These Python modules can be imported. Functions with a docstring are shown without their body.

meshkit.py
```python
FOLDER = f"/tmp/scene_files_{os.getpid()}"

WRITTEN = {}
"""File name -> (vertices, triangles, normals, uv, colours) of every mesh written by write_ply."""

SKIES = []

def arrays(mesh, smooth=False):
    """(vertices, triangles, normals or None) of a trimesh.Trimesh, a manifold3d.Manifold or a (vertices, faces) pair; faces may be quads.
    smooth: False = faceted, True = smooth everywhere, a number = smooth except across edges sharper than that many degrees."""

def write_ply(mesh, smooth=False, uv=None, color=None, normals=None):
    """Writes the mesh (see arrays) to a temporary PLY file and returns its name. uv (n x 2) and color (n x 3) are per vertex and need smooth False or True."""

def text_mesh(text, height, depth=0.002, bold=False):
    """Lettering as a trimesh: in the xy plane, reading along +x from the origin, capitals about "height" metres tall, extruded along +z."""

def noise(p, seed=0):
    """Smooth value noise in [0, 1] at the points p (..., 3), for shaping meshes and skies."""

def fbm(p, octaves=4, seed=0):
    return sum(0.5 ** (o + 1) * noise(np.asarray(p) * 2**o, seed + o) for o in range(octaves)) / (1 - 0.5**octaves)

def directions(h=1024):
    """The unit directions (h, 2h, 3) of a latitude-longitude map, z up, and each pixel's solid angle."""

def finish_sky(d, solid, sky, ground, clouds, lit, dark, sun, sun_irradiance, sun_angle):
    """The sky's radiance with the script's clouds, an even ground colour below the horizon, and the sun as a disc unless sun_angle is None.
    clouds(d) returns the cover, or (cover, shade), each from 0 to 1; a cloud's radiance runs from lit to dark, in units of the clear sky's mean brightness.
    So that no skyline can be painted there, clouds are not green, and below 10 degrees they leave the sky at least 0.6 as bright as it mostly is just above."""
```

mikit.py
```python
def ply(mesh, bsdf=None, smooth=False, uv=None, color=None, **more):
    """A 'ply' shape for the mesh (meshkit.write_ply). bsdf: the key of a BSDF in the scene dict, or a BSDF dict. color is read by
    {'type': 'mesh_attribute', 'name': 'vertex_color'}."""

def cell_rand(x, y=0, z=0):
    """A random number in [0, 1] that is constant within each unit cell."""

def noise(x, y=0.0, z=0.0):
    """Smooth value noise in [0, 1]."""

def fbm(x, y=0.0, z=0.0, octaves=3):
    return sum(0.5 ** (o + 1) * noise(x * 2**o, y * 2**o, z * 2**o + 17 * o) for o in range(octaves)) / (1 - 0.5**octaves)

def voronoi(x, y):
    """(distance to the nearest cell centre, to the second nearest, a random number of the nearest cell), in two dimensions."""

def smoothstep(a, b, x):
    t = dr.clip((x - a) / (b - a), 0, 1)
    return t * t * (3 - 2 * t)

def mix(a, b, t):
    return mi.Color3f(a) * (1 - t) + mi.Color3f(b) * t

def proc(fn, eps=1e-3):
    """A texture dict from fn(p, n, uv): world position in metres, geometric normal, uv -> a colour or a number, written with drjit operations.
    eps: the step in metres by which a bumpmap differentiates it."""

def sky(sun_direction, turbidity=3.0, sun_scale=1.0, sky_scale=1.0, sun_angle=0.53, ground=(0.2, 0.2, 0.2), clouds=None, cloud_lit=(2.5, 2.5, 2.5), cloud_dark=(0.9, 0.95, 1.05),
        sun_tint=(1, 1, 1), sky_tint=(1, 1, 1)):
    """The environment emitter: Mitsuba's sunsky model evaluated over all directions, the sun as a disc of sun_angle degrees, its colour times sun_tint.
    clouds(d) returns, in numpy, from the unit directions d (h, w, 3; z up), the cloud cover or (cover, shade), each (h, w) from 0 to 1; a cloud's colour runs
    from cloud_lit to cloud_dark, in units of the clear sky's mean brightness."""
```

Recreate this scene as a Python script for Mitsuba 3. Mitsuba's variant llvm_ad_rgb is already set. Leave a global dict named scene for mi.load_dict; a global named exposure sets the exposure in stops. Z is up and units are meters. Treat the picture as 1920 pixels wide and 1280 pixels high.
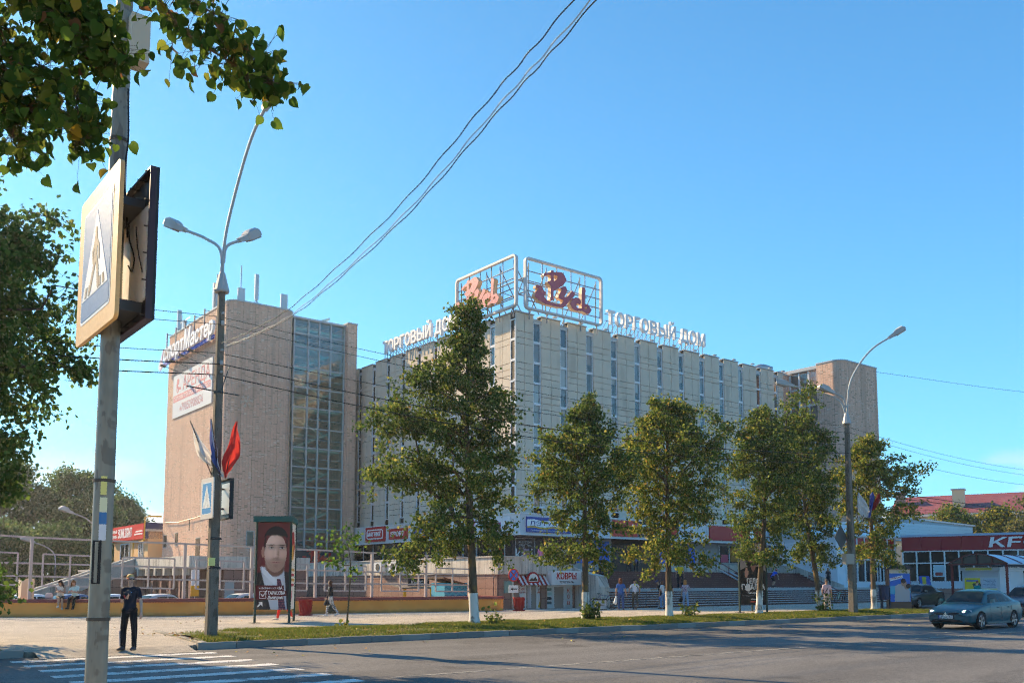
import math, random
import numpy as np, trimesh, mitsuba as mi, drjit as dr, mikit, meshkit, manifold3d
from shapely.geometry import Polygon, LineString, Point, box as sbox
from shapely.ops import unary_union
T = mi.ScalarTransform4f
scene, labels = {}, {}
random.seed(7); rng = np.random.default_rng(7)

# ---------------------------------------------------------------- camera, sky, exposure
AL, PT = math.radians(38.2), math.radians(5.5)      # x runs along the street to the right, y away from it, z up; heading and tilt of the lens
fwd = [math.sin(AL) * math.cos(PT), math.cos(AL) * math.cos(PT), math.sin(PT)]
EYE = [0, 0, 1.57]
scene['camera'] = {'type': 'perspective', 'fov': 2 * math.degrees(math.atan(960 / 1720)), 'fov_axis': 'x',
    'principal_point_offset_x': 0.0, 'principal_point_offset_y': -0.2234,
    'near_clip': 0.1, 'far_clip': 4000.0,
    'to_world': T().look_at(origin=EYE, target=[EYE[k] + fwd[k] for k in range(3)], up=[0, 0, 1])}
SAZ, SEL = math.radians(15.5), math.radians(30.5)
SUN = [-math.sin(SAZ) * math.cos(SEL), math.cos(SAZ) * math.cos(SEL), math.sin(SEL)]
def cloud_cover(d):
    el = np.degrees(np.arcsin(np.clip(d[..., 2], -1, 1)))
    p = d / np.maximum(np.linalg.norm(d[..., :2], axis=-1, keepdims=True), 1e-3)
    q = np.stack([p[..., 0] * 9, p[..., 1] * 9, el / 1.7], -1)
    n = meshkit.fbm(q, 5, 3)
    return np.clip((n - 0.47) * 8, 0, 1) * np.clip(1.3 - np.abs(el - 4.2) / 2.6, 0, 1) * 0.9
scene['sky'] = mikit.sky(SUN, turbidity=2.0, clouds=cloud_cover, cloud_lit=(2.0, 2.0, 2.05), cloud_dark=(0.9, 0.95, 1.05), sun_tint=(1.0, 0.92, 0.80), sky_tint=(0.47, 0.86, 1.0), sun_scale=1.0)
exposure = 3.0
scene['sky']['sampling_weight'] = 40.0

# ---------------------------------------------------------------- keys, materials
def unique(key):
    if key not in scene and key not in labels: return key
    k = 1
    while f'{key}_{k:03d}' in scene or f'{key}_{k:03d}' in labels: k += 1
    return f'{key}_{k:03d}'
_count = {}
def numbered(base):
    """the next free key of this base name"""
    k = _count.get(base, 0); _count[base] = k + 1
    return base if k == 0 else f'{base}_{k:03d}'
def thing(name, label, cat, group=None, kind=None):
    key = numbered(name)
    e = {}
    if label: e['label'] = label
    if cat: e['category'] = cat
    if group: e['group'] = group
    if kind: e['kind'] = kind
    labels[key] = e
    return key
def put(key, mesh, bsdf, smooth=False, color=None, **more):
    scene[key] = mikit.ply(mesh, bsdf, smooth=smooth, color=color, **more)
    return key
def part(parent, name, mesh, bsdf, smooth=False, color=None, label=None, kind=None, **more):
    key = numbered(f'{parent}__{name}')
    put(key, mesh, bsdf, smooth, color, **more)
    if label or kind:
        labels[key] = {**({'label': label} if label else {}), **({'kind': kind} if kind else {})}
    return key
def copy_part(parent, name, src, to_world):
    key = numbered(f'{parent}__{name}')
    scene[key] = {**scene[src], 'to_world': to_world}
    return key
def structure(name, mesh, bsdf, smooth=False, color=None, label=None, cat=None):
    key = thing(name, label, cat, kind='structure'); put(key, mesh, bsdf, smooth, color); return key
def rgb(c): return {'type': 'rgb', 'value': [float(x) for x in c]}
def srgb(r, g, b):
    return tuple(((x / 255 + 0.055) / 1.055) ** 2.4 if x > 10 else x / 255 / 12.92 for x in (r, g, b))
def B(name, color, rough=0.6, spec=0.4, metal=0.0, two=False, **kw):
    """one principled material of an even colour"""
    key = 'bsdf_' + name
    c = color if isinstance(color, dict) else rgb(color)
    d = {'type': 'principled', 'base_color': c, 'roughness': rough, 'specular': spec, 'metallic': metal, **kw}
    scene[key] = {'type': 'twosided', 'bsdf': d} if two else d
    return key
def C(r, g, b, rough=0.65, spec=0.35):
    """matte paint of a colour given as it looks on a swatch (0-255)"""
    key = f'paint_{int(r)}_{int(g)}_{int(b)}_{int(rough*100)}'
    if 'bsdf_' + key not in scene: B(key, srgb(r, g, b), rough, spec)
    return 'bsdf_' + key

def proc_mat(name, fn, rough=0.8, bump=None, bump_scale=0.01, two=False, spec=0.3, eps=2e-3):
    d = {'type': 'principled', 'base_color': mikit.proc(fn), 'roughness': rough, 'specular': spec}
    if bump is not None:
        d = {'type': 'bumpmap', 'bsdf': d, 'arbitrary': mikit.proc(bump, eps=eps), 'scale': bump_scale}
    if two: d = {'type': 'twosided', 'bsdf': d}
    scene['bsdf_' + name] = d
    return 'bsdf_' + name
N, FB, SS, MX, CR = mikit.noise, mikit.fbm, mikit.smoothstep, mikit.mix, mikit.cell_rand

def f_asphalt(p, n, uv):
    big = FB(p.x * 0.35, p.y * 0.9, 0.0, 3)
    patch = FB(p.x * 0.12 + 9, p.y * 0.5, 0.0, 2)
    grain = N(p.x * 55, p.y * 55) * 0.55 + N(p.x * 21, p.y * 21, 3.0) * 0.45
    lane = dr.exp(-dr.square((dr.abs(p.y - 16.8) - 0.8) / 0.55)) + dr.exp(-dr.square((dr.abs(p.y - 20.3) - 0.8) / 0.55))
    v = 0.096 + 0.05 * (big - 0.5) + 0.05 * (patch - 0.5) + 0.085 * (grain - 0.5) + 0.012 * lane
    v = v + 0.10 * SS(0.93, 0.99, grain) + 0.03 * (FB(p.x * 0.08, p.y * 2.2, 5.0, 3) - 0.5)
    rep = SS(0.60, 0.62, N(p.x * 0.10 + 3.0, p.y * 0.28, 11.0)); v = v * (1 - 0.16 * rep)
    oil = SS(0.70, 0.85, FB(p.x * 0.9, p.y * 0.9, 8.0, 3)); v = v * (1 - 0.35 * oil)
    crack = SS(0.012, 0.0, dr.abs(FB(p.x * 0.5, p.y * 0.5, 4.0, 4) - 0.5))
    v = v * (1 - 0.35 * crack * SS(0.5, 0.6, N(p.x * 0.3, p.y * 0.3, 9.0)))
    return mi.Color3f(v * 1.01, v * 0.985, v * 0.955)
proc_mat('asphalt', f_asphalt, 0.75)

def f_paint(p, n, uv):
    w = FB(p.x * 5, p.y * 5, 1.0, 4)
    g = N(p.x * 60, p.y * 60)
    return MX((0.16, 0.155, 0.15), (0.56, 0.55, 0.52), SS(0.30, 0.52, w * 0.75 + g * 0.25))
proc_mat('road_paint', f_paint, 0.7)
def f_faded(p, n, uv):
    w = FB(p.x * 4, p.y * 4, 7.0, 4)
    return MX((0.13, 0.126, 0.118), (0.30, 0.285, 0.25), SS(0.34, 0.62, w))
proc_mat('faded_paint', f_faded, 0.7)

def f_pave(p, n, uv):
    row = dr.floor(p.y / 0.10)
    off = 0.5 * (row - 2 * dr.floor(row / 2))
    cx = p.x / 0.20 + off
    fx, fy = cx - dr.floor(cx), p.y / 0.10 - row
    joint = dr.maximum(SS(0.06, 0.02, dr.minimum(fx, 1 - fx)), SS(0.12, 0.04, dr.minimum(fy, 1 - fy)))
    tone = CR(dr.floor(cx), row, 2.0)
    big = FB(p.x * 0.45, p.y * 0.45, 2.0, 3)
    base = MX((0.25, 0.215, 0.17), (0.49, 0.43, 0.355), 0.55 * tone + 0.45 * big)
    dirt = SS(0.56, 0.72, FB(p.x * 1.2, p.y * 2.0, 6.0, 3))
    base = MX(base, (0.22, 0.20, 0.17), dirt * 0.6)
    return MX(base, (0.17, 0.15, 0.12), joint * 0.85)
proc_mat('paving', f_pave, 0.85)

def f_soil(p, n, uv):
    a = FB(p.x * 1.5, p.y * 1.5, 0.0, 4)
    b = N(p.x * 18, p.y * 18)
    return MX(MX((0.07, 0.085, 0.025), (0.14, 0.105, 0.06), SS(0.45, 0.62, a)), (0.09, 0.10, 0.03), b * 0.5)
proc_mat('soil', f_soil, 0.95)

def f_brick(p, n, uv):
    hx = dr.select(dr.abs(n.x) > dr.abs(n.y), p.y, p.x)
    bw, bh = 0.27, 0.082
    ix, iz = dr.floor(hx / bw), dr.floor(p.z / bh)
    fx, fz = hx / bw - ix, p.z / bh - iz
    j = dr.maximum(SS(0.09, 0.03, dr.minimum(fx, 1 - fx)), SS(0.16, 0.06, dr.minimum(fz, 1 - fz)))
    t = CR(ix, iz, 5.0)
    col = CR(ix, 3.0, 1.0)
    big = FB(hx * 0.25, p.z * 0.25, 2.0, 4)
    base = MX((0.57, 0.34, 0.24), (0.75, 0.50, 0.38), 0.34 * t + 0.22 * col + 0.44 * big)
    base = MX(base, (0.70, 0.56, 0.47), SS(0.90, 0.97, t))
    base = MX(base, (0.38, 0.25, 0.19), SS(0.10, 0.04, t))
    wide = hx / 1.08 - dr.floor(hx / 1.08)
    j2 = SS(0.022, 0.010, dr.minimum(wide, 1 - wide))
    streak = SS(0.60, 0.78, FB(hx * 1.6, p.z * 0.10, 4.0, 3)) * 0.35
    base = MX(base, (0.23, 0.16, 0.125), streak)
    base = MX(base, (0.42, 0.32, 0.255), j * 0.8)
    return MX(base, (0.22, 0.155, 0.12), j2 * 0.7)
def b_brick(p, n, uv):
    hx = dr.select(dr.abs(n.x) > dr.abs(n.y), p.y, p.x)
    bw, bh = 0.27, 0.082
    ix, iz = dr.floor(hx / bw), dr.floor(p.z / bh)
    fx, fz = hx / bw - ix, p.z / bh - iz
    j = dr.minimum(SS(0.02, 0.10, dr.minimum(fx, 1 - fx)), SS(0.04, 0.18, dr.minimum(fz, 1 - fz)))
    return j * (0.6 + 0.4 * CR(ix, iz, 8.0))
proc_mat('brick', f_brick, 0.85, b_brick, 0.016, eps=6e-3)

def f_stone(p, n, uv):
    h = p.x + p.y
    a = FB(h * 2.2, p.z * 2.2, 0.0, 5)
    b = N(h * 26, p.z * 26)
    s = SS(0.60, 0.80, FB(h * 1.3, p.z * 0.22, 3.0, 3))
    pn = CR(dr.floor(h / 1.02), dr.floor(p.z / 1.1), 3.0)
    base = MX((0.51, 0.445, 0.36), (0.64, 0.565, 0.465), 0.50 * a + 0.28 * b + 0.22 * pn)
    return MX(base, (0.33, 0.295, 0.24), s * 0.45)
proc_mat('stone', f_stone, 0.85)

def f_granite(p, n, uv):
    h = p.x + p.y
    iz, ix = dr.floor(p.z / 0.6), dr.floor(h / 0.9)
    fx, fz = h / 0.9 - ix, p.z / 0.6 - iz
    j = dr.maximum(SS(0.03, 0.012, dr.minimum(fx, 1 - fx)), SS(0.045, 0.02, dr.minimum(fz, 1 - fz)))
    v = 0.45 * FB(h * 9, p.z * 9, 1.0, 3) + 0.35 * CR(ix, iz, 3.0) + 0.2 * N(h * 40, p.z * 40)
    return MX(MX((0.20, 0.105, 0.08), (0.33, 0.195, 0.155), v), (0.07, 0.04, 0.035), j * 0.8)
proc_mat('granite', f_granite, 0.55)

def f_concrete(p, n, uv):
    h = p.x + p.y
    a = FB(h * 1.7, p.z * 1.7, 1.0, 4)
    g = N(h * 30, p.z * 30)
    drip = SS(0.50, 0.72, FB(h * 5, p.z * 0.45, 3.0, 3)) * SS(0.35, 0.7, FB(h * 0.7, p.z * 0.7, 8.0, 2))
    base = MX((0.29, 0.275, 0.25), (0.50, 0.475, 0.43), 0.6 * a + 0.4 * g)
    return MX(base, (0.15, 0.14, 0.125), drip * 0.75)
proc_mat('concrete', f_concrete, 0.9)

def f_slab(p, n, uv):
    h = p.x + p.y
    ix = dr.floor(h / 0.42); fx = h / 0.42 - ix
    j = SS(0.05, 0.015, dr.minimum(fx, 1 - fx))
    a = FB(h * 3, p.z * 3, 1.0, 3)
    drip = SS(0.5, 0.75, FB(h * 6, p.z * 0.5, 3.0, 3))
    base = MX((0.42, 0.385, 0.33), (0.64, 0.59, 0.52), 0.4 * CR(ix, 2.0, 1.0) + 0.6 * a)
    base = MX(base, (0.19, 0.175, 0.155), drip * 0.6)
    return MX(base, (0.2, 0.19, 0.17), j * 0.6)
proc_mat('slab', f_slab, 0.85)

def f_pole(p, n, uv):
    a = FB(p.x * 9 + p.y * 9, p.z * 2.5, 1.0, 4)
    g = N((p.x - p.y) * 60, p.z * 60)
    st = SS(0.62, 0.70, FB(p.x * 14 - p.y * 11, p.z * 5, 5.0, 4))
    base = MX((0.085, 0.075, 0.062), (0.20, 0.18, 0.15), 0.55 * a + 0.45 * g)
    return MX(base, (0.07, 0.055, 0.04), st * 0.7)
proc_mat('pole_concrete', f_pole, 0.85)
def f_steel(p, n, uv):
    a = FB(p.x * 16 + p.y * 9, p.z * 1.6, 2.0, 4)
    g = N((p.x - p.y) * 40, p.z * 14)
    worn = SS(0.58, 0.66, FB(p.x * 11 - p.y * 17, p.z * 6, 5.0, 4))
    base = MX((0.12, 0.115, 0.09), (0.25, 0.235, 0.185), 0.65 * a + 0.35 * g)
    return MX(base, (0.09, 0.07, 0.05), worn * 0.65)
proc_mat('pole_steel', f_steel, 0.42, spec=0.5)

def f_bark(p, n, uv):
    a = FB(p.x * 9 + p.y * 5, p.z * 2.0, 1.0, 4)
    lich = SS(0.50, 0.66, FB(p.x * 5 + 3, p.y * 5, p.z * 2.2, 4))
    base = MX((0.045, 0.032, 0.022), (0.15, 0.11, 0.075), a)
    return MX(base, (0.24, 0.14, 0.025), lich * 0.55)
proc_mat('bark', f_bark, 0.95)
def f_white(p, n, uv):
    a = FB(p.x * 14 + p.y * 9, p.z * 3.0, 1.0, 4)
    return MX((0.20, 0.18, 0.155), (0.60, 0.58, 0.545), SS(0.36, 0.54, a))
proc_mat('whitewash', f_white, 0.95)
def f_yellow(p, n, uv):
    h = p.x * 0.9 + p.y * 0.4
    a = FB(h * 1.6, p.z * 1.6, 1.0, 4)
    d = SS(0.22, 0.0, p.z + 0.10 * (FB(h * 3, 0.0, 5.0, 3) - 0.5))
    return MX(MX((0.72, 0.275, 0.06), (0.86, 0.39, 0.095), a), (0.23, 0.15, 0.075), d * 0.7)
proc_mat('yellow_plaster', f_yellow, 0.85)
def f_roof(p, n, uv):
    k = (p.x * 0.9 - p.y * 0.2) / 0.7
    f = k - dr.floor(k)
    a = FB(p.x * 0.5, p.y * 0.5, p.z, 3)
    return MX(MX((0.16, 0.045, 0.05), (0.25, 0.085, 0.085), a), (0.10, 0.03, 0.035), SS(0.08, 0.03, dr.minimum(f, 1 - f)) * 0.6)
proc_mat('red_roof', f_roof, 0.5)

VC = {'type': 'mesh_attribute', 'name': 'vertex_color'}
scene['bsdf_leaf'] = {'type': 'principledthin', 'base_color': VC, 'roughness': 0.48, 'diff_trans': 0.95, 'spec_trans': 0.0, 'eta': 1.4}
scene['bsdf_blade'] = {'type': 'principledthin', 'base_color': VC, 'roughness': 0.6, 'diff_trans': 0.8, 'spec_trans': 0.0, 'eta': 1.35}
scene['bsdf_vertex'] = {'type': 'twosided', 'bsdf': {'type': 'principled', 'base_color': VC, 'roughness': 0.75, 'specular': 0.3}}
scene['bsdf_pane'] = {'type': 'thindielectric', 'int_ior': 1.52}
scene['bsdf_green_pane'] = {'type': 'thindielectric', 'int_ior': 1.7, 'specular_transmittance': rgb((0.46, 0.78, 0.72))}
B('white_metal', (0.62, 0.64, 0.66), 0.4, 0.5)
B('mullion', (0.36, 0.39, 0.41), 0.4, 0.5)
B('grey_metal', (0.36, 0.38, 0.40), 0.4, 0.5)
B('galv', (0.40, 0.41, 0.42), 0.35, 0.5, 0.6)
B('dark_metal', (0.035, 0.04, 0.045), 0.45, 0.5)
B('black', (0.012, 0.012, 0.013), 0.6, 0.3)
B('dark_glass', (0.012, 0.016, 0.019), 0.06, 0.55)
B('rubber', (0.018, 0.018, 0.019), 0.8, 0.2)
B('chrome', (0.7, 0.7, 0.7), 0.18, 0.5, 1.0)
B('alloy', (0.5, 0.51, 0.53), 0.3, 0.5, 0.8)

# the day's thin haze: one closed box of pale air round everything
HAZE = 0.00034
scene['haze_air'] = {'type': 'homogeneous', 'albedo': {'type': 'rgb', 'value': [0.90, 0.95, 0.99]}, 'sigma_t': HAZE, 'phase': {'type': 'hg', 'g': 0.55}}
scene['haze'] = {'type': 'cube', 'to_world': T().translate([0, 0, 13.3]).scale([1520, 1520, 15.2]), 'bsdf': {'type': 'null'}, 'interior': {'type': 'ref', 'id': 'haze_air'}}
labels['haze'] = {'label': 'thin summer haze in the air over the square', 'category': 'haze', 'kind': 'stuff'}
scene['camera']['medium'] = {'type': 'ref', 'id': 'haze_air'}

# ---------------------------------------------------------------- mesh helpers
def box(x0, x1, y0, y1, z0, z1):
    v = np.array([[x, y, z] for z in (z0, z1) for y in (y0, y1) for x in (x0, x1)], float)
    f = np.array([[0, 2, 3], [0, 3, 1], [4, 5, 7], [4, 7, 6], [0, 1, 5], [0, 5, 4], [2, 6, 7], [2, 7, 3], [0, 4, 6], [0, 6, 2], [1, 3, 7], [1, 7, 5]])
    return trimesh.Trimesh(v, f, process=False)
def join(*ms):
    l = []
    for m in ms: l += list(m) if isinstance(m, (list, tuple)) else [m]
    return trimesh.util.concatenate(l)
def moved(m, mat):
    m = m.copy(); m.apply_transform(np.asarray(mat, float))
    return m
def frame(o, x, y):
    """a 4 x 4 matrix: local x and y run along these directions from o, local z out of the plane"""
    x = np.asarray(x, float) / np.linalg.norm(x); y = np.asarray(y, float)
    y = y - x * (x @ y); y /= np.linalg.norm(y)
    m = np.eye(4); m[:3, 0], m[:3, 1], m[:3, 2], m[:3, 3] = x, y, np.cross(x, y), o
    return m
def rotz(a, loc=(0, 0, 0)):
    m = np.eye(4); c, s = math.cos(a), math.sin(a)
    m[:2, :2] = [[c, -s], [s, c]]; m[:3, 3] = loc
    return m
def front(u, v, z): return frame((u, v, z), (1, 0, 0), (0, 0, 1))          # faces the street
def leftf(u, v, z): return frame((u, v, z), (0, -1, 0), (0, 0, 1))         # faces left along the street
def plate(poly, depth, mat=None, z=0.0):
    ps = [poly] if isinstance(poly, Polygon) else list(poly.geoms)
    ms = []
    for g in ps:
        if g.area < 1e-9: continue
        m = trimesh.creation.extrude_polygon(g, depth, engine='earcut'); m.apply_translation([0, 0, z]); ms.append(m)
    m = join(ms)
    return moved(m, mat) if mat is not None else m
_text = {}
def text(s, h, mat, depth=0.02, bold=False, width=None, slant=0.0, z=0.0):
    k = (s, bold)
    if k not in _text: _text[k] = meshkit.text_mesh(s, 1.0, 1.0, bold)
    m = _text[k].copy(); v = np.array(m.vertices)
    v[:, 0] -= v[:, 0].min()
    sx = h if width is None else width / v[:, 0].max()
    v[:, 0] = v[:, 0] * sx + slant * v[:, 1] * h; v[:, 1] *= h; v[:, 2] = v[:, 2] * depth + z
    return moved(trimesh.Trimesh(v, m.faces, process=False), mat)
def tube(points, r, sides=8, caps=True):
    p = np.asarray(points, float); n = len(p)
    r = np.broadcast_to(np.asarray(r, float), (n,))
    t = np.gradient(p, axis=0); t /= np.linalg.norm(t, axis=1, keepdims=True) + 1e-12
    ref = np.array([0, 0, 1.0]) if abs(t[:, 2]).mean() < 0.9 else np.array([1.0, 0, 0])
    a = np.cross(t, ref); a /= np.linalg.norm(a, axis=1, keepdims=True) + 1e-12
    b = np.cross(t, a); g = np.arange(sides) * 2 * math.pi / sides
    v = (p[:, None] + r[:, None, None] * (np.cos(g)[None, :, None] * a[:, None] + np.sin(g)[None, :, None] * b[:, None])).reshape(-1, 3)
    i, j = np.meshgrid(np.arange(n - 1), np.arange(sides), indexing='ij')
    q = np.stack([i * sides + j, (i + 1) * sides + j, (i + 1) * sides + (j + 1) % sides, i * sides + (j + 1) % sides], -1).reshape(-1, 4)
    f = np.vstack([q[:, [0, 1, 2]], q[:, [0, 2, 3]]])
    if caps:
        v = np.vstack([v, p[:1], p[-1:]]); k = n * sides
        j = np.arange(sides); e = (n - 1) * sides
        f = np.vstack([f, np.stack([j * 0 + k, j, (j + 1) % sides], 1), np.stack([j * 0 + k + 1, e + (j + 1) % sides, e + j], 1)])
    return trimesh.Trimesh(v, f[:, ::-1], process=False)
def bar(a, b, r, sides=6): return tube([a, b], r, sides)
def beam(a, b, w, h):
    """a rectangular bar from a to b; w across, h up"""
    a, b = np.asarray(a, float), np.asarray(b, float); t = b - a; L = np.linalg.norm(t); t = t / L
    up = np.array([0, 0, 1.0]) if abs(t[2]) < 0.95 else np.array([0, 1.0, 0])
    s = np.cross(t, up); s /= np.linalg.norm(s); u = np.cross(s, t)
    m = np.eye(4); m[:3, 0], m[:3, 1], m[:3, 2], m[:3, 3] = t, -s, u, a
    return moved(box(0, L, -w / 2, w / 2, -h / 2, h / 2), m)
def lathe(prof, n=20, loc=(0, 0, 0)):
    m = trimesh.creation.revolve(np.asarray(prof, float), sections=n); m.apply_translation(loc); return m
def bez(pts, n=12):
    """a smooth polyline through the points (Catmull-Rom)"""
    p = np.asarray(pts, float); p = np.vstack([2 * p[0] - p[1], p, 2 * p[-1] - p[-2]]); out = []
    for i in range(1, len(p) - 2):
        for t in np.linspace(0, 1, n, endpoint=False):
            a, b, c, d = p[i - 1], p[i], p[i + 1], p[i + 2]
            out.append(0.5 * (2 * b + (c - a) * t + (2 * a - 5 * b + 4 * c - d) * t * t + (3 * b - a - 3 * c + d) * t ** 3))
    out.append(p[-2]); return np.array(out)
def rrect(x0, y0, x1, y1, r): return sbox(x0 + r, y0 + r, x1 - r, y1 - r).buffer(r, quad_segs=6)
# ---------------------------------------------------------------- ground, road, plaza
def sheet(x0, x1, y0, y1, z): return trimesh.Trimesh([[x0, y0, z], [x1, y0, z], [x1, y1, z], [x0, y1, z]], [[0, 1, 2], [0, 2, 3]], process=False)
structure('ground', sheet(-1500, 1500, -1500, 1500, -0.66), 'bsdf_soil', label='flat ground of the town around the square', cat='ground')
KV = 23.3                                                       # the far kerb
structure('road', box(-80, 320, -2, KV, -0.62, -0.12), 'bsdf_asphalt', label='grey asphalt road with tree shadows across it', cat='road')
structure('near_pavement', plate(Polygon([(-60, -25), (120, -25), (120, 5.2), (11, 5.2), (7, 8.4), (-60, 8.4)]), .6, None, -.6), 'bsdf_paving', label='pavement on the near side of the road', cat='pavement')
structure('parking_lot', box(-40, 33, 51.5, 130, -0.65, -0.55), 'bsdf_asphalt', label='sunken asphalt car park behind the yellow wall', cat='car park')
WALL = [(-14.0, 55.0), (1.0, 50.6), (7.67, 47.2), (13.78, 44.07), (31.4, 40.9)]    # the low yellow wall's front foot
plaza = Polygon([(-40, KV + 0.16), (4.3, KV + 0.16), (4.4, KV), (8.1, KV), (8.2, KV + 0.16), (200, KV + 0.16), (200, 100), (35.2, 100), (35.2, 52), (31.9, 46), (31.4, 41.2), (13.9, 44.4), (1.1, 51.0), (-14, 55.3), (-40, 60)])
structure('plaza', plate(plaza, 0.6, None, -0.6), 'bsdf_paving', label='paved square with small beige blocks', cat='pavement')
# asphalt side street at the right end of the square
structure('side_street', plate(Polygon([(49.5, KV + .16), (200, KV + .16), (200, 33), (58, 33), (52.5, 30.5)]), 0.004, None, 0.0), 'bsdf_asphalt', label='asphalt parking strip beside the pavilion', cat='road')

apron = trimesh.Trimesh([(4.5, KV + .02, .004), (8.0, KV + .02, .004), (8.0, 22.62, -.116), (4.5, 22.62, -.116)], [[0, 2, 1], [0, 3, 2]], process=False)
structure('apron', apron, 'bsdf_paving', label='paving sloping down to the road at the crossing', cat='pavement')
# zebra stripes and the lane line
zb = thing('zebra_crossing', 'white zebra crossing stripes painted across the near asphalt', 'crossing')
for k in range(11):
    v = 22.12 - 1.29 * k
    part(zb, 'stripe', box(3.85 + 0.03 * (k % 3), 8.25 - 0.05 * k, v - 0.22, v + 0.22, -0.119, -0.115), 'bsdf_road_paint')
ln = thing('lane_line', 'thin faded white line along the middle of the road', 'road marking')
put(ln, box(8.6, 150, 14.36, 14.44, -0.119, -0.115), 'bsdf_faded_paint')

# kerb stones: each about 1 m
def kerb_run(name, label, pts, zt, zb_, w, far=60):
    k = thing(name, label, 'kerb')
    rest = []
    for (a, b) in zip(pts[:-1], pts[1:]):
        a, b = np.array(a, float), np.array(b, float); L = np.linalg.norm(b - a); n = max(1, int(round(L)))
        for i in range(n):
            p, q = a + (b - a) * i / n, a + (b - a) * (i + 1) / n
            t = (q - p) / np.linalg.norm(q - p); p, q = p + t * 0.006, q - t * 0.006
            dz = rng.uniform(-0.008, 0.008)
            nrm = np.array([-t[1], t[0]])
            o = p + nrm * rng.uniform(-0.008, 0.008)
            m = frame((o[0], o[1], 0), (t[0], t[1], 0), (nrm[0], nrm[1], 0))
            ch = Polygon([(0, zb_), (0, zt - 0.015 + dz), (0.015, zt + dz), (w, zt + dz), (w, zb_)])
            e = trimesh.creation.extrude_polygon(ch, float(np.linalg.norm(q - p)), engine='earcut')
            e.apply_transform(np.array([[0, 0, 1, 0], [1, 0, 0, 0], [0, 1, 0, 0], [0, 0, 0, 1.0]]))
            e = moved(e, m)
            if np.linalg.norm(p) < far: part(k, 'stone', e, 'bsdf_kerb' if (i + len(rest)) % 3 else 'bsdf_kerb_pale')
            else: rest.append(e)
    if rest: part(k, 'far_stones', join(rest), 'bsdf_kerb', kind='stuff')
B('kerb', (0.17, 0.165, 0.155), 0.9); B('kerb_pale', (0.24, 0.23, 0.21), 0.9)
kerb_run('kerb', 'grey kerb along the grass strip right of the crossing', [(8.25, KV), (110, KV)], 0.05, -0.5, 0.15)
kerb_run('kerb', 'short grey kerb left of the crossing', [(-30, KV), (4.3, KV)], 0.05, -0.5, 0.15)
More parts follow.
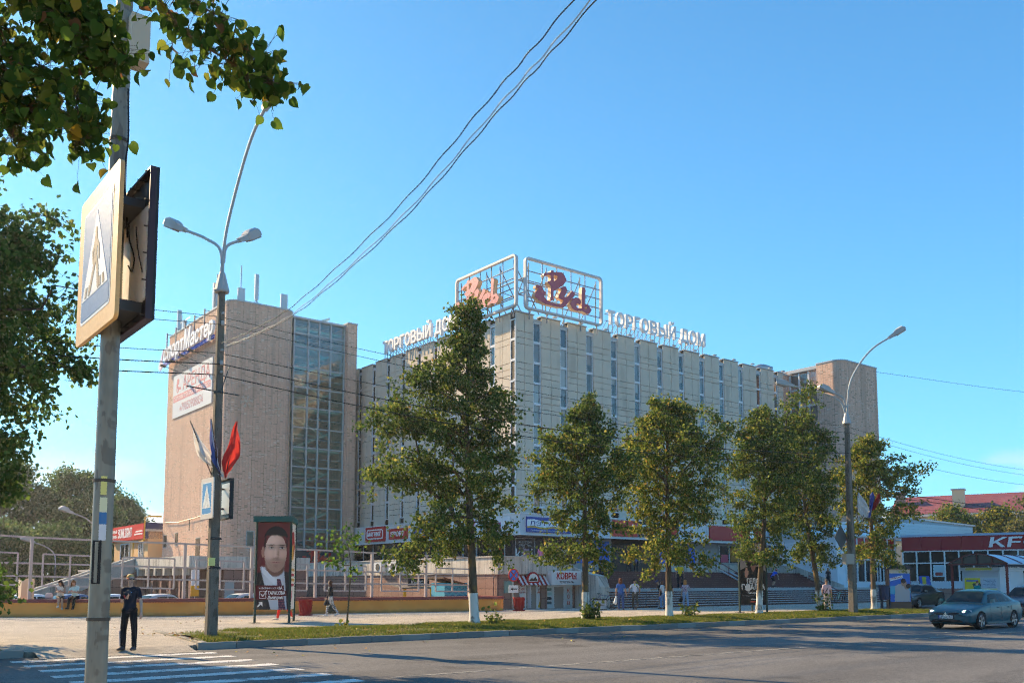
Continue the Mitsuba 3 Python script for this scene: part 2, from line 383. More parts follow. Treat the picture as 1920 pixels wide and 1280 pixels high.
kerb_run('edging', 'low pale edging blocks between the paving and the grass strip by the crossing', [(9.3, 30.2), (8.42, KV + 0.2)], 0.06, -0.3, 0.12)

# grass strips: raised soil and blades
def strip_poly(k):
    if k == 0: return Polygon([(8.55, KV + .17), (48.6, KV + .17), (47.5, 28.1), (9.2, 28.1), (9.0, 26.8)])
    return Polygon([(-30, KV + .17), (4.1, KV + .17), (2.0, 27.2), (-30, 29.6)])
def mound(x, y): return 0.03 + 0.07 * np.clip((np.asarray(y) - KV) / 1.5, 0, 1) * np.clip((28.6 - np.asarray(y)) / 1.5, 0.2, 1) + 0.05 * (meshkit.noise(np.stack([np.asarray(x) * .8, np.asarray(y) * .8, np.zeros_like(np.asarray(x, float))], -1)) - .5)
def mound_mesh(poly, step=0.35):
    x0, y0, x1, y1 = poly.bounds
    xs, ys = np.arange(x0, x1 + step, step), np.linspace(y0, y1, int((y1 - y0) / step) + 2)
    X, Y = np.meshgrid(xs, ys, indexing='ij'); Z = mound(X, Y)
    idx = np.arange(X.size).reshape(X.shape)
    q = np.stack([idx[:-1, :-1], idx[1:, :-1], idx[1:, 1:], idx[:-1, 1:]], -1).reshape(-1, 4)
    v = np.stack([X, Y, Z], -1).reshape(-1, 3)
    c = v[q].mean(1); import shapely
    keep = shapely.contains_xy(poly, c[:, 0], c[:, 1])
    q = q[keep]
    return trimesh.Trimesh(v, np.vstack([q[:, [0, 1, 2]], q[:, [0, 2, 3]]]), process=False)
import shapely
def blades(poly, n, seed, near=(0, 0)):
    r = np.random.default_rng(seed); x0, y0, x1, y1 = poly.bounds
    x = r.uniform(x0, x1, n * 2); y = r.uniform(y0, y1, n * 2)
    # fewer blades with distance: weight by 1/d
    d = np.hypot(x, y); keep = (r.random(len(x)) < np.clip(26 / d, 0.2, 1)) & shapely.contains_xy(poly, x, y)
    bare = meshkit.fbm(np.stack([x * .7, y * .9, x * 0], -1), 3, 5)
    keep &= r.random(len(x)) < np.clip((0.72 - bare) * 6, 0.12, 1)
    keep &= ~((x < 10.6) & (y > 25.6) & (r.random(len(x)) < .93))          # trodden corner by the post
    x, y = x[keep], y[keep]; n = len(x)
    z = mound(x, y) - 0.01; h = r.uniform(0.035, 0.10, n) * (0.7 + 0.9 * meshkit.noise(np.stack([x * 1.3, y * 1.3, x * 0 + 4], -1)))
    a = r.uniform(0, 2 * math.pi, n); w = r.uniform(0.008, 0.016, n) * np.clip(np.hypot(x, y) / 26, 1, 2.2)
    lean = r.normal(0, 0.6, (n, 2)) * h[:, None]
    p = np.stack([x, y, z], -1); e = np.stack([np.cos(a) * w, np.sin(a) * w, a * 0], -1)
    top = p + np.stack([lean[:, 0], lean[:, 1], h], -1)
    v = np.stack([p - e, p + e, top], 1).reshape(-1, 3)
    t = r.random((n, 1)); c = np.array([0.085, 0.14, 0.022]) * (1 - t) + np.array([0.20, 0.21, 0.045]) * t
    dry = r.random(n) < 0.12; c[dry] = np.array([0.34, 0.27, 0.11]) * r.uniform(.7, 1.1, (dry.sum(), 1))
    return trimesh.Trimesh(v, np.arange(3 * n).reshape(-1, 3), process=False), np.repeat(c, 3, 0)
for k, (n, lab) in enumerate(((95000, 'short sunlit grass on the strip along the kerb under the trees'), (16000, 'short grass on the strip left of the crossing'))):
    structure(('verge', 'verge')[k], mound_mesh(strip_poly(k)), 'bsdf_soil', smooth=True, label=('soil of the long verge right of the crossing', 'soil of the verge left of the crossing')[k], cat='verge')
    m, c = blades(strip_poly(k), n, 11 + k)
    g = thing('grass', lab, 'grass', kind='stuff'); put(g, m, 'bsdf_blade', color=c)
def fallen(n, seed):
    r = np.random.default_rng(seed); x = r.uniform(8, 48, n); y = np.where(r.random(n) < .75, r.uniform(KV + .2, 28, n), r.uniform(19, 40, n))
    z = np.where(y < KV, -0.112, np.where((y < 28) , mound(x, y) + 0.035, 0.012)); a = r.uniform(0, 6.28, n); s = r.uniform(0.03, 0.055, n)
    e1 = np.stack([np.cos(a) * s, np.sin(a) * s, r.normal(0, .012, n)], -1); e2 = np.stack([-np.sin(a) * s * .7, np.cos(a) * s * .7, r.normal(0, .012, n)], -1)
    p = np.stack([x, y, z], -1); v = np.stack([p - e1, p + e2, p + e1, p - e2], 1).reshape(-1, 3)
    i = np.arange(n)[:, None] * 4; f = np.vstack([i + [0, 1, 2], i + [0, 2, 3]])
    c = np.array([[0.42, 0.22, 0.05], [0.5, 0.38, 0.08], [0.25, 0.13, 0.05]])[r.integers(0, 3, n)]
    return trimesh.Trimesh(v, f, process=False), np.repeat(c, 4, 0)
m, c = fallen(2000, 21); g = thing('fallen_leaves', 'brown and yellow fallen leaves scattered over the grass and kerb', 'fallen leaves', kind='stuff'); put(g, m, 'bsdf_vertex', color=c)
# ---------------------------------------------------------------- the department store's main block
MU, MV, ZT = 41.05, 51.7, 21.45
store = thing('department_store', 'large pale stone shopping centre with tall strip windows and red roof signs', 'building')
W1 = [(42.73, 43.48), (45.39, 46.14), (48.08, 48.83), (50.77, 51.48), (53.44, 54.12), (56.15, 56.83), (58.84, 59.51), (61.5, 62.17), (64.17, 64.84), (66.85, 67.54), (69.51, 70.15), (72.16, 72.79)]
W2 = [(51.76, 52.36), (54.25, 54.9), (56.9, 57.55), (59.5, 60.1), (62.1, 62.7), (64.6, 65.2), (67.15, 67.75), (69.7, 70.3), (72.25, 72.85), (74.8, 75.4), (77.3, 77.9)]
part(store, 'core', join(box(MU + .55, 73.4, MV + .55, 88, -0.6, 21.1), box(MU + .1, 73.4, MV + .1, 88, 5.3, 6.5)), C(70, 68, 66))
part(store, 'roof', join(box(MU + .35, 73.5, MV + .35, 88, 21.1, 21.3)), 'bsdf_grey_metal')
Z0 = 6.45
def piers(wins, a0, a1):
    e = [a0] + [x for w in wins for x in w] + [a1]
    return [(e[i], e[i + 1]) for i in range(0, len(e), 2) if e[i + 1] - e[i] > .05]
big, small, backs, caps = [], [], [], []
def facade(wins, a0, a1, mk):
    """mk(h0, h1, d0, d1, z0, z1): a box from h0 to h1 along the facade and from d0 to d1 behind its face"""
    for (p0, p1) in piers(wins, a0, a1):
        zt = ZT + rng.uniform(-.04, .03)
        backs.append(mk(p0 + .03, p1 - .03, .09, .60, Z0, zt - .01))
        caps.append(mk(p0 - .06, p1 + .06, -.05, .5, zt + .012, zt + .085))
        n = max(1, int(round((p1 - p0) / .98))); w = (p1 - p0) / n
        for c in range(n):
            z = zt; k = 0
            while z > Z0 + .05:
                h = (1.40, .47, .47)[k % 3]; zb = max(z - h, Z0)
                pr = rng.uniform(0, .012)
                m = mk(p0 + c * w + .02, p0 + (c + 1) * w - .02, -pr, .085, zb + .019, z - .019)
                (big if k % 3 == 0 else small).append((m, p0))
                z -= h; k += 1
    for (p0, p1) in wins:
        caps.append(mk(p0 - .02, p1 + .02, .02, .5, 20.95, 21.12))
def mkf(h0, h1, d0, d1, z0, z1): return box(h0, h1, MV + d0, MV + d1, z0, z1)
def mkl(h0, h1, d0, d1, z0, z1): return box(MU + d0, MU + d1, h0, h1, z0, z1)
facade(W1, MU, 73.6, mkf)
nb = len(big)
facade(W2[1:], W2[0][1], 79.5, mkl)
facade([], MV + .004, W2[0][0], mkl)
order = sorted(range(len(big)), key=lambda i: (i >= nb) * (big[i][1] - 45) + .0)
for i in order[:290]: part(store, 'panel', big[i][0], 'bsdf_stone')
part(store, 'panel_courses', join([m for m, _ in small] + [big[i][0] for i in order[290:]]), 'bsdf_stone', kind='stuff')
part(store, 'pier_core', join(backs), C(52, 48, 42))
part(store, 'parapet_cap', join(caps), 'bsdf_grey_metal')
# windows: frame > pane, blind
BL = [C(128, 120, 108), C(104, 104, 104), C(78, 82, 90), C(150, 140, 124), C(44, 52, 64), C(160, 158, 150), C(140, 104, 78)]
def strip_windows(wins, mk, seed, off=0.0):
    r = random.Random(seed)
    o = off
    for (a, b) in wins:
        z = 20.95
        while z - 1.545 > Z0 - .8:
            z1, z0 = z, z - 1.545
            fr = join(mk(a + .01, a + .075, .06 - o, .16 - o, z0, z1), mk(b - .075, b - .01, .06 - o, .16 - o, z0, z1), mk(a + .075, b - .075, .06 - o, .16 - o, z0, z0 + .09), mk(a + .075, b - .075, .06 - o, .16 - o, z1 - .09, z1))
            k = part(store, 'window', fr, 'bsdf_window_frame')
            part(k, 'pane', mk(a + .075, b - .075, .12 - o, .124 - o, z0 + .09, z1 - .09), 'bsdf_window_pane')
            nn = len(labels)
            hb = 1.0 if seed == 5 else r.choice([0, .3, .55, 1.0, 1.0]) if z > 13 else r.choice([0, 0, .2, .5, 1.0])
            zb = z1 - .09 - hb * 1.36
            if hb: part(k, 'blind', mk(a + .04, b - .04, .26 if seed != 5 else .075, .28 if seed != 5 else .085, zb, z1 - .02), r.choice(BL) if seed != 5 else C(232, 228, 220))
            z -= 1.545
B('window_frame', (0.60, 0.63, 0.66), 0.35, 0.5)
scene['bsdf_window_pane'] = {'type': 'thindielectric', 'int_ior': 1.55}
strip_windows(W1, mkf, 3); strip_windows(W2[1:], mkl, 4, .04); strip_windows(W2[:1], mkl, 5, .075)
part(store, 'corner_post', box(MU - .01, MU + .09, MV + .012, MV + .055, Z0, ZT - .1), 'bsdf_window_frame')
# roof-edge floodlights and little fittings
lamps_ = []
for (p0, p1) in piers(W1, MU, 73.6)[1:]:
    x = (p0 + p1) / 2 + .3
    lamps_.append(join(box(x - .18, x + .18, MV - .22, MV - .02, ZT + .12, ZT + .2), bar((x, MV + .1, ZT), (x, MV - .05, ZT + .16), .02)))
for m in lamps_: part(store, 'floodlight', m, 'bsdf_grey_metal')

# ground-floor walls, canopy band with the shop signs
part(store, 'ground_floor_wall', join(box(MU + .02, 50.6, MV + .02, MV + .3, 2.3, 5.1), box(55.95, 69.2, MV + .02, MV + .3, 2.3, 5.1)), C(150, 152, 152))
part(store, 'canopy', join(box(40.2, 72.6, 50.2, MV + .02, 4.98, 6.40), box(40.2, MU, MV + .02, 79, 4.98, 6.40)), C(196, 200, 204, .45))
part(store, 'canopy_edge', join(box(40.12, 72.7, 50.12, 50.28, 6.40, 6.48), box(40.12, 72.7, 50.13, 50.28, 4.90, 4.98), box(40.12, 40.28, 50.28, 79, 6.40, 6.48), box(40.13, 40.28, 50.28, 79, 4.90, 4.98)), 'bsdf_white_metal')
for x in np.arange(42.2, 72, 2.0): part(store, 'canopy_joint', box(x, x + .03, 50.19, 50.21, 4.99, 6.39), C(140, 144, 150))
# signs on the canopy
def sign(name, label, parent=None): return thing(name, label, 'sign')
FV = 50.19
s = sign('shop_sign', 'blue, white and gold perfumery sign with wavy lettering on the white canopy corner')
part(s, 'board', box(40.75, 44.9, FV - .12, FV, 5.12, 6.20), C(34, 66, 150, .4))
wav = lambda y0, y1, n=26: Polygon([(x, y0 + .05 * math.sin(x * 3.1)) for x in np.linspace(0, 4.15, n)] + [(x, y1 + .05 * math.sin(x * 3.1)) for x in np.linspace(4.15, 0, n)])
part(s, 'white_band', plate(wav(.40, .86), .012, front(40.75, FV - .12, 5.12)), C(226, 230, 236, .4))
part(s, 'gold_band', plate(wav(.28, .38), .012, front(40.75, FV - .12, 5.12)), C(214, 168, 62, .4))
part(s, 'lettering', text('ЛЭТУАЛЬ', .30, front(41.0, FV - .133, 5.60), .012, width=3.6), C(34, 50, 120))
part(s, 'small_lettering', text('ПАРФЮМЕРИЯ И КОСМЕТИКА', .09, front(41.1, FV - .122, 5.20), .012, width=3.3), C(220, 224, 232))
s = sign('shop_sign', 'red and white sign panel left of the black one on the canopy')
part(s, 'board', box(49.2, 51.85, FV - .12, FV, 5.08, 6.32), C(196, 60, 52, .4))
part(s, 'lettering', text('Л', .6, front(51.1, FV - .12, 5.42), .03, True, width=.5), C(235, 235, 235))
s = sign('shop_sign', 'black sign board with white letters over the entrance')
part(s, 'board', box(52.05, 56.6, FV - .12, FV, 5.12, 6.30), C(24, 26, 30, .4))
part(s, 'lettering', text('БУКЕР', .68, front(52.35, FV - .12, 5.36), .04, True, width=3.1), C(225, 225, 225))
part(s, 'round_mark', plate(Point(3.9, .36).buffer(.36), .04, front(52.1, FV - .12, 5.36)), C(200, 74, 56))
s = sign('shop_sign', 'long red sign board with a white drop behind the tree leaves')
part(s, 'board', box(60.5, 67.8, FV - .12, FV, 5.1, 6.32), C(176, 44, 44, .4))
part(s, 'drop', plate(Point(5.6, .62).buffer(.33).union(Polygon([(5.35, .8), (5.6, 1.2), (5.85, .8)])), .03, front(60.5, FV - .12, 5.1)), C(235, 235, 235))
LU = 40.19
s = sign('shop_sign', 'red supermarket sign in a rounded white outline on the grey side canopy')
part(s, 'board', box(LU - .14, LU, 68.6, 71.9, 5.10, 6.38), C(190, 40, 42, .4))
rr = rrect(.25, .22, 3.05, 1.06, .25)
part(s, 'outline', plate(rr.difference(rr.buffer(-.09)), .03, leftf(LU - .14, 71.9, 5.10)), C(235, 235, 235))
part(s, 'lettering', text('МАГНИТ', .36, leftf(LU - .14, 71.5, 5.58), .03, True, width=2.3), C(240, 240, 240))
s = sign('shop_sign', 'small red sign beside the supermarket sign on the side canopy')
part(s, 'board', box(LU - .12, LU, 65.0, 67.9, 5.2, 6.1), C(186, 48, 44, .4))
part(s, 'lettering', text('SPORT', .4, leftf(LU - .12, 67.6, 5.45), .02, True, width=2.2), C(235, 235, 235))
s = sign('shop_sign', 'blue sign on the side canopy behind the large tree')
part(s, 'board', box(LU - .12, LU, 60.2, 64.0, 5.2, 6.1), C(40, 70, 150, .4))
part(s, 'white_stripe', box(LU - .14, LU - .12, 60.6, 63.6, 5.5, 5.62), C(220, 224, 232))
s = sign('shop_sign', 'pale sign with pink flowers at the corner end of the side canopy')
part(s, 'board', box(LU - .06, LU, 51.2, 58.6, 5.15, 6.25), C(205, 208, 214, .4))
part(s, 'lettering', text('ия', .55, leftf(LU - .06, 53.4, 5.45), .02, True, width=1.1), C(150, 70, 120))
for k, (y, z) in enumerate(((57.4, 5.9), (56.6, 5.5), (55.7, 6.0), (58.0, 5.45))): part(s, 'flower', plate(unary_union([Point(.16 * math.cos(a), .16 * math.sin(a)).buffer(.11) for a in np.arange(5) * 1.257]), .02, leftf(LU - .06, y, z)), C(214, 110, 160))
# brown shoe-shop banner
s = sign('shoe_shop_banner', 'dark brown banner with white lettering on the wall below the canopy corner')
part(s, 'board', box(40.72, 46.8, MV - .06, MV + .02, 2.95, 4.88), C(66, 44, 46, .5))
o = rrect(.2, .12, 2.05, 1.82, .02)
part(s, 'outline', plate(o.difference(o.buffer(-.04)), .012, front(40.72, MV - .06, 2.95)), C(190, 180, 182))
for z, t, w in ((1.46, 'ЕСЛИ', 1.15), (1.24, 'ОБУВЬ,', 1.15), (1.02, 'ТО', .4)): part(s, 'lettering', text(t, .15, front(40.72 + 1.12 - w / 2, MV - .06, 2.95 + z), .012, width=w), C(205, 200, 200))
part(s, 'lettering', text('kari', .72, front(40.98, MV - .06, 3.28), .012, width=1.55), C(222, 218, 218))
for z, t, x, w in ((1.22, 'ОБУВЬ', 3.1, 1.5), (.82, 'АКСЕССУАРЫ', 2.35, 3.2), (.42, '1 ЭТАЖ', 3.2, 1.7)): part(s, 'lettering', text(t, .24, front(40.72 + x, MV - .06, 2.95 + z), .012, width=w), C(215, 210, 210))
part(s, 'rule', box(43.1, 46.2, MV - .072, MV - .06, 3.66, 3.69), C(215, 210, 210))
# blue panels and the entrance
part(store, 'blue_panel', box(46.95, 50.3, MV - .04, MV + .02, 3.05, 4.75), C(28, 92, 190, .4))
part(store, 'blue_panel', box(56.1, 60.4, MV - .04, MV + .02, 3.15, 4.75), C(28, 92, 190, .4))
part(store, 'entrance_recess', join(box(50.6, 55.9, 53.6, 53.7, 2.3, 5.0), box(50.6, 50.7, MV + .3, 53.6, 2.3, 5.0), box(55.85, 55.95, MV + .3, 53.6, 2.3, 5.0), box(50.7, 55.85, MV + .3, 53.6, 4.6, 4.7)), C(60, 58, 54))
for k, x in enumerate((50.75, 52.05, 53.35, 54.65)):
    d = part(store, 'entrance_door', join(box(x, x + .07, 52.5, 52.6, 2.3, 4.55), box(x + 1.13, x + 1.2, 52.5, 52.6, 2.3, 4.55), box(x, x + 1.2, 52.5, 52.6, 4.48, 4.55), box(x + .07, x + 1.13, 52.5, 52.6, 2.3, 2.5)), 'bsdf_grey_metal')
    part(d, 'pane', box(x + .07, x + 1.13, 52.54, 52.545, 2.5, 4.48), 'bsdf_pane')
part(store, 'door_poster', join(box(53.5, 54.4, 52.46, 52.48, 3.0, 4.3)), C(196, 200, 150))
part(store, 'door_poster', join(box(52.2, 52.7, 52.46, 52.48, 3.3, 4.2)), C(86, 140, 190))
part(store, 'door_poster', join(box(55.0, 55.35, 52.46, 52.48, 2.9, 4.1)), C(40, 110, 190))
part(store, 'shop_window', box(63.6, 67.6, MV - .02, MV + .02, 3.3, 4.75), 'bsdf_dark_glass')
for x in (63.55, 64.9, 66.2, 67.55): part(store, 'shop_window_mullion', box(x, x + .09, MV - .06, MV + .03, 3.25, 4.8), 'bsdf_white_metal')
part(store, 'window_display', box(63.8, 64.8, MV - .03, MV - .021, 3.32, 4.0), C(196, 88, 110))
part(store, 'window_display', box(65.1, 66.1, MV - .03, MV - .021, 3.4, 4.6), C(170, 120, 60))
part(store, 'stone_plinth', box(56.1, 68.9, MV - .10, MV + .03, 2.3, 3.1), 'bsdf_slab')
# side glazing behind the left part of the terrace
part(store, 'side_glazing', box(MU + .05, MU + .07, MV + .35, 79, 2.3, 4.9), 'bsdf_dark_glass')
for y in np.arange(53, 79, 1.75): part(store, 'side_mullion', box(MU - .02, MU + .10, y, y + .08, 2.3, 4.9), 'bsdf_grey_metal')
part(store, 'side_rail', join(box(MU - .01, MU + .09, MV + .35, 79, 3.35, 3.42)), 'bsdf_grey_metal')
cr = thing('cross_sign', 'small red cross on the glass by the terrace corner', 'sign'); put(cr, join(box(MU - .10, MU - .04, 53.1, 53.9, 3.62, 3.74), box(MU - .095, MU - .045, 53.44, 53.56, 3.28, 4.1)), C(222, 66, 44))
# cctv and lamps over the canopy
for x in (41.6, 43.0):
    c = thing('wall_camera', ('grey wall camera at the corner above the canopy', 'white wall camera pointing right above the canopy')[x > 42], 'camera')
    put(c, join(bar((x, MV, 7.15), (x, MV - .45, 7.0), .03), beam((x - .15, MV - .45, 7.0), (x + .3, MV - .55, 7.06), .13, .12)), 'bsdf_white_metal')
p_ = thing('address_plate', 'blue street address plate on the stone wall above the canopy', 'sign')
part(p_, 'plate', box(47.0, 48.0, MV - .05, MV - .02, 7.7, 8.05), C(40, 92, 176)); part(p_, 'number_plate', box(47.55, 48.0, MV - .05, MV - .02, 8.1, 8.55), C(40, 92, 176))
# ---------------------------------------------------------------- roof signs
RUS = dict(P=[(1.9,3.17),(2.16,3.27),(2.16,3.1),(2.52,3.2),(2.9,3.26),(3.15,3.19),(3.31,2.98),(3.45,2.83),(3.37,2.6),(3.02,2.21),(2.64,1.96),(2.15,1.63),(2.15,1.23),(2.12,.96),(1.98,.88),(1.79,.92),(1.88,1.28),(1.89,1.96),(1.65,2.1),(1.55,2.25),(1.89,2.42),(1.9,2.78),(1.65,2.8),(1.28,2.6),(1.19,2.63),(1.22,2.81),(1.46,2.91),(1.89,3.04)],
 U=[(.46,1.76),(.76,1.8),(1.0,1.78),(1.18,1.52),(1.4,1.35),(1.24,1.15),(1.27,.97),(1.58,.78),(2.07,.71),(2.63,.72),(2.95,.85),(3.14,1.08),(3.07,1.14),(2.76,1.16),(2.6,1.27),(2.79,1.65),(2.99,1.93),(2.8,1.99),(3.08,2.17),(3.37,2.25),(3.52,1.99),(3.39,1.67),(3.17,1.38),(3.52,1.47),(3.78,1.74),(4.07,2.07),(4.29,1.89),(4.26,1.69),(3.9,1.37),(3.71,1.14),(3.45,.85),(3.13,.57),(2.76,.5),(2.07,.49),(1.27,.51),(.72,.65),(.33,.88),(.3,1.02),(.45,1.28),(.7,1.52),(.61,1.6),(.46,1.52)],
 S=[(4.0,1.42),(4.35,1.58),(4.68,1.62),(4.87,1.46),(4.97,1.28),(4.74,1.06),(4.64,1.2),(4.48,1.12),(4.41,.93),(4.61,.79),(5.03,.85),(5.03,.65),(4.41,.54),(4.03,.66),(3.8,.96)],
 B=[(5.05,2.54),(5.24,2.58),(5.44,2.37),(5.34,2.05),(5.3,1.24),(5.63,1.31),(5.85,1.1),(6.02,.88),(5.78,.56),(5.52,.51),(5.0,.69),(5.01,1.98)])
HOLES = dict(P=[(2.17,2.89),(2.49,2.9),(2.58,2.78),(2.39,2.54),(2.17,2.41)], B=[(5.27,.99),(5.49,1.08),(5.6,1.0),(5.39,.86)])
B('sign_red', srgb(168, 34, 48), 0.34, 0.9); B('sign_edge', srgb(214, 178, 140), 0.5)
B('frame_white', (0.50, 0.51, 0.52), 0.55, 0.4)
def rus_letters():
    out = {}
    for k, p in RUS.items():
        g = Polygon(p).buffer(0)
        if k in HOLES: g = g.difference(Polygon(HOLES[k]))
        g = g.buffer(.05, join_style=1).buffer(-.05).buffer(-.03).buffer(.03)
        out[k] = g
    return out
def roof_sign(label, mat, w, dpt):
    """mat: lower left of the frame; local z towards the viewer"""
    t = thing('roof_sign', label, 'sign')
    r = rrect(0, 0, w, 3.95, .36)
    part(t, 'frame', plate(r.difference(r.buffer(-.16)), .26, mat), 'bsdf_frame_white')
    grid, back = [], []
    def L(p): return (mat @ np.array([*p, 1.0]))[:3]
    for x in np.linspace(.3, w - .3, 6)[1:-1]: grid.append(bar(L((x, .1, .08)), L((x, 3.85, .08)), .04))
    for y in (.7, 1.45, 2.2, 2.95): grid.append(bar(L((.1, y, .06)), L((w - .1, y, .06)), .04))
    part(t, 'grid', join(grid), 'bsdf_sign_steel')
    for x in np.linspace(.5, w - .5, 5):
        back += [bar(L((x, 0, -.1)), L((x, 3.6, .0)), .04), bar(L((x, 3.4, .0)), L((x, -.1, -2.4)), .04), bar(L((x, 1.6, .0)), L((x, 1.5, -1.2)), .03), bar(L((x, -.7, .05)), L((x, .1, .05)), .05)]
    for y in (1.5, 2.6): back.append(bar(L((.4, y, -1.2)), L((w - .4, y, -1.2)), .05))
    part(t, 'bracing', join(back), 'bsdf_sign_steel')
    for k, g in rus_letters().items():
        from shapely import affinity as aff
        g = aff.translate(g, .25, .02)
        q = part(t, 'letter', plate(g, .02, mat, z=.62), 'bsdf_sign_red')
        part(q, 'side', plate(g, .36, mat, z=.259), 'bsdf_sign_edge')
B('sign_steel', (0.20, 0.20, 0.21), 0.5, 0.5)
roof_sign('red calligraphic lettering in a rounded white frame on the roof, facing the street', front(41.48, 51.35, 21.62), 7.85, .3)
roof_sign('sunlit pink-red calligraphic lettering in a rounded white frame on the roof, facing left', leftf(40.75, 58.8, 21.62), 7.75, .3)
def roof_text(label, mat, w, h, s):
    t = thing('roof_lettering', label, 'sign')
    n = len(s); x = 0.0
    # measured widths: set letters one by one
    ws = {' ': .42, 'Ы': 1.25, 'Д': 1.1, 'М': 1.15, 'Г': .78}
    tot = sum(ws.get(c, .95) for c in s); k = w / tot
    posts = []
    for c in s:
        cw = ws.get(c, .95) * k
        if c != ' ':
            part(t, 'letter', text(c, h, mat @ frame((x + .05 * cw, 0, 0), (1, 0, 0), (0, 1, 0)), .28, True, width=cw * .86), 'bsdf_letter_white')
            for f in (.25, .7):
                a = (mat @ np.array([x + cw * f, 0.02, .12, 1]))[:3]; b = (mat @ np.array([x + cw * f, -.72, .12, 1]))[:3]; d = (mat @ np.array([x + cw * f, -.72, -1.0, 1]))[:3]
                posts += [bar(a, b, .03), bar((mat @ np.array([x + cw * f, .35, -.02, 1]))[:3], d, .025)]
        x += cw
    for y in (.25, .75): posts.append(bar((mat @ np.array([0, y * h, -.05, 1]))[:3], (mat @ np.array([w, y * h, -.05, 1]))[:3], .03))
    part(t, 'stand', join(posts), 'bsdf_sign_steel')
B('letter_white', (0.70, 0.71, 0.73), 0.45, 0.4)
roof_text('row of white block letters on the roof above the street front', front(49.95, 51.5, 22.05), 12.0, 1.08, 'ТОРГОВЫЙ ДОМ')
roof_text('white block letters on the roof above the left front, partly behind the tall tree', leftf(40.9, 70.4, 21.85), 11.7, 1.08, 'ТОРГОВЫЙ ДОМ')

# ---------------------------------------------------------------- left brick tower
tw = thing('brick_tower', 'brick stair tower with a tall glass grid and rounded edges left of the store', 'building')
def arc(cx, cy, r, a0, a1, n=10): return [(cx + r * math.cos(a), cy + r * math.sin(a)) for a in np.radians(np.linspace(a0, a1, n))]
brick_plan = Polygon([(26.45, 84.7), *arc(27.35, 70.85, .9, 180, 270), *arc(31.2, 70.75, .85, 270, 350), (32.05, 71.0), (32.05, 84.7)])
part(tw, 'wall', plate(brick_plan, 24.0 + .65, None, -.65), 'bsdf_brick', smooth=35)
pil = Polygon([(36.98, 69.95), (37.85, 69.95), (37.85, 84.7), (36.98, 84.7)])
part(tw, 'pilaster', plate(pil, 24.55, None, -.65), 'bsdf_brick')
part(tw, 'roof_edge', join(plate(brick_plan.buffer(.06), .12, None, 24.0), plate(pil.buffer(.06), .12, None, 23.9), box(32.0, 36.98, 70.35, 84.7, 23.66, 23.84)), 'bsdf_grey_metal')
part(tw, 'back_wall', box(32.05, 36.98, 77.5, 84.6, -.65, 23.66), C(120, 156, 148))
zr = [23.62, 22.43, 21.3, 19.58, 17.85, 16.17, 14.45, 12.78, 11.15, 9.48, 7.76, 6.0, 4.25]
ur = [32.2, 33.5, 34.52, 35.58, 36.88]
for u in ur: part(tw, 'mullion', box(u - .05, u + .05, 70.38, 70.62, 4.2, 23.64), 'bsdf_mullion')
for i in range(len(zr) - 1):
    for j in range(4):
        a, b = ur[j] + .05, ur[j + 1] - .05; z1, z0 = zr[i], zr[i + 1]; zm = z0 + (z1 - z0) * .45
        k = part(tw, 'window', join(box(a, b, 70.42, 70.56, z0 - .05, z0 + .05), box(a, b, 70.44, 70.53, zm - .018, zm + .018)), 'bsdf_mullion')
        part(k, 'pane', box(a, b, 70.49, 70.494, z0 + .05, z1 - .05), 'bsdf_green_pane')
stair = []
for k, z in enumerate(np.arange(.6, 23, 1.72)):
    stair.append(box(32.1, 36.95, 71.2 if k % 2 else 74.0, 72.4 if k % 2 else 77.4, z, z + .16))
    x0, x1 = (32.6, 36.3) if k % 2 else (36.3, 32.6)
    stair.append(beam((x0, 72.6 if k % 2 else 73.6, z + .1), (x1, 72.6 if k % 2 else 73.6, z + 1.75), 1.0, .18))
part(tw, 'stair_flights', join(stair), C(196, 206, 196))
rails = []
for k, z in enumerate(np.arange(.6, 23, 1.72)):
    for h in (.35, .6, .85, 1.05): rails.append(bar((32.2, 71.25, z + h), (36.9, 71.25, z + h), .016, 4))
part(tw, 'stair_rail', join(rails), C(40, 96, 84))
part(tw, 'entrance_head', box(32.05, 36.98, 69.98, 70.6, 2.3, 4.18), C(60, 66, 72))
part(tw, 'logo', join([plate(Polygon([(x * .52, y * .42) for x, y in g.exterior.coords]).buffer(0), .06, front(32.9, 69.97, 2.98)) for g in rus_letters().values()]), C(186, 40, 38))
part(tw, 'lettering', text('ТОРГОВЫЙ ДОМ', .38, front(32.75, 69.97, 2.5), .05, True, width=3.9), 'bsdf_letter_white')
for k, x in enumerate((32.2, 33.4, 34.6, 35.8)):
    d = part(tw, 'entrance_door', join(box(x, x + .09, 70.3, 70.4, -.6, 2.3), box(x + 1.05, x + 1.14, 70.3, 70.4, -.6, 2.3), box(x + .09, x + 1.05, 70.3, 70.4, 2.1, 2.3)), C(70, 104, 128))
    part(d, 'pane', box(x + .09, x + 1.05, 70.34, 70.344, -.55, 2.1), 'bsdf_dark_glass')
part(tw, 'granite_base', join(box(26.40, 31.2, 69.86, 70.9, -.65, 2.9), box(26.38, 27.2, 70.9, 84.6, -.65, 2.45), box(36.95, 37.9, 69.90, 72, -.65, 2.9)), 'bsdf_granite')
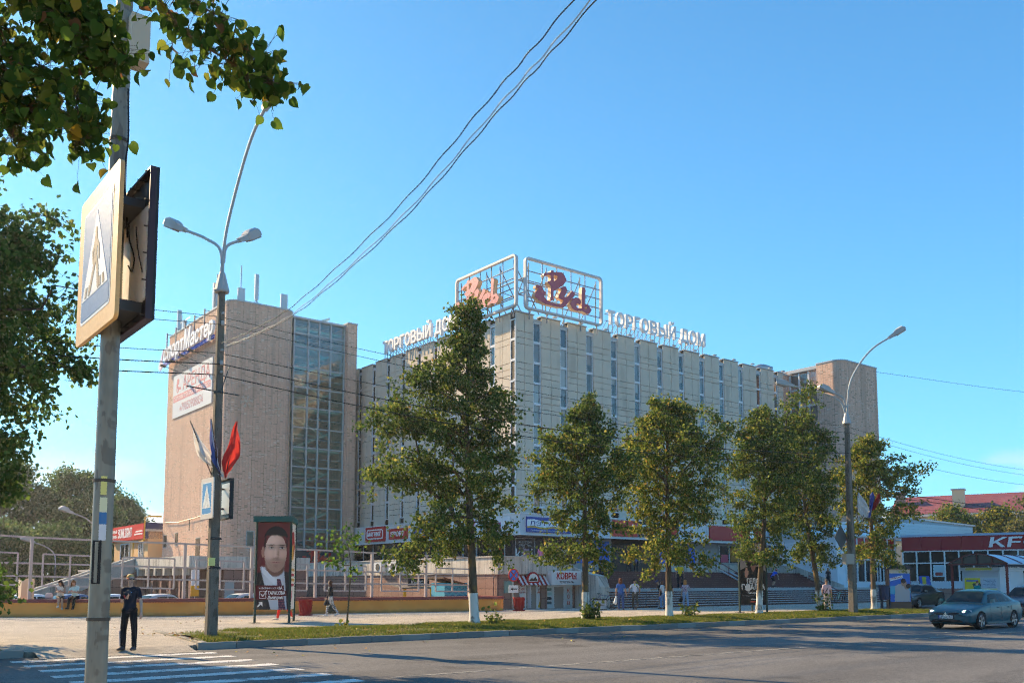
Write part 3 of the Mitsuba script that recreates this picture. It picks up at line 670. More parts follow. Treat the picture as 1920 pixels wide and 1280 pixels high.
for (a, b, z0, z1, face) in ((84.3, 83.5, 4.7, 5.75, 'l'), (81.2, 80.5, 4.8, 5.85, 'l'), (76.0, 75.0, 3.55, 5.2, 'l'), (28.35, 28.95, 4.3, 5.6, 'f'), (29.9, 30.4, 4.3, 5.6, 'f')):
    if face == 'l':
        k = part(tw, 'small_window', join(box(26.40, 26.5, b - .06, a + .06, z0 - .08, z0), box(26.42, 26.5, b - .06, a + .06, z1, z1 + .06)), 'bsdf_grey_metal'); part(k, 'grille', box(26.43, 26.46, b, a, z0, z1), C(70, 56, 48))
    else:
        k = part(tw, 'small_window', join(box(a - .06, b + .06, 69.90, 69.99, z0 - .08, z0), box(a - .06, b + .06, 69.92, 69.99, z1, z1 + .06), box(a - .06, a, 69.92, 69.99, z0, z1), box(b, b + .06, 69.92, 69.99, z0, z1)), 'bsdf_grey_metal'); part(k, 'pane', box(a, b, 69.93, 69.945, z0, z1), 'bsdf_dark_glass')
dr_ = [tube([(26.30, y, z) for y, z in ((84, 6.9), (80, 6.75), (76, 6.9), (72, 7.1))], .03, 5), bar((26.3, 77.3, 6.8), (26.3, 77.3, 5.9), .03)]
part(tw, 'wall_cable', join(dr_), 'bsdf_dark_metal')
# light ornaments
def snowflake(label, u, z):
    t = thing('snowflake_ornament', label, 'ornament'); m = []
    for a in np.arange(6) * math.pi / 3 + .2:
        c, s = math.cos(a), math.sin(a)
        m.append(bar((u, 69.86, z), (u + .5 * c, 69.86, z + .5 * s), .022, 5))
        for r in (.26, .4):
            for da in (.8, -.8): m.append(bar((u + r * c, 69.86, z + r * s), (u + r * c + .16 * math.cos(a + da), 69.86, z + r * s + .16 * math.sin(a + da)), .018, 5))
    put(t, join(m), C(190, 184, 172))
snowflake('wire snowflake ornament on the tower brickwork, the left of the two', 28.0, 15.95)
snowflake('wire snowflake ornament on the tower brickwork, the right of the two', 30.75, 15.65)
# sports shop lettering on the left face, with its rail
s = thing('wall_lettering', 'white sports shop lettering on a blue rail high on the tower left face', 'sign')
sl = -0.012
part(s, 'rail', join(beam((25.95, 84.6, 21.35), (25.95, 71.9, 21.35), .12, .30)), C(40, 70, 170))
x = 84.0
for c, w, b in zip('спортМастер', (.95, .95, 1.0, .95, .95, 1.45, .95, .9, .95, .95, .95), [0] * 11):
    part(s, 'letter', text(c, 1.45 if c != 'М' else 1.7, leftf(25.92, x, 21.55), .22, True, width=w * .98, slant=.12), 'bsdf_letter_white'); x -= w * 1.14
part(s, 'emblem', plate(Polygon([(0, 0), (.9, .45), (.35, .8), (.75, 1.9), (-.1, .95), (-.55, .35)]), .1, leftf(25.92, 85.2, 20.9)), C(206, 196, 216))
for y in np.arange(84, 72, -2.4): part(s, 'hanger', join(beam((26.0, y, 21.4), (26.0, y, 24.2), .1, .12), bar((26.0, y, 24.1), (26.8, y, 24.1), .03)), 'bsdf_sign_steel')
a = thing('rental_banner', 'large pale banner with red lettering on the tower left face', 'banner')
AB = leftf(26.36, 82.9, 16.15)
part(a, 'sheet', box(26.36, 26.44, 73.2, 82.9, 16.15, 20.0), C(196, 196, 198, .5))
part(a, 'lettering', text('АРЕНДА', 1.25, AB @ frame((2.6, 2.25, 0), (1, 0, 0), (0, 1, 0)), .015, width=6.6), C(186, 112, 120))
part(a, 'stripe', plate(sbox(.15, 1.42, 9.4, 2.02), .01, AB), C(190, 122, 128))
part(a, 'small_lettering', text('ТОРГОВОЙ И СКЛАДСКОЙ ПЛОЩАДИ', .34, AB @ frame((.35, 1.55, .01), (1, 0, 0), (0, 1, 0)), .01, width=8.8), C(226, 216, 216))
part(a, 'phone_number', text('+79052908834', .72, AB @ frame((1.9, .38, 0), (1, 0, 0), (0, 1, 0)), .015, width=5.8), C(186, 118, 124))
part(a, 'emblem', plate(unary_union([Point(1.3, 3.2).buffer(.28), LineString([(1.0, 2.9), (1.5, 2.55), (2.0, 2.5)]).buffer(.12), Point(1.25, 2.5).buffer(.3).difference(Point(1.25, 2.5).buffer(.16))]), .012, AB), C(186, 112, 120))
for k, y in enumerate((82.0, 79.6, 77.2, 74.9)):
    l = thing('banner_lamp', ('small arm lamp above the left end of the rental banner', 'small arm lamp above the rental banner, second from its left end', 'small arm lamp above the rental banner, third from its left end', 'small arm lamp above the right end of the rental banner')[k], 'lamp', 'arm lamps above the rental banner')
    part(l, 'arm', bar((26.45, y, 20.35), (25.2, y + .1, 20.7), .03), 'bsdf_dark_metal'); part(l, 'head', beam((25.35, y + .1, 20.66), (24.9, y + .12, 20.75), .3, .16), 'bsdf_dark_metal')
# antennas
def antenna(label, u, v, z0, parts_):
    t = thing('antenna', label, 'antenna')
    for nm, m in parts_: part(t, nm, m, 'bsdf_galv')
antenna('pair of tall antenna panels at the tower roof edge behind the lamp post', 26.9, 75, 24, [('panel', box(27.0, 27.35, 75.2, 75.5, 24.3, 26.9)), ('panel', box(27.0, 27.35, 73.6, 73.9, 24.3, 26.7)), ('mast', join(bar((27.2, 75.0, 23.9), (27.2, 75.0, 27.6), .05), bar((27.2, 74.0, 23.9), (27.2, 74.0, 26.9), .05)))])
antenna('cluster of short antennas on the far left roof corner of the tower', 27, 84, 24, [('panel', box(26.9, 27.25, 84.0, 84.3, 24.2, 26.6)), ('panel', box(26.9, 27.2, 82.4, 82.8, 24.2, 25.3)), ('mast', join(bar((27, 84.4, 23.9), (27, 84.4, 25.7), .05), bar((27, 83.2, 23.9), (27, 83.2, 25.9), .04), bar((27, 82.0, 23.9), (27, 82.0, 25.3), .04), bar((27, 83.4, 25.2), (27, 80.9, 25.2), .03)))])
antenna('box antenna with a thin mast on the tower roof left of centre', 28.2, 71.5, 24, [('panel', box(28.0, 28.55, 72.2, 72.5, 24.2, 25.9)), ('mast', bar((28.3, 72.5, 23.9), (28.3, 72.5, 27.9), .045))])
antenna('slim antenna on a tripod in the middle of the tower roof', 29.8, 73, 24, [('panel', box(29.7, 30.02, 72.9, 73.1, 25.4, 27.6)), ('tripod', join(bar((29.86, 73, 24.0), (29.86, 73, 25.6), .04), *[bar((29.86, 73, 25.4), (29.86 + dx, 73 + dy, 24.1), .025) for dx, dy in ((.8, 0), (-.7, .3), (.1, -.9))]))])
antenna('pale flat antenna panel on the right of the tower roof', 32, 71.6, 24, [('panel', box(31.6, 32.2, 71.9, 72.1, 24.3, 26.0)), ('mast', bar((31.9, 72.2, 23.9), (31.9, 72.2, 25.9), .05))])

TOWER_KEYS = [k for k in scene if k.split('__')[0] in labels and labels[k.split('__')[0]].get('category') in ('building', 'ornament', 'sign', 'banner', 'lamp', 'antenna') and k.split('__')[0].split('_0')[0] in ('brick_tower', 'snowflake_ornament', 'wall_lettering', 'rental_banner', 'banner_lamp', 'antenna')]
TOWER_PLACE = T().translate([27.97, 73.92, -0.09]).scale(1.0575).translate([-26.45, -69.9, 0])          # the tower is drawn at its own scale and set down beside the store
for k in TOWER_KEYS: scene[k]['to_world'] = TOWER_PLACE
# ---------------------------------------------------------------- right brick tower
t2 = thing('brick_tower', 'smaller brick tower with rounded corner at the right end of the store', 'building')
pl2 = Polygon([(75.5, 49.3), *arc(76.5, 47.7, 1.0, 180, 270), (81.6, 46.7), (81.6, 66), (76.2, 66), (76.2, 52.6), (76.2, 49.3)])
part(t2, 'wall', plate(pl2, 22.1, None, 0.0), 'bsdf_brick', smooth=35)
part(t2, 'link_wall', box(73.6, 76.2, 52.6, 66, 2.0, 21.6), 'bsdf_brick')
part(t2, 'roof_edge', join(plate(pl2.buffer(.06), .12, None, 22.1), box(73.4, 76.26, 52.5, 66, 21.6, 21.72)), 'bsdf_grey_metal')
vz = [49.4, 50.45, 51.5, 52.55]
for v in vz: part(t2, 'mullion', box(75.86, 76.06, v - .06, v + .06, 4, 21.75), 'bsdf_window_frame')
zz = [21.7, 20.1, 18.4, 16.6, 14.8, 13, 11.2, 9.4, 7.6, 5.8, 4.0]
for i in range(len(zz) - 1):
    for j in range(3):
        k = part(t2, 'window', box(75.9, 76.03, vz[j] + .06, vz[j + 1] - .06, zz[i + 1] - .07, zz[i + 1] + .07), 'bsdf_window_frame')
        part(k, 'pane', box(75.96, 75.964, vz[j] + .06, vz[j + 1] - .06, zz[i + 1] + .07, zz[i] - .07), 'bsdf_pane')
part(t2, 'blinds', join([box(76.12, 76.16, vz[j] + .08, vz[j + 1] - .08, zz[i + 1] + .4, zz[i] - .1) for i in range(0, 10) for j in range(3) if (i + j) % 3]), C(110, 104, 96))
part(t2, 'glazing_cap', box(75.7, 76.2, 49.35, 52.6, 21.78, 21.98), 'bsdf_grey_metal')
v_ = thing('roof_vent', 'grey curved metal vent on the roof by the right tower', 'vent')
part(v_, 'cowl', tube(bez([(75.2, 56, 21.7), (75.2, 56, 22.6), (75.6, 55.6, 22.95), (76.4, 55.0, 22.7)]), .42, 12), 'bsdf_galv', smooth=40); part(v_, 'hood', box(76.8, 78.2, 54.2, 55.2, 22.45, 22.6), 'bsdf_galv')
def uni_mesh(ms):
    """overlapping closed meshes as one solid"""
    M = manifold3d.Manifold.batch_boolean([manifold3d.Manifold(manifold3d.Mesh(np.array(m.vertices, np.float32), np.array(m.faces, np.uint32))) for m in ms], manifold3d.OpType.Add).to_mesh()
    return trimesh.Trimesh(np.array(M.vert_properties[:, :3], float), np.array(M.tri_verts), process=False)
# ---------------------------------------------------------------- terrace, stairs, basement shops
tr = thing('terrace', 'stone faced terrace with brown granite base and pale parapet in front of the store', 'terrace')
body = Polygon([(32.6, 43.0), (37.2, 43.0), (38.7, 43.0), (38.7, 47.4), (68.9, 47.4), (68.9, 51.6), (41.0, 51.6), (41.0, 75), (32.6, 75)])
part(tr, 'floor', plate(body.buffer(-.02), 2.9, None, -.58), C(150, 140, 132))
# front wall with two openings
op = [(34.35, 35.95), (36.75, 38.35)]
seg = [(32.6, 34.3), (35.98, 36.45), (38.62, 39.35)]
part(tr, 'granite_wall', join(box(32.58, 32.98, 43.2, 75, -.6, 2.05), *[box(a, b, 42.86, 43.2, -.5, 2.1) for a, b in seg], box(34.3, 35.98, 42.86, 43.2, 1.75, 2.1), box(36.45, 38.62, 42.86, 43.2, 1.95, 2.1)), 'bsdf_granite')
pf = Polygon([(0, 2.05), (0, 3.06), (4.55, 3.10), (6.75, 2.15), (6.75, 1.1), (4.55, 2.08)])
part(tr, 'parapet', plate(pf, .32, front(32.52, 43.0, 0)), 'bsdf_slab')
part(tr, 'parapet_side', box(32.5, 32.86, 43.02, 75, 2.06, 3.05), 'bsdf_slab')
part(tr, 'coping', join(beam((32.45, 42.84, 3.09), (37.1, 42.84, 3.13), .44, .07), beam((37.1, 42.84, 3.12), (39.3, 42.84, 2.17), .44, .07), box(32.42, 32.94, 43.06, 75, 3.055, 3.12)), 'bsdf_coping')
B('coping', (0.46, 0.44, 0.41), 0.8)
part(tr, 'stair_cheek', plate(Polygon([(40.6, 0), (40.6, 1.3), (40.9, 1.95), (47.3, 3.2), (47.3, 0)]), .8, np.array([[0, 0, 1, 38.75], [1, 0, 0, 0], [0, 1, 0, 0], [0, 0, 0, 1.0]])), 'bsdf_slab')
# shop fronts in the basement wall
sh = thing('bakery_shop', 'basement shop front with striped awning, arched red sign and open dark doorway', 'shop')
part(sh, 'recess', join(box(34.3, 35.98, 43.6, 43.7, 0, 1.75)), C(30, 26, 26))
part(sh, 'door_frame', join(box(34.95, 35.02, 43.1, 43.2, 0, 1.6), box(35.6, 35.67, 43.1, 43.2, 0, 1.6), box(35.02, 35.6, 43.1, 43.2, 1.53, 1.6)), 'bsdf_white_metal')
part(sh, 'open_door', box(35.02, 35.06, 42.7, 43.1, .05, 1.53), 'bsdf_white_metal')
for k, x in enumerate((34.36, 35.70)):
    q = part(sh, 'side_panel', box(x, x + .55, 42.98, 43.04, .0, 1.62), C(210, 214, 214))
    for j, (tt, ww) in enumerate((('ВСЕ', .3), ('ДЛЯ', .25), ('ДОМА', .4))): part(q, 'lettering', text(tt, .10, front(x + .28 - ww / 2, 42.98, 1.32 - .19 * j), .008, True, width=ww), C(170, 50, 46))
    part(q, 'picture', plate(Polygon([(.1, .02), (.45, .02), (.4, .25), (.32, .55), (.22, .3)]), .008, front(x, 42.98, .05)), C(40, 120, 80) if k == 0 else C(210, 170, 60))
for k in range(14):
    part(sh, 'awning_stripe', beam((33.92 + .165 * k + .08, 42.82, 1.98), (33.92 + .165 * k + .08, 42.35, 1.42), .155, .03), C(205, 205, 205) if k % 2 else C(150, 40, 40))
part(sh, 'arched_sign', plate(Point(0, 0).buffer(.48).intersection(sbox(-.5, -.18, .5, .5)), .06, front(35.02, 42.5, 1.72)), C(170, 44, 44))
part(sh, 'sign_picture', plate(Point(0, 0).buffer(.36).intersection(sbox(-.4, -.12, .4, .4)), .02, front(35.02, 42.44, 1.74)), C(206, 210, 206))
part(sh, 'sign_hill', plate(Polygon([(-.34, -.1), (-.15, .1), (0, .02), (.14, .14), (.34, -.1)]), .012, front(35.02, 42.42, 1.76)), C(80, 60, 50))
sh = thing('carpet_shop', 'carpet shop front with white box sign and red lettering right of the awning', 'shop')
part(sh, 'box_sign', box(36.35, 38.75, 42.3, 42.86, 1.42, 2.28), C(206, 210, 212, .4))
part(sh, 'lettering', text('КОВРЫ', .38, front(36.75, 42.3, 1.78), .02, True, width=1.6), C(180, 44, 40)); part(sh, 'small_lettering', text('ТЕКСТИЛЬ', .12, front(36.95, 42.3, 1.54), .012, True, width=1.2), C(60, 60, 64))
part(sh, 'wall_panel', box(36.45, 37.05, 42.98, 43.1, 0, 1.42), C(190, 204, 208)); part(sh, 'wall_panel', box(38.0, 38.62, 42.98, 43.1, 0, 1.42), C(200, 206, 206))
for j, c in enumerate('КОВ'): part(sh, 'red_letter', text(c, .24, front(38.18, 42.98, .95 - .38 * j), .01, width=.24), C(200, 60, 50))
for j in range(4): part(sh, 'notice', box(36.55, 36.9, 42.965, 42.98, .25 + .27 * j, .42 + .27 * j), C(*((60, 90, 96), (40, 50, 60), (150, 190, 190), (70, 110, 110))[j]))
part(sh, 'door_frame', join(box(37.05, 37.14, 43.0, 43.1, 0, 1.4), box(37.91, 38.0, 43.0, 43.1, 0, 1.4), box(37.14, 37.91, 43.0, 43.1, 1.3, 1.4)), 'bsdf_white_metal')
part(sh, 'door_glass', box(37.14, 37.91, 43.05, 43.055, 0, 1.3), 'bsdf_dark_glass'); part(sh, 'door_notice', box(37.35, 37.65, 43.03, 43.045, .7, 1.05), C(190, 190, 180))
nb_ = thing('notice_board', 'small pale green notice board on the granite wall left of the awning shop', 'notice board'); put(nb_, box(33.1, 33.7, 42.78, 42.86, .95, 1.65), C(120, 150, 140))
# stairs
st = thing('stairs', 'wide dark red granite stairs up to the store with pale worn nosings', 'stairs')
V0, D, H = 40.2, .33, .145
for k in range(8):
    v, z = V0 + D * k, H * k
    q = part(st, 'step', box(39.55, 72.5, v, V0 + D * 8 + .5, max(z - .02, -.4), z + H), 'bsdf_step_red' if k < 7 else 'bsdf_step_nose')
    part(q, 'nosing', box(39.55, 72.5, v - .03, v + .16, z + H - .032, z + H + .016), 'bsdf_step_nose')
part(st, 'landing', box(39.55, 80, V0 + D * 8 + .3, 52, -.4, H * 8 + .004), 'bsdf_step_nose')
for k in range(8):
    v, z = 44.8 + D * k, H * 8 + .15 * k
    q = part(st, 'step', box(39.55, 68.9, v, 47.6, z, z + .15), 'bsdf_step_red')
    part(q, 'nosing', box(39.55, 68.9, v - .02, v + .05, z + .15, z + .158), 'bsdf_step_dull')
B('step_red', (0.115, 0.035, 0.03), 0.6); B('step_nose', (0.46, 0.45, 0.44), 0.7); B('step_dull', (0.20, 0.10, 0.09), 0.7)
def handrail(label, u, v0, z0, v1, z1):
    t = thing('handrail', label, 'handrail')
    part(t, 'rail', tube([(u, v0, z0 + .95), (u, v1, z1 + .95)], .035), 'bsdf_rail'); part(t, 'lower_rail', tube([(u, v0, z0 + .5), (u, v1, z1 + .5)], .025), 'bsdf_rail')
    for f in (0, .5, 1): part(t, 'post', bar((u, v0 + (v1 - v0) * f, z0 + (z1 - z0) * f), (u, v0 + (v1 - v0) * f, z0 + (z1 - z0) * f + .95), .03), 'bsdf_rail')
B('rail', (0.20, 0.06, 0.06), 0.5)
handrail('red handrail at the left side of the upper stairs', 41.2, 44.8, 1.16, 47.3, 2.36)
handrail('dark red handrail in the middle of the upper stairs right of the entrance', 57.8, 44.8, 1.16, 47.3, 2.36)
handrail('dark red handrail further right on the upper stairs', 60.6, 44.8, 1.16, 47.3, 2.36)
handrail('red handrail at the right end of the stairs by the bicycles', 63.6, 40.2, 0, 42.8, 1.16)
rp = thing('ramp', 'pair of grey metal channel ramps laid on the upper stairs', 'ramp')
for u in (58.5, 59.3): part(rp, 'channel', beam((u, 44.5, 1.25), (u, 47.4, 2.50), .28, .06), 'bsdf_grey_metal')

# ---------------------------------------------------------------- yellow wall with its pipe trellis
yw = thing('low_wall', 'long low yellow plaster wall with a dark red coping along the square', 'wall')
wp = [np.array(w, float) for w in WALL]
ring = [tuple(p) for p in wp] + [(31.95, 41.4), (32.3, 44.5), (31.7, 44.6), (31.3, 41.55)] + [(p[0] + .12, p[1] + .55) for p in wp[-2::-1]]
part(yw, 'body', plate(Polygon(ring).buffer(0), 1.25, None, -.6), 'bsdf_yellow_plaster')
part(yw, 'coping', plate(Polygon(ring).buffer(.06, join_style=2), .16, None, .65), 'bsdf_coping_red')
B('coping_red', (0.20, 0.045, 0.045), 0.55)
tl = thing('pipe_trellis', 'pale pink painted pipe trellis standing on the low yellow wall', 'trellis')
TP = [(6.47, 48.16), (8.78, 46.98), (11.73, 45.47), (14.88, 44.19), (17.98, 43.63), (21.14, 43.06), (24.11, 42.53), (27.11, 41.99), (29.68, 41.53)]
ZB = [3.75, 3.6, 3.47, 3.37, 3.27, 3.18, 3.08, 2.98, 2.9]; ZT_ = [3.0, 2.89, 2.76, 2.68, 2.56, 2.46, 2.42, 2.36, 2.3]
ZR2 = [2.5, 2.45, 2.36, 2.27, 2.23, 2.19, 2.12, 2.05, 2.0]; ZR3 = [1.9, 1.86, 1.78, 1.70, 1.61, 1.52, 1.50, 1.46, 1.42]; ZBt = [1.5, 1.45, 1.35, 1.27, 1.21, 1.16, 1.13, 1.10, 1.08]
us = [p[0] for p in TP]
def tz(u, arr): return float(np.interp(u, us, arr))
def tv(u): return float(np.interp(u, us, [p[1] for p in TP]))
for (u, v), z in zip(TP, ZB): part(tl, 'post', beam((u, v, .8), (u, v, z), .13, .13), 'bsdf_trellis')
for nm, arr in (('top_beam', ZB), ('rail', ZR2), ('rail', ZR3)):
    for i in range(len(TP) - 1): part(tl, nm, beam((*TP[i], arr[i] + .04 * (nm == 'top_beam')), (*TP[i + 1], arr[i + 1] + .04 * (nm == 'top_beam')), .08, .08), 'bsdf_trellis')
B('trellis', srgb(180, 165, 158), 0.5, 0.4)
for k, (a, b) in enumerate(((9.22, 11.3), (12.31, 14.43), (15.38, 17.58), (18.55, 20.68), (21.58, 23.73), (24.57, 26.65), (27.63, 29.58), (6.6, 8.26))):
    g = part(tl, 'frame', uni_mesh([beam((u, tv(u) - .1, tz(u, ZBt)), (u, tv(u) - .1, tz(u, ZT_)), .07, .07) for u in (a, (a + b) / 2, b)] + [beam((a, tv(a) - .1, tz(a, z_)), (b, tv(b) - .1, tz(b, z_)), .072, .072) for z_ in (ZT_, ZBt)]), 'bsdf_trellis')

# ---------------------------------------------------------------- annex left of the tower
an = thing('annex', 'low concrete terrace annex with ramp, columns and pale canopy edge left of the tower', 'building')
part(an, 'deck', box(20.7, 27.9, 60.0, 90, 2.5, 2.7), 'bsdf_concrete')
part(an, 'canopy_edge', join(box(20.5, 20.75, 60.0, 72, 2.55, 3.32), box(20.75, 29.0, 59.95, 60.2, 2.55, 3.30)), 'bsdf_slab')
for y in np.arange(61, 72, 2.0): part(an, 'bracket', box(20.45, 21.2, y - .2, y + .2, 2.05, 2.55), 'bsdf_slab')
for y in np.arange(61, 72, 2.0): part(an, 'column', box(20.9, 21.3, y - .2, y + .2, -.6, 2.1), 'bsdf_granite')
part(an, 'back_wall', box(23.6, 27.9, 60.45, 90, -.6, 2.5), 'bsdf_granite')
part(an, 'front_wall', box(22.9, 28.9, 60.15, 60.4, -.6, 2.5), 'bsdf_granite')
d = part(an, 'door', box(22.95, 23.6, 60.12, 60.16, -.6, 1.6), C(160, 162, 160))
for v, nm in ((71.9, 'ramp_side'), (74.6, 'ramp_side')):
    part(an, nm, plate(Polygon([(9.5, -.6), (9.5, -.1), (13.4, .75), (20.7, 3.36), (20.7, 2.4), (13.6, -.2), (12.5, -.6)]), .25, front(0, v + .25, 0)), 'bsdf_concrete')
    part(an, 'ramp_coping', join(beam((9.4, v + .12, -.06), (13.4, v + .12, .80), .4, .09), beam((13.4, v + .12, .80), (20.7, v + .12, 3.41), .4, .09)), 'bsdf_coping')
part(an, 'ramp_flight', beam((9.5, 73.4, -.7), (20.7, 73.4, 2.55), 2.6, .2), 'bsdf_concrete')
part(an, 'ramp_wall', plate(Polygon([(12.6, -.6), (13.6, -.25), (20.7, 2.35), (20.7, -.6)]), .1, front(0, 72.05, 0)), 'bsdf_granite')
sl_ = thing('jewellery_shop', 'small beige shop with a red and white sign board behind the tower', 'building')
part(sl_, 'wall', box(25.6, 30, 86, 97, -.6, 6.2), C(214, 176, 130)); part(sl_, 'roof', box(25.3, 30, 85.8, 97.5, 6.2, 6.4), 'bsdf_grey_metal')
part(sl_, 'sign_board', box(25.2, 25.5, 86.2, 97.3, 5.55, 6.95), C(206, 62, 62, .4)); part(sl_, 'sign_end', box(25.3, 27.5, 86.0, 86.2, 5.55, 7.0), C(40, 50, 96))
part(sl_, 'lettering', text('SUNLIGHT', .85, leftf(25.2, 94.3, 5.85), .03, True, width=4.6), C(240, 236, 236))
part(sl_, 'small_lettering', text('ЮВЕЛИРНЫЙ', .3, leftf(25.2, 97.0, 6.35), .02, True, width=2.3), C(235, 225, 225)); part(sl_, 'small_lettering', text('ГИПЕРМАРКЕТ', .3, leftf(25.2, 97.0, 5.85), .02, True, width=2.3), C(235, 225, 225))
for k in range(2): part(sl_, 'small_print', box(25.18, 25.2, 86.5, 89.0 - .5 * k, 5.95 + .25 * k, 6.08 + .25 * k), C(235, 225, 225))
for y0, y1 in ((94.6, 91.6), (88.6, 87.4)):
    w = part(sl_, 'window', join(box(25.5, 25.62, y1, y0, 3.3, 3.4), box(25.5, 25.62, y1, y0, 5.2, 5.3), *[box(25.5, 25.62, y - .06, y + .06, 3.4, 5.2) for y in np.linspace(y1 + .06, y0 - .06, 3)]), 'bsdf_white_metal'); part(w, 'pane', box(25.56, 25.57, y1, y0, 3.4, 5.2), 'bsdf_dark_glass')
gp = thing('gas_pipe', 'yellow gas pipe bent up the corner of the beige shop', 'pipe'); put(gp, tube([(25.3, 89.5, 3), (25.3, 89.5, 5.3), (25.2, 86.0, 5.3), (25.0, 85.2, 5.4), (25.0, 85.2, 7.4), (25.3, 84.9, 7.5), (26.3, 84.6, 7.5)], .07, 8), C(206, 160, 50))

for k in scene:
    if k.split('__')[0] in ('jewellery_shop', 'gas_pipe'): scene[k]['to_world'] = TOWER_PLACE
# ---------------------------------------------------------------- fast-food pavilion on the right
kp = thing('pavilion', 'red and white glazed fast food pavilion at the right end of the square', 'building')
part(kp, 'side_wall', box(68.9, 69.3, 43.6, 51.6, 1.1, 5.5), C(206, 214, 222))
part(kp, 'stone_slope', plate(Polygon([(43.0, 1.15), (43.0, 1.35), (47.6, 2.95), (51.6, 3.3), (51.6, 1.15)]), .12, np.array([[0, 0, 1, 68.76], [1, 0, 0, 0], [0, 1, 0, 0], [0, 0, 0, 1.0]])), 'bsdf_slab')
b = thing('banner', 'wide white advertising banner on the white side wall of the pavilion', 'banner')
BM = leftf(68.88, 51.3, 3.55)
part(b, 'sheet', box(68.84, 68.9, 44.4, 51.3, 3.5, 5.0), C(226, 230, 236, .5))
part(b, 'lettering', text('ЮБО', 1.0, BM @ frame((.5, .25, .04), (1, 0, 0), (0, 1, 0)), .012, True, width=2.3), C(92, 96, 110))
for k in range(5): part(b, 'text_line', plate(sbox(4.0, 1.17 - .24 * k, 6.6 - .4 * (k % 2), 1.23 - .24 * k), .012, BM, z=.04), C(110, 110, 118))
for k in range(4): part(b, 'text_dot', plate(Point(3.8, 1.12 - .24 * k).buffer(.07), .012, BM, z=.04), C(*((60, 150, 80), (210, 90, 60), (60, 110, 190), (200, 60, 60))[k]))
part(b, 'swoosh', plate(LineString(bez([(2.9, .2), (3.2, .5), (3.4, 1.0), (3.7, 1.3)])).buffer(.06), .012, BM, z=.04), C(190, 160, 80))
part(kp, 'front_wall', join(box(69.3, 70.3, 43.65, 43.9, 1.1, 5.5), box(69.3, 78.3, 43.65, 43.9, 1.1, 1.55)), C(206, 214, 222))
PX = [70.3, 72.0, 73.2, 74.4, 75.6, 76.9, 78.2]
part(kp, 'mullions', join(*[box(x - .07, x + .07, 43.6, 43.78, 1.55, 5.5) for x in PX], *[box(70.3, 78.2, 43.62, 43.76, z - .06, z + .06) for z in (1.6, 3.55, 4.45, 5.45)]), 'bsdf_white_metal')
for i in range(len(PX) - 1):
    part(kp, 'red_panel', box(PX[i] + .07, PX[i + 1] - .07, 43.68, 43.72, 4.51, 5.39), C(176, 36, 40, .4))
    for z0, z1 in ((1.66, 3.49), (3.61, 4.39)): part(kp, 'pane', box(PX[i] + .07, PX[i + 1] - .07, 43.69, 43.7, z0, z1), 'bsdf_dark_glass')
part(kp, 'poster', box(70.6, 71.7, 43.64, 43.66, 2.0, 3.2), C(150, 156, 160))
part(kp, 'door', join(box(75.0, 75.1, 43.55, 43.62, 1.2, 3.4), box(76.0, 76.1, 43.55, 43.62, 1.2, 3.4), box(75.1, 76.0, 43.55, 43.62, 3.3, 3.4), box(75.1, 76.0, 43.55, 43.62, 1.2, 1.4)), 'bsdf_white_metal')
part(kp, 'door_step', box(73.8, 77.2, 42.9, 43.6, 1.17, 1.4), C(120, 122, 124))
# upper block with siding: boards one above the other
part(kp, 'upper_block', plate(Polygon([(68.6, 5.5), (68.6, 6.3), (84.6, 7.75), (99.0, 7.5), (99.0, 5.6)]), 8, front(0, 54.4, 0)), C(150, 176, 190))
for k in range(7):
    z = 5.62 + .29 * k; x1 = 98.9; x0 = 68.7 if z + .27 < 6.3 else 68.7 + max(0, (z + .27 - 6.3) / 1.45 * 16)
    if z + .27 < 7.52: part(kp, 'siding_board', beam((x0, 46.38, z + .135), (x1, 46.38, z + .135), .05, .272), C(178, 206, 220, .4))
part(kp, 'upper_cap', join(beam((68.4, 46.3, 6.36), (84.6, 46.3, 7.83), .2, .14), beam((84.6, 46.3, 7.83), (99.2, 46.3, 7.58), .2, .14)), 'bsdf_white_metal')
part(kp, 'flat_roof', box(68.6, 80, 43.3, 51.6, 5.5, 5.62), 'bsdf_white_metal')
# the wing that faces left, turned a little
WM = frame((78.2, 43.0, 1.16), (.331, -.944, 0), (0, 0, 1))
def wb(x0, x1, z0, z1, d0, d1): return moved(box(x0, x1, z0, z1, d0, d1), WM)
part(kp, 'wing_body', wb(0, 16, -1.3, 4.4, -9, -.35), C(64, 60, 58))
for i in range(10): part(kp, 'fascia_panel', wb(1.62 * i + .012, 1.62 * (i + 1) - .012, 3.2, 4.42, -.34, .02), C(150, 30, 36, .45))
part(kp, 'fascia_cap', wb(-.05, 16.2, 4.42, 4.62, -1.0, .10), C(150, 170, 196, .4))
part(kp, 'wing_sill', join(wb(0, 16, -.1, .45, -.34, .0), wb(0, 16, .45, .53, -.34, .08)), C(196, 206, 216))
part(kp, 'wing_plinth', wb(0, 16, -1.3, -.1, -.3, -.02), 'bsdf_granite')
WX = np.linspace(.06, 15.9, 15)
part(kp, 'wing_mullions', join(*[wb(x - .06, x + .06, .53, 3.2, -.2, -.02) for x in WX], wb(0, 16, 2.05, 2.16, -.2, -.03), wb(0, 16, 3.1, 3.2, -.2, -.03)), 'bsdf_white_metal')
for i in range(len(WX) - 1):
    for z0, z1 in ((.53, 2.05), (2.16, 3.1)): part(kp, 'wing_pane', wb(WX[i] + .06, WX[i + 1] - .06, z0, z1, -.13, -.12), 'bsdf_dark_glass')
part(kp, 'window_poster', wb(2.5, 3.4, .9, 1.95, -.115, -.1), C(170, 196, 206))
part(kp, 'window_poster', wb(2.65, 3.25, 1.0, 1.3, -.1, -.09), C(150, 70, 60))
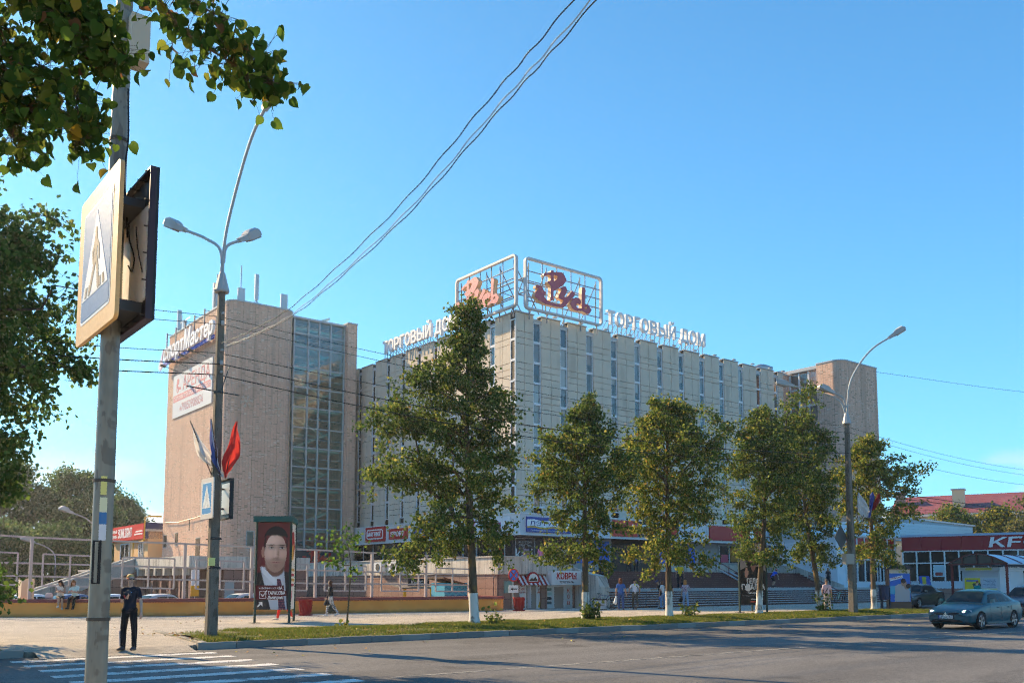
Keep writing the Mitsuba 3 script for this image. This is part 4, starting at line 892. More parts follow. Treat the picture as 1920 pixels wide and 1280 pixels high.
part(kp, 'lettering', text('KFC', .82, WM @ frame((6.95, 3.42, .02), (1, 0, 0), (0, 1, 0)), .12, True, width=3.9, slant=.22), 'bsdf_letter_white')
# ad pillar, sandwich board, kiosk, bus shelter
PMt = frame((50.75, 28.78, 0), (1.0, -.8, 0), (0, 0, 1))
def pbx(x0, x1, z0, z1, d0, d1): return moved(box(x0, x1, z0, z1, d0, d1), PMt)
ap = thing('advertising_pillar', 'brown advertising pillar with a hipped roof and a blue wedding poster', 'advertising pillar')
part(ap, 'body', pbx(0, 1.28, .05, 2.36, -.5, 0), C(120, 84, 66))
part(ap, 'roof', trimesh.convex.convex_hull(np.array([(PMt @ np.array([x, z, d, 1]))[:3] for x, z, d in ((-.15, 2.36, .15), (1.43, 2.36, .15), (1.43, 2.36, -.65), (-.15, 2.36, -.65), (.2, 2.6, -.2), (1.08, 2.6, -.2), (1.08, 2.6, -.3), (.2, 2.6, -.3))])), C(66, 48, 44))
part(ap, 'head_strip', pbx(.04, 1.24, 2.10, 2.34, 0, .012), C(214, 196, 170))
part(ap, 'poster', pbx(.04, 1.24, .45, 2.10, 0, .01), C(60, 106, 190))
part(ap, 'poster_sea', plate(Polygon([(.04, .9), (1.24, .9), (1.24, 1.3), (.6, 1.4), (.04, 1.35)]), .012, PMt), C(90, 170, 196))
part(ap, 'poster_dress', plate(Polygon([(.3, .46), (1.2, .46), (1.2, 1.1), (.95, 1.35), (.6, 1.5), (.35, 1.35)]), .016, PMt), C(196, 176, 172))
part(ap, 'poster_face', plate(unary_union([Point(.86, 1.52).buffer(.17), Point(1.02, 1.32).buffer(.15)]), .02, PMt), C(190, 140, 116))
part(ap, 'poster_hair', plate(unary_union([Point(.84, 1.66).buffer(.14), Point(1.12, 1.36).buffer(.14)]), .024, PMt), C(70, 46, 36))
part(ap, 'poster_ribbon', plate(Polygon([(.05, 1.82), (.8, 2.0), (.82, 1.84), (.05, 1.64)]), .024, PMt), C(232, 232, 232))
part(ap, 'lettering', text('СУПЕРПРИЗ', .10, PMt @ frame((.10, 1.73, .024), (1, .17, 0), (0, 1, 0)), .006, True, width=.66), C(190, 60, 60))
sb = thing('sandwich_board', 'small leaning sandwich board with a yellow and blue sheet behind the black car', 'sign')
SBM = frame((63.6, 33.6, 1.15), (.80, -.6, 0), (.25, .3, 1))
part(sb, 'sheet', moved(box(0, .75, 0, .95, -.03, 0), SBM), C(60, 90, 170)); part(sb, 'yellow_stripe', plate(Polygon([(.12, .08), (.38, .08), (.5, .88), (.2, .88)]), .01, SBM), C(206, 180, 70)); part(sb, 'legs', join(bar((63.6, 33.6, 1.15), (63.5, 33.5, 0), .03), bar((64.2, 33.15, 1.15), (64.1, 33.05, 0), .03), bar((64.0, 33.9, 1.9), (64.3, 34.3, 0), .03)), 'bsdf_dark_metal')
bs = thing('bus_shelter', 'arched polycarbonate shelter roof on dark red posts over the kiosks', 'shelter')
ay = [(25.2 + 3.65 * t, 2.72 + .62 * math.sin(math.pi * t)) for t in np.linspace(0, 1, 13)]
part(bs, 'roof', plate(Polygon(ay + [(y, z - .05) for y, z in ay[::-1]]), 13, np.array([[0, 0, 1, 58.0], [1, 0, 0, 0], [0, 1, 0, 0], [0, 0, 0, 1.0]])), C(120, 140, 166, .25), smooth=30)
part(bs, 'end_panel', plate(Polygon(ay), .03, np.array([[0, 0, 1, 58.06], [1, 0, 0, 0], [0, 1, 0, 0], [0, 0, 0, 1.0]])), C(46, 50, 50, .3))
ribs = [beam((57.98, ay[i][0], ay[i][1]), (57.98, ay[i + 1][0], ay[i + 1][1]), .08, .07) for i in range(12)] + [beam((57.98, 25.2, 2.70), (57.98, 28.85, 2.70), .09, .09)] + [beam((57.98, 25.2 + 3.65 * t, 2.72), (57.98, 25.2 + 3.65 * t, 2.70 + .62 * math.sin(math.pi * t)), .05, .05) for t in (.25, .5, .75)]
for x in (60, 62, 64, 66, 68): ribs += [beam((x, ay[i][0], ay[i][1] + .015), (x, ay[i + 1][0], ay[i + 1][1] + .015), .05, .05) for i in range(12)]
part(bs, 'frame', join(ribs), C(96, 46, 44))
for x in (58.2, 63.5, 68.8):
    for y in (25.35, 28.7): part(bs, 'post', beam((x, y, 0), (x, y, 2.72), .12, .12), C(110, 44, 42))
ks = thing('kiosk', 'white roller shutter kiosk with a yellow advert under the arched shelter', 'kiosk')
part(ks, 'body', box(58.9, 62.2, 26.1, 28.4, 0, 2.3), C(196, 202, 208)); part(ks, 'roof_box', box(58.75, 62.2, 26.0, 28.5, 2.3, 2.52), C(206, 212, 218))
for z in np.arange(1.9, 2.28, .09): part(ks, 'shutter_slat', box(58.86, 58.9, 26.2, 28.3, z + .008, z + .082), C(186, 192, 200))
part(ks, 'yellow_strip', box(58.72, 58.75, 26.5, 28.1, 2.34, 2.48), C(214, 206, 110))
part(ks, 'yellow_poster', box(58.86, 58.9, 27.3, 28.25, .2, 1.85), C(226, 206, 66)); part(ks, 'schedule_poster', box(58.86, 58.9, 26.25, 27.2, .2, 1.85), C(190, 202, 216)); part(ks, 'cream_poster', box(58.85, 58.86, 26.25, 27.2, .2, 1.2), C(226, 214, 150))
part(ks, 'headline', box(58.845, 58.86, 27.4, 28.15, 1.62, 1.74), C(120, 136, 170))
for y, z in ((27.5, 1.42), (27.9, .98)):
    part(ks, 'picture', plate(unary_union([Point(-.14, 0).buffer(.12), Point(.14, 0).buffer(.12)]).difference(Point(0, .02).buffer(.07)), .015, leftf(58.86, y, z)), C(70, 76, 70))
for k in range(6): part(ks, 'text_line', box(58.845, 58.86, 26.35, 27.1 - .12 * (k % 3), 1.72 - .09 * k, 1.745 - .09 * k), C(110, 130, 160))
k2 = thing('kiosk', 'small glazed kiosk with a yellow sign board right of the white kiosk', 'kiosk')
part(k2, 'body', box(62.4, 70.5, 26.2, 28.6, 0, 2.2), C(170, 176, 180)); part(k2, 'sign_board', box(62.5, 66.2, 25.9, 26.0, 2.15, 2.62), C(222, 182, 44))
part(k2, 'lettering', text('МИР ДВЕРЕЙ', .28, front(62.7, 25.9, 2.25), .02, True, width=3.2), C(170, 90, 30))
for x in (62.7, 64.2, 65.7): k = part(k2, 'window', box(x, x + 1.3, 26.15, 26.2, .9, 1.95), 'bsdf_dark_glass'); part(k2, 'goods', box(x + .1, x + 1.2, 26.13, 26.15, .35, .85), C(196, 176, 60))
part(k2, 'notice', box(67.4, 68.4, 26.15, 26.2, 1.0, 2.0), C(206, 210, 206))
# ---------------------------------------------------------------- far buildings
rb = thing('apartment_block', 'long old apartment block with a dark red metal roof beyond the pavilion', 'building')
RM = frame((125.5, 70.0, 0), (.331, -.944, 0), (0, 0, 1))
def rbx(x0, x1, z0, z1, d0, d1): return moved(box(x0, x1, z0, z1, d0, d1), RM)
part(rb, 'wall', rbx(0, 46, -.6, 10.9, -12, -.3), C(168, 160, 146)); part(rb, 'eave', rbx(-.5, 46, 10.9, 11.2, -12, .25), C(206, 204, 198))
rp_ = np.array([[-.6, 11.2, .3], [46.5, 11.2, .3], [46.5, 14.3, -6.2], [-.6, 14.3, -6.2], [46.5, 11.2, -12.5], [-.6, 11.2, -12.5]])
rv = np.array([(RM @ np.array([*p, 1]))[:3] for p in rp_])
part(rb, 'roof', trimesh.convex.convex_hull(rv), 'bsdf_red_roof')
part(rb, 'ridge_parapet', rbx(20, 46, 14.2, 15.3, -7.2, -6.2), C(120, 118, 116))
for i, x in enumerate((1.5, 4.0, 6.5, 10, 13, 16, 19, 22)):
    w = part(rb, 'window', join(rbx(x - .1, x + 1.3, 9.9, 10.0, -.32, -.25), rbx(x - .1, x, 8.2, 9.9, -.32, -.25), rbx(x + 1.2, x + 1.3, 8.2, 9.9, -.32, -.25)), C(220, 220, 220)); part(w, 'pane', rbx(x, x + 1.2, 8.2, 9.9, -.32, -.29), 'bsdf_dark_glass')
def chimney(x, d, z0, w, h, c, label):
    q = part(rb, 'chimney', rbx(x, x + w, z0, z0 + h, d - w, d), c); part(q, 'cap', rbx(x - .15, x + w + .15, z0 + h, z0 + h + .2, d - w - .15, d + .15), 'bsdf_grey_metal')
chimney(7.6, -1.5, 11.6, 1.5, 3.0, C(206, 184, 150), ''); chimney(-.2, -3, 12.5, 1.2, 2.2, C(150, 120, 110), ''); chimney(25.5, -6.5, 15.2, 2.0, 1.4, C(190, 196, 200), ''); chimney(34.5, -5, 13.8, 1.2, 2.0, C(130, 50, 54), '')
gd = [bar(*[(RM @ np.array([x, 15.3, -6.4, 1]))[:3] for x in (20, 46)], .03)] 
gr_ = []
for x in np.arange(21, 46, 1.5): gr_.append(bar((RM @ np.array([x, 15.2, -6.4, 1]))[:3], (RM @ np.array([x, 15.9, -6.4, 1]))[:3], .03, 4))
gr_.append(bar((RM @ np.array([21, 15.85, -6.4, 1]))[:3], (RM @ np.array([46, 15.85, -6.4, 1]))[:3], .03, 4))
for x in np.arange(0, 22, 1.4): gr_.append(bar((RM @ np.array([x, 11.3, .1, 1]))[:3], (RM @ np.array([x, 11.9, .1, 1]))[:3], .035, 4))
gr_.append(bar((RM @ np.array([0, 11.8, .1, 1]))[:3], (RM @ np.array([22, 11.8, .1, 1]))[:3], .03, 4))
part(rb, 'roof_rail', join(gr_), C(110, 50, 50))
lb = thing('brick_house', 'red brick building with graffiti covered ground floor far left behind the car park', 'building')
part(lb, 'wall', box(-20, 3.6, 104, 118, -.6, 9.5), C(150, 70, 52)); part(lb, 'lower_wall', box(-20, 6.2, 100.5, 104, -.6, 3.2), C(120, 140, 166)); part(lb, 'red_strip', box(5.0, 5.6, 100.4, 100.5, -.6, 3.6), C(150, 50, 46))
for z in (4.4, 7.0):
    for x in (-4, -1.5, 1.0): w = part(lb, 'window', box(x, x + 1.6, 103.9, 104, z, z + 1.7), 'bsdf_grey_metal'); part(w, 'pane', box(x + .1, x + 1.5, 103.88, 103.9, z + .1, z + 1.6), 'bsdf_dark_glass')
gp_ = []
r_ = random.Random(5)
for k in range(8):
    x = -3 + k * 1.05; gp_.append(plate(LineString(bez([(x + r_.uniform(-.3, .5), r_.uniform(.6, 2.6)) for _ in range(4)], 5)).buffer(.09), .01, front(0, 100.5, 0)))
part(lb, 'graffiti', join(gp_), C(206, 210, 214))
# ---------------------------------------------------------------- trees
LEAF = np.array([[0, 0, 0], [.34, .42, .05], [.30, -.42, .05], [1.0, 0, -.10], [.62, .34, .02], [.64, -.34, .02]])     # a lime leaf: heart shape in six triangles
LEAF_F = np.array([[0, 2, 1], [1, 2, 4], [2, 5, 4], [4, 5, 3]])
QUAD = np.array([[0, 0, 0], [.45, .42, .06], [1, 0, -.06], [.45, -.42, .06]]); QUAD_F = np.array([[0, 3, 1], [1, 3, 2]])
def leaves(pos, size, r, tones, shape=QUAD, faces=QUAD_F, droop=.55):
    """one mesh of leaves at pos; tones: (colour, weight) list; returns mesh, colours"""
    n = len(pos); k = len(shape)
    d = r.normal(0, 1, (n, 3)); d[:, 2] -= droop * 1.6; d /= np.linalg.norm(d, axis=1, keepdims=True)
    q = r.normal(0, 1, (n, 3)); s = np.cross(d, q); s /= np.linalg.norm(s, axis=1, keepdims=True); w = np.cross(s, d)
    sz = size * r.uniform(.7, 1.25, n)
    v = pos[:, None] + sz[:, None, None] * (shape[None, :, :1] * d[:, None] + shape[None, :, 1:2] * s[:, None] + shape[None, :, 2:] * w[:, None])
    f = (faces[None] + (np.arange(n) * k)[:, None, None]).reshape(-1, 3)
    cs = np.array([c for c, _ in tones]); p = np.array([x for _, x in tones], float)
    c = cs[r.choice(len(cs), n, p=p / p.sum())] * r.uniform(.75, 1.25, (n, 1))
    return trimesh.Trimesh(v.reshape(-1, 3), f, process=False), np.repeat(c, k, 0)
GREEN = [((.075, .12, .03), 6), ((.115, .16, .036), 4), ((.19, .225, .055), 2), ((.36, .33, .08), .8), ((.26, .16, .04), .2)]
DARK = [((.07, .13, .028), 6), ((.11, .175, .034), 4), ((.19, .21, .05), 1.4)]
GOLD = [((.09, .14, .03), 4.5), ((.16, .195, .04), 3.2), ((.36, .33, .07), 2.1), ((.32, .20, .05), .5)]
def wander(a, b, r, amt, n=6):
    a, b = np.asarray(a, float), np.asarray(b, float); L = np.linalg.norm(b - a)
    t = np.linspace(0, 1, n)[:, None]; off = r.normal(0, amt * L, (n, 3)) * (np.sin(np.pi * t))
    return a + (b - a) * t + off
def crown_pieces(base, top_z, low_z, extL, extR, seed, n_limbs, per_twig, lean=(0, 0), peak=.30, pw=.85, trunk_top=None, deep=None, spread=.30, twigs=7, r0=.14):
    """limbs, twigs and leaf places of a tree whose crown reaches extL to the left and extR to the right as seen from the road"""
    r = np.random.default_rng(seed); base = np.asarray(base, float)
    RV = np.array([.786, -.618, 0]); H = top_z - base[2]
    deep = deep or (extL + extR) / 2
    tp = [base, base + [lean[0] * .3, lean[1] * .3, low_z * .7], base + [lean[0], lean[1], H * .55], base + [lean[0] * .8 + r.normal(0, .15), lean[1] * .8, H * .97]]
    trunk = bez(tp, 7); tz = trunk[:, 2]
    wood, pts = [], []
    wood.append(tube(trunk, np.interp(tz, [base[2], base[2] + .35, low_z + .5, top_z], [r0 * 1.35, r0, r0 * .8, .012]), 9))
    for i in range(n_limbs):
        f = (i + .3) / n_limbs; z = low_z + .2 + (top_z - low_z) * (f ** .92) * .93
        p0 = np.array([np.interp(z, tz, trunk[:, k]) for k in range(3)])
        az = i * 2.399963 + r.normal(0, .35); c, s = math.cos(az), math.sin(az)
        w = (extR if c > 0 else extL) * c * c + deep * s * s
        prof = .5 + .5 * (f / peak) ** .7 if f < peak else max(0, 1 - (f - peak) / (1 - peak)) ** pw
        L = max(.35, w * prof * r.uniform(.70, 1.08))
        d = RV * c + np.array([.618, .786, 0]) * s
        rise = r.uniform(.05, .45) + .35 * f - (.85 if f < .12 else .25 if f < .22 else 0)
        p1 = p0 + d * L + np.array([0, 0, rise * L])
        limb = wander(p0, p1, r, .05, 7); limb[1:-1, 2] += .10 * L
        wood.append(tube(limb, np.linspace(.012 + .014 * L, .006, 7), 5, False))
        k = max(2, int(twigs * (.4 + L / 2.2)))
        for j in range(k):
            t = r.uniform(.22, 1.0); q0 = limb[min(6, int(t * 6))] + (limb[min(6, int(t * 6) + 1)] - limb[min(6, int(t * 6))]) * (t * 6 % 1)
            dd = d * r.normal(.45, .5) + np.array([-d[1], d[0], 0]) * r.normal(0, .75) + np.array([0, 0, r.normal(.05, .5)])
            q1 = q0 + dd * min(.95, .30 + .25 * L) * r.uniform(.5, 1.2)
            wood.append(tube([q0, (q0 + q1) / 2 + r.normal(0, .04, 3), q1], [.009, .006, .003], 3, False))
            m = int(per_twig * r.uniform(.4, 1.5)); tt = r.uniform(.1, 1.05, m)[:, None]
            pts.append(q0 + (q1 - q0) * tt + r.normal(0, spread * .42, (m, 3)) * [1, 1, .8])
    return trunk, wood, np.vstack(pts), r
TREE_V = 26.9
def lime(label, u, top_z, low_z, extL, extR, seed, n_limbs, per_twig, tones, group='lime trees along the grass strip', extra=None, size=.132, white=1.15, v=TREE_V, **kw):
    t = thing('lime_tree', label, 'tree', group)
    z0 = float(mound(u, v)) - .05
    trunk, wood, pts, r = crown_pieces((u, v, z0), top_z, low_z, extL, extR, seed, n_limbs, per_twig, **kw)
    if extra:
        for (a, b, rad, n) in extra:
            l = wander(a, b, r, .06, 8); wood.append(tube(l, np.linspace(rad, .012, 8), 7, False))
            for _ in range(n):
                q0 = l[r.integers(2, 8)]; q1 = q0 + r.normal(0, .55, 3) * [1, 1, .7]
                wood.append(tube([q0, q1], [.008, .003], 3, False)); m = int(per_twig * 1.2)
                pts = np.vstack([pts, q0 + (q1 - q0) * r.uniform(0, 1, (m, 1)) + r.normal(0, .16, (m, 3))])
    part(t, 'trunk', join(wood), 'bsdf_bark', smooth=True)
    if white:
        z = trunk[:, 2]; zz = np.linspace(z0 + .02, z0 + white, 8)
        pth = [[np.interp(h, z, trunk[:, 0]), np.interp(h, z, trunk[:, 1]), h] for h in zz]
        r0 = kw.get('r0', .14)
        part(t, 'whitewash', tube(pth, np.interp(zz, [z0, z0 + .35, low_z + .5], [r0 * 1.35, r0, r0 * .8]) + .018, 12, False), 'bsdf_whitewash', smooth=True)
    m, c = leaves(pts, size, r, tones)
    part(t, 'crown', m, 'bsdf_leaf', color=c)
    return t, len(pts)
nl = []
nl.append(lime('tallest lime tree with pointed top and forked trunk, in front of the store corner', 19.46, 12.2, 3.0, 4.1, 2.1, 31, 66, 58, GREEN, lean=(-.2, .25), peak=.26, pw=1.25, r0=.16, deep=2.6,
   extra=[((19.3, 27.0, 3.2), (17.2, 28.4, 7.8), .10, 22), ((18.6, 27.4, 4.0), (17.4, 28.2, 2.2), .05, 16), ((18.4, 27.6, 4.6), (16.6, 29.2, 5.6), .06, 18)]))
nl.append(lime('narrow lime tree second along the strip, with a leafy bush round its foot', 24.87, 9.0, 2.5, 2.5, 2.0, 32, 58, 48, GREEN, peak=.40, pw=.9))
nl.append(lime('broad lime tree with yellowing leaves in front of the main entrance', 29.72, 9.6, 2.5, 2.6, 2.9, 33, 66, 48, GOLD, peak=.44, pw=.7))
nl.append(lime('lime tree with a leaning trunk beside the black concert poster', 35.89, 10.0, 2.7, 1.9, 2.2, 34, 58, 48, GREEN, peak=.42, pw=.75, lean=(.35, -.25),
   extra=[((36.6, 26.5, 8.2), (38.2, 25.3, 10.9), .04, 12), ((36.2, 26.8, 8.0), (34.4, 28.2, 9.6), .04, 12)]))
nl.append(lime('lime tree with a bent trunk and shoots, left of the right lamp post', 40.93, 10.4, 2.8, 2.3, 2.0, 35, 58, 48, GREEN, peak=.42, pw=.7, lean=(-.55, .4)))
nl.append(lime('last lime tree of the row, yellowish, behind the right lamp post', 45.86, 9.5, 2.8, 2.0, 2.8, 36, 56, 46, GOLD, peak=.44, pw=.7))
# young tree
yt = thing('young_tree', 'thin young tree with bright green leaves beside the election poster', 'tree')
trunk = bez([(15.89, 29.79, 0), (15.95, 29.75, 1.2), (16.0, 29.8, 2.3), (15.85, 29.9, 3.3)], 6)
r = np.random.default_rng(41); wood = [tube(trunk, np.linspace(.035, .012, len(trunk)), 7)]; pts = []
for (z, du, dv, dz) in ((2.9, -.85, .75, .25), (2.75, -.75, .65, .05), (3.0, .4, -.3, .35), (2.5, -.55, .5, -.15), (3.1, -.1, -.2, .45), (2.9, .5, -.4, -.02), (1.9, .18, -.15, .15), (2.2, -.6, .5, .1), (3.2, -.5, .35, .2)):
    a = np.array([np.interp(z, trunk[:, 2], trunk[:, 0]), np.interp(z, trunk[:, 2], trunk[:, 1]), z]); b = a + [du, dv, dz]
    l = wander(a, b, r, .05, 5); wood.append(tube(l, np.linspace(.014, .004, 5), 4, False))
    for j in range(6):
        q = l[r.integers(1, 5)]; pts.append(q + r.normal(0, .12, (6, 3)))
part(yt, 'trunk', join(wood), 'bsdf_bark', smooth=True)
m, c = leaves(np.vstack(pts), .12, r, [((.10, .20, .03), 3), ((.16, .24, .04), 2), ((.06, .12, .02), 2)], LEAF, LEAF_F); part(yt, 'crown', m, 'bsdf_leaf', color=c)
# bushes and shoots at the trunks
def bush(label, u, v, rad, h, seed, n, tones=GREEN):
    b = thing('bush', label, 'bush', 'leafy shoots at the feet of the lime trees'); r = np.random.default_rng(seed); wood, pts = [], []
    for i in range(12):
        a = r.uniform(0, 6.28); q = np.array([u + rad * r.uniform(.2, 1) * math.cos(a), v + rad * r.uniform(.2, 1) * math.sin(a), .08 + h * r.uniform(.4, 1)])
        l = wander((u, v, .05), q, r, .06, 5); wood.append(tube(l, np.linspace(.012, .004, 5), 4, False))
        for _ in range(n // 12): pts.append(l[r.integers(1, 5)] + r.normal(0, .10, 3))
    part(b, 'stems', join(wood), 'bsdf_bark'); m, c = leaves(np.array(pts), .14, r, tones, LEAF, LEAF_F); part(b, 'foliage', m, 'bsdf_leaf', color=c)
bush('sparse shoots right of the tallest lime tree', 20.1, 26.6, .42, .62, 51, 90)
bush('dense bush round the foot of the narrow lime tree', 24.87, 26.6, .42, .78, 52, 260)
bush('shoots right of the whitewashed trunk before the main entrance', 30.4, 26.4, .45, .62, 53, 110)
bush('pale shoots at the foot of the bent lime tree by the right lamp post', 40.7, 26.6, .5, .95, 54, 130, GOLD)
bush('small tuft of yellow green shoots in the grass below the election poster', 15.0, 28.2, .2, .2, 55, 40, GOLD)
# big trees at the left edge
def big_tree(name, label, base, top_z, low_z, ext, seed, n_limbs, per_twig, tones, size, r0=.22, group=None, fill=0, **kw):
    t = thing(name, label, 'tree', group)
    trunk, wood, pts, r = crown_pieces(base, top_z, low_z, ext, ext, seed, n_limbs, per_twig, r0=r0, **kw)
    if fill:
        q = r.normal(0, 1, (fill, 3)); q /= np.linalg.norm(q, axis=1, keepdims=True); q *= r.random((fill, 1)) ** .4 * .80
        q = np.array([base[0], base[1], (top_z * .94 + low_z) / 2]) + q * [ext, ext, (top_z - low_z) / 2]; keep = meshkit.fbm(q * .9, 3, seed) > .42
        pts = np.vstack([pts, q[keep]])
    part(t, 'trunk', join(wood), 'bsdf_bark', smooth=True); m, c = leaves(pts, size, r, tones); part(t, 'crown', m, 'bsdf_leaf', color=c); return len(pts)
nl.append(big_tree('lime_tree', 'big dark lime tree at the left edge, its crown cut off by the frame', (1.2, 25.8, 0), 12.2, 1.7, 5.0, 61, 100, 74, DARK, .15, peak=.36, pw=.55, spread=.42, twigs=9, fill=22000))
FAR = [((.07, .13, .045), 5), ((.10, .165, .06), 4), ((.16, .205, .075), 2)]
far_trees = [((12.5, 119), 14.5, 5.2, 'tall dark willow far behind the car park, nearest the left edge'), ((20, 124), 16.2, 6.0, 'tallest dark willow far behind the car park'), ((27.5, 121), 15.2, 5.6, 'rounded dark willow left of the jewellery shop'), ((34.5, 128), 13.2, 4.2, 'lighter willow just left of the brick tower, furthest right of the group'), ((5, 112), 10.5, 4.5, 'pale sunlit tree beside the far red brick building')]
for k, ((u, v), h, w, lab) in enumerate(far_trees):
    nl.append(big_tree('willow_tree', lab, (u, v, -.6), h, -.2, w, 70 + k, 60, 46, FAR if k < 4 else GOLD, .34, .3, 'willows behind the car park', peak=.45, pw=.5, spread=1.1, twigs=6))
for k, (u, v, w, h) in enumerate(((9, 103, 4.5, 6.5), (15.5, 106, 4.5, 7.5), (22, 108, 4.5, 7.0), (28, 112, 4, 6.0))):
    big_tree('shrub', ('rounded dark shrub under the willows, nearest the left edge', 'dark shrub under the willows, second from the left', 'dark shrub under the willows, third from the left', 'dark shrub under the willows beside the jewellery shop')[k], (u, v, -.6), h, -.4, w, 170 + k, 40, 40, FAR, .34, .12, 'shrubs under the willows', peak=.35, pw=.4, spread=1.1, twigs=6)
YEL = [((.10, .14, .03), 4), ((.20, .22, .04), 3), ((.38, .32, .05), 2.4)]
for k, ((u, v), h, w, tn, lab) in enumerate((((107, 52.5), 10.4, 3.3, GOLD, 'green maple behind the pavilion roof'), ((108, 47.5), 10.2, 3.0, YEL, 'yellowing maple behind the pavilion roof'), ((106, 41.5), 11.8, 3.6, [((.10, .12, .05), 4), ((.16, .17, .07), 3), ((.24, .21, .08), 1)], 'grey green birch at the right edge behind the pavilion'))):
    nl.append(big_tree('maple_tree', lab, (u, v, -.6), h, 2.0, w, 90 + k, 40, 30, tn, .30, .2, None, peak=.45, pw=.5, spread=.8, twigs=6))

# the overhanging branches of the tree beside the camera: single leaves
ot = thing('overhanging_tree', 'branches of the nearest lime tree hanging into the top left corner', 'tree')
OB = [  # limbs: polylines through the air in front of the lens, with the number of leaves on each
 ([(.2, 6.9, 5.1), (.6, 6.3, 4.85), (.95, 5.75, 4.6), (1.12, 5.5, 4.34), (1.17, 5.46, 4.12)], 372),
 ([(.2, 6.6, 5.2), (.7, 5.9, 4.9), (.85, 5.75, 4.5), (.86, 5.7, 4.02)], 304),
 ([(.3, 6.2, 5.3), (.9, 5.6, 5.0), (1.10, 5.45, 4.80), (1.24, 5.38, 4.62)], 475),
 ([(.5, 6.0, 5.5), (1.1, 5.5, 5.15), (1.45, 5.22, 4.95), (1.62, 5.1, 4.72), (1.79, 4.95, 4.56), (1.92, 4.87, 4.47), (2.01, 4.79, 4.41)], 259),
 ([(.2, 6.4, 5.0), (.5, 6.0, 4.7), (.78, 5.78, 4.45), (.92, 5.66, 4.25)], 327),
 ([(1.45, 5.22, 4.95), (1.62, 5.08, 4.90), (1.80, 4.95, 4.80)], 90),
 ([(1.79, 4.95, 4.56), (1.84, 4.9, 4.62), (1.96, 4.82, 4.58)], 49),
 ([(.4, 6.4, 5.6), (.9, 5.8, 5.1), (1.05, 5.6, 4.85)], 327),
 ([(.6, 6.0, 5.4), (1.0, 5.58, 4.95), (1.20, 5.42, 4.78), (1.29, 5.36, 4.58)], 226)]
r = np.random.default_rng(101); wood, lp, lt = [], [], []
for l, n in OB:
    p = bez(l, 6); wood.append(tube(p, np.linspace(.012, .003, len(p)), 5, False)); L = len(p)
    for _ in range(n):
        t = min(L - 1, int(L * (1 - r.random() ** 1.4 * .75))); q = p[t] + r.normal(0, .088, 3) * [1, 1, .85]
        lp.append(q); lt.append(p[t])
lp = np.array(lp)
tw = [tube([lt[i], (lt[i] + lp[i]) / 2 + [0, 0, .01], lp[i]], [.002, .0015, .001], 3, False) for i in range(len(lp))]
part(ot, 'branch', join(wood), 'bsdf_bark'); part(ot, 'leaf_stalks', join(tw), 'bsdf_bark', kind='stuff')
part(ot, 'trunk', join(tube(bez([(-2.2, 4.5, -.05), (-2.1, 4.7, 2), (-1.7, 5.2, 4.2), (-1.2, 5.6, 6.5)], 6), np.linspace(.2, .08, 19), 9), *[tube(bez([(-1.75, 5.15, 4.0 + .2 * k), (-.8, 5.9, 4.9 + .1 * k), tuple(l[0])], 5), np.linspace(.05, .012, 11), 6, False) for k, (l, n) in enumerate(OB) if l[0][0] < 1]), 'bsdf_bark', smooth=True)
def one_leaf(q, r):
    d = r.normal(0, .8, 3); d[2] -= 1.5; d /= np.linalg.norm(d); s = np.cross(d, r.normal(0, 1, 3)); s /= np.linalg.norm(s); w = np.cross(s, d)
    sz = .064 * r.uniform(.62, 1.2); o = []
    for x, y, z in LEAF_BIG: o.append(q + sz * (x * d + y * s + (z + .25 * (abs(y)) + .12 * math.sin(3 * x)) * w))
    return np.array(o)
oc = [(0.0, .0), (-.10, .20), (-.06, .38), (.10, .50), (.32, .53), (.46, .50), (.50, .46), (.66, .40), (.72, .34), (.86, .18), (1.08, 0.0)]
LEAF_BIG = [(x, y, 0) for x, y in oc] + [(x, -y * .93, 0) for x, y in oc[1:-1]] + [(.15, 0, -.04), (.4, 0, -.05), (.7, 0, -.04)]
def leaf_faces():
    n = len(oc); R_ = list(range(n)); Lf = [0] + list(range(n, 2 * n - 2)) + [n - 1]; M_ = [0, 2 * n - 2, 2 * n - 1, 2 * n, n - 1]; f = []
    mi_ = [0, 0, 1, 1, 1, 2, 2, 2, 3, 3, 4]
    for side, flip in ((R_, False), (Lf, True)):
        for i in range(n - 1):
            a, b = side[i], side[i + 1]; ma, mb = M_[mi_[i]], M_[mi_[i + 1]]
            for t in ((a, b, ma), (b, mb, ma)):
                if len(set(t)) == 3: f.append(t[::-1] if flip else t)
    return np.array(f)
LBF = leaf_faces(); LT = [((.045, .09, .016), 6), ((.08, .135, .02), 4), ((.17, .20, .03), 2), ((.30, .22, .03), .35), ((.22, .10, .04), .2)]
LC = np.array([c for c, _ in LT]); LW = np.array([w for _, w in LT]); LW = LW / LW.sum()
order = r.permutation(len(lp)); rest_v, rest_c = [], []
scene['bsdf_leaf_even'] = scene['bsdf_leaf']
for k, i in enumerate(order):
    v = one_leaf(lp[i], r); c = np.repeat((LC[r.choice(len(LC), p=LW)] * r.uniform(.7, 1.3))[None], len(v), 0)
    if k < 290: part(ot, 'leaf', trimesh.Trimesh(v, LBF, process=False), 'bsdf_leaf', smooth=True, color=c)
    else: rest_v.append(v); rest_c.append(c)
nv = len(LEAF_BIG); V = np.vstack(rest_v); F_ = (LBF[None] + (np.arange(len(rest_v)) * nv)[:, None, None]).reshape(-1, 3)
part(ot, 'more_leaves', trimesh.Trimesh(V, F_, process=False), 'bsdf_leaf', smooth=True, color=np.vstack(rest_c), kind='stuff')
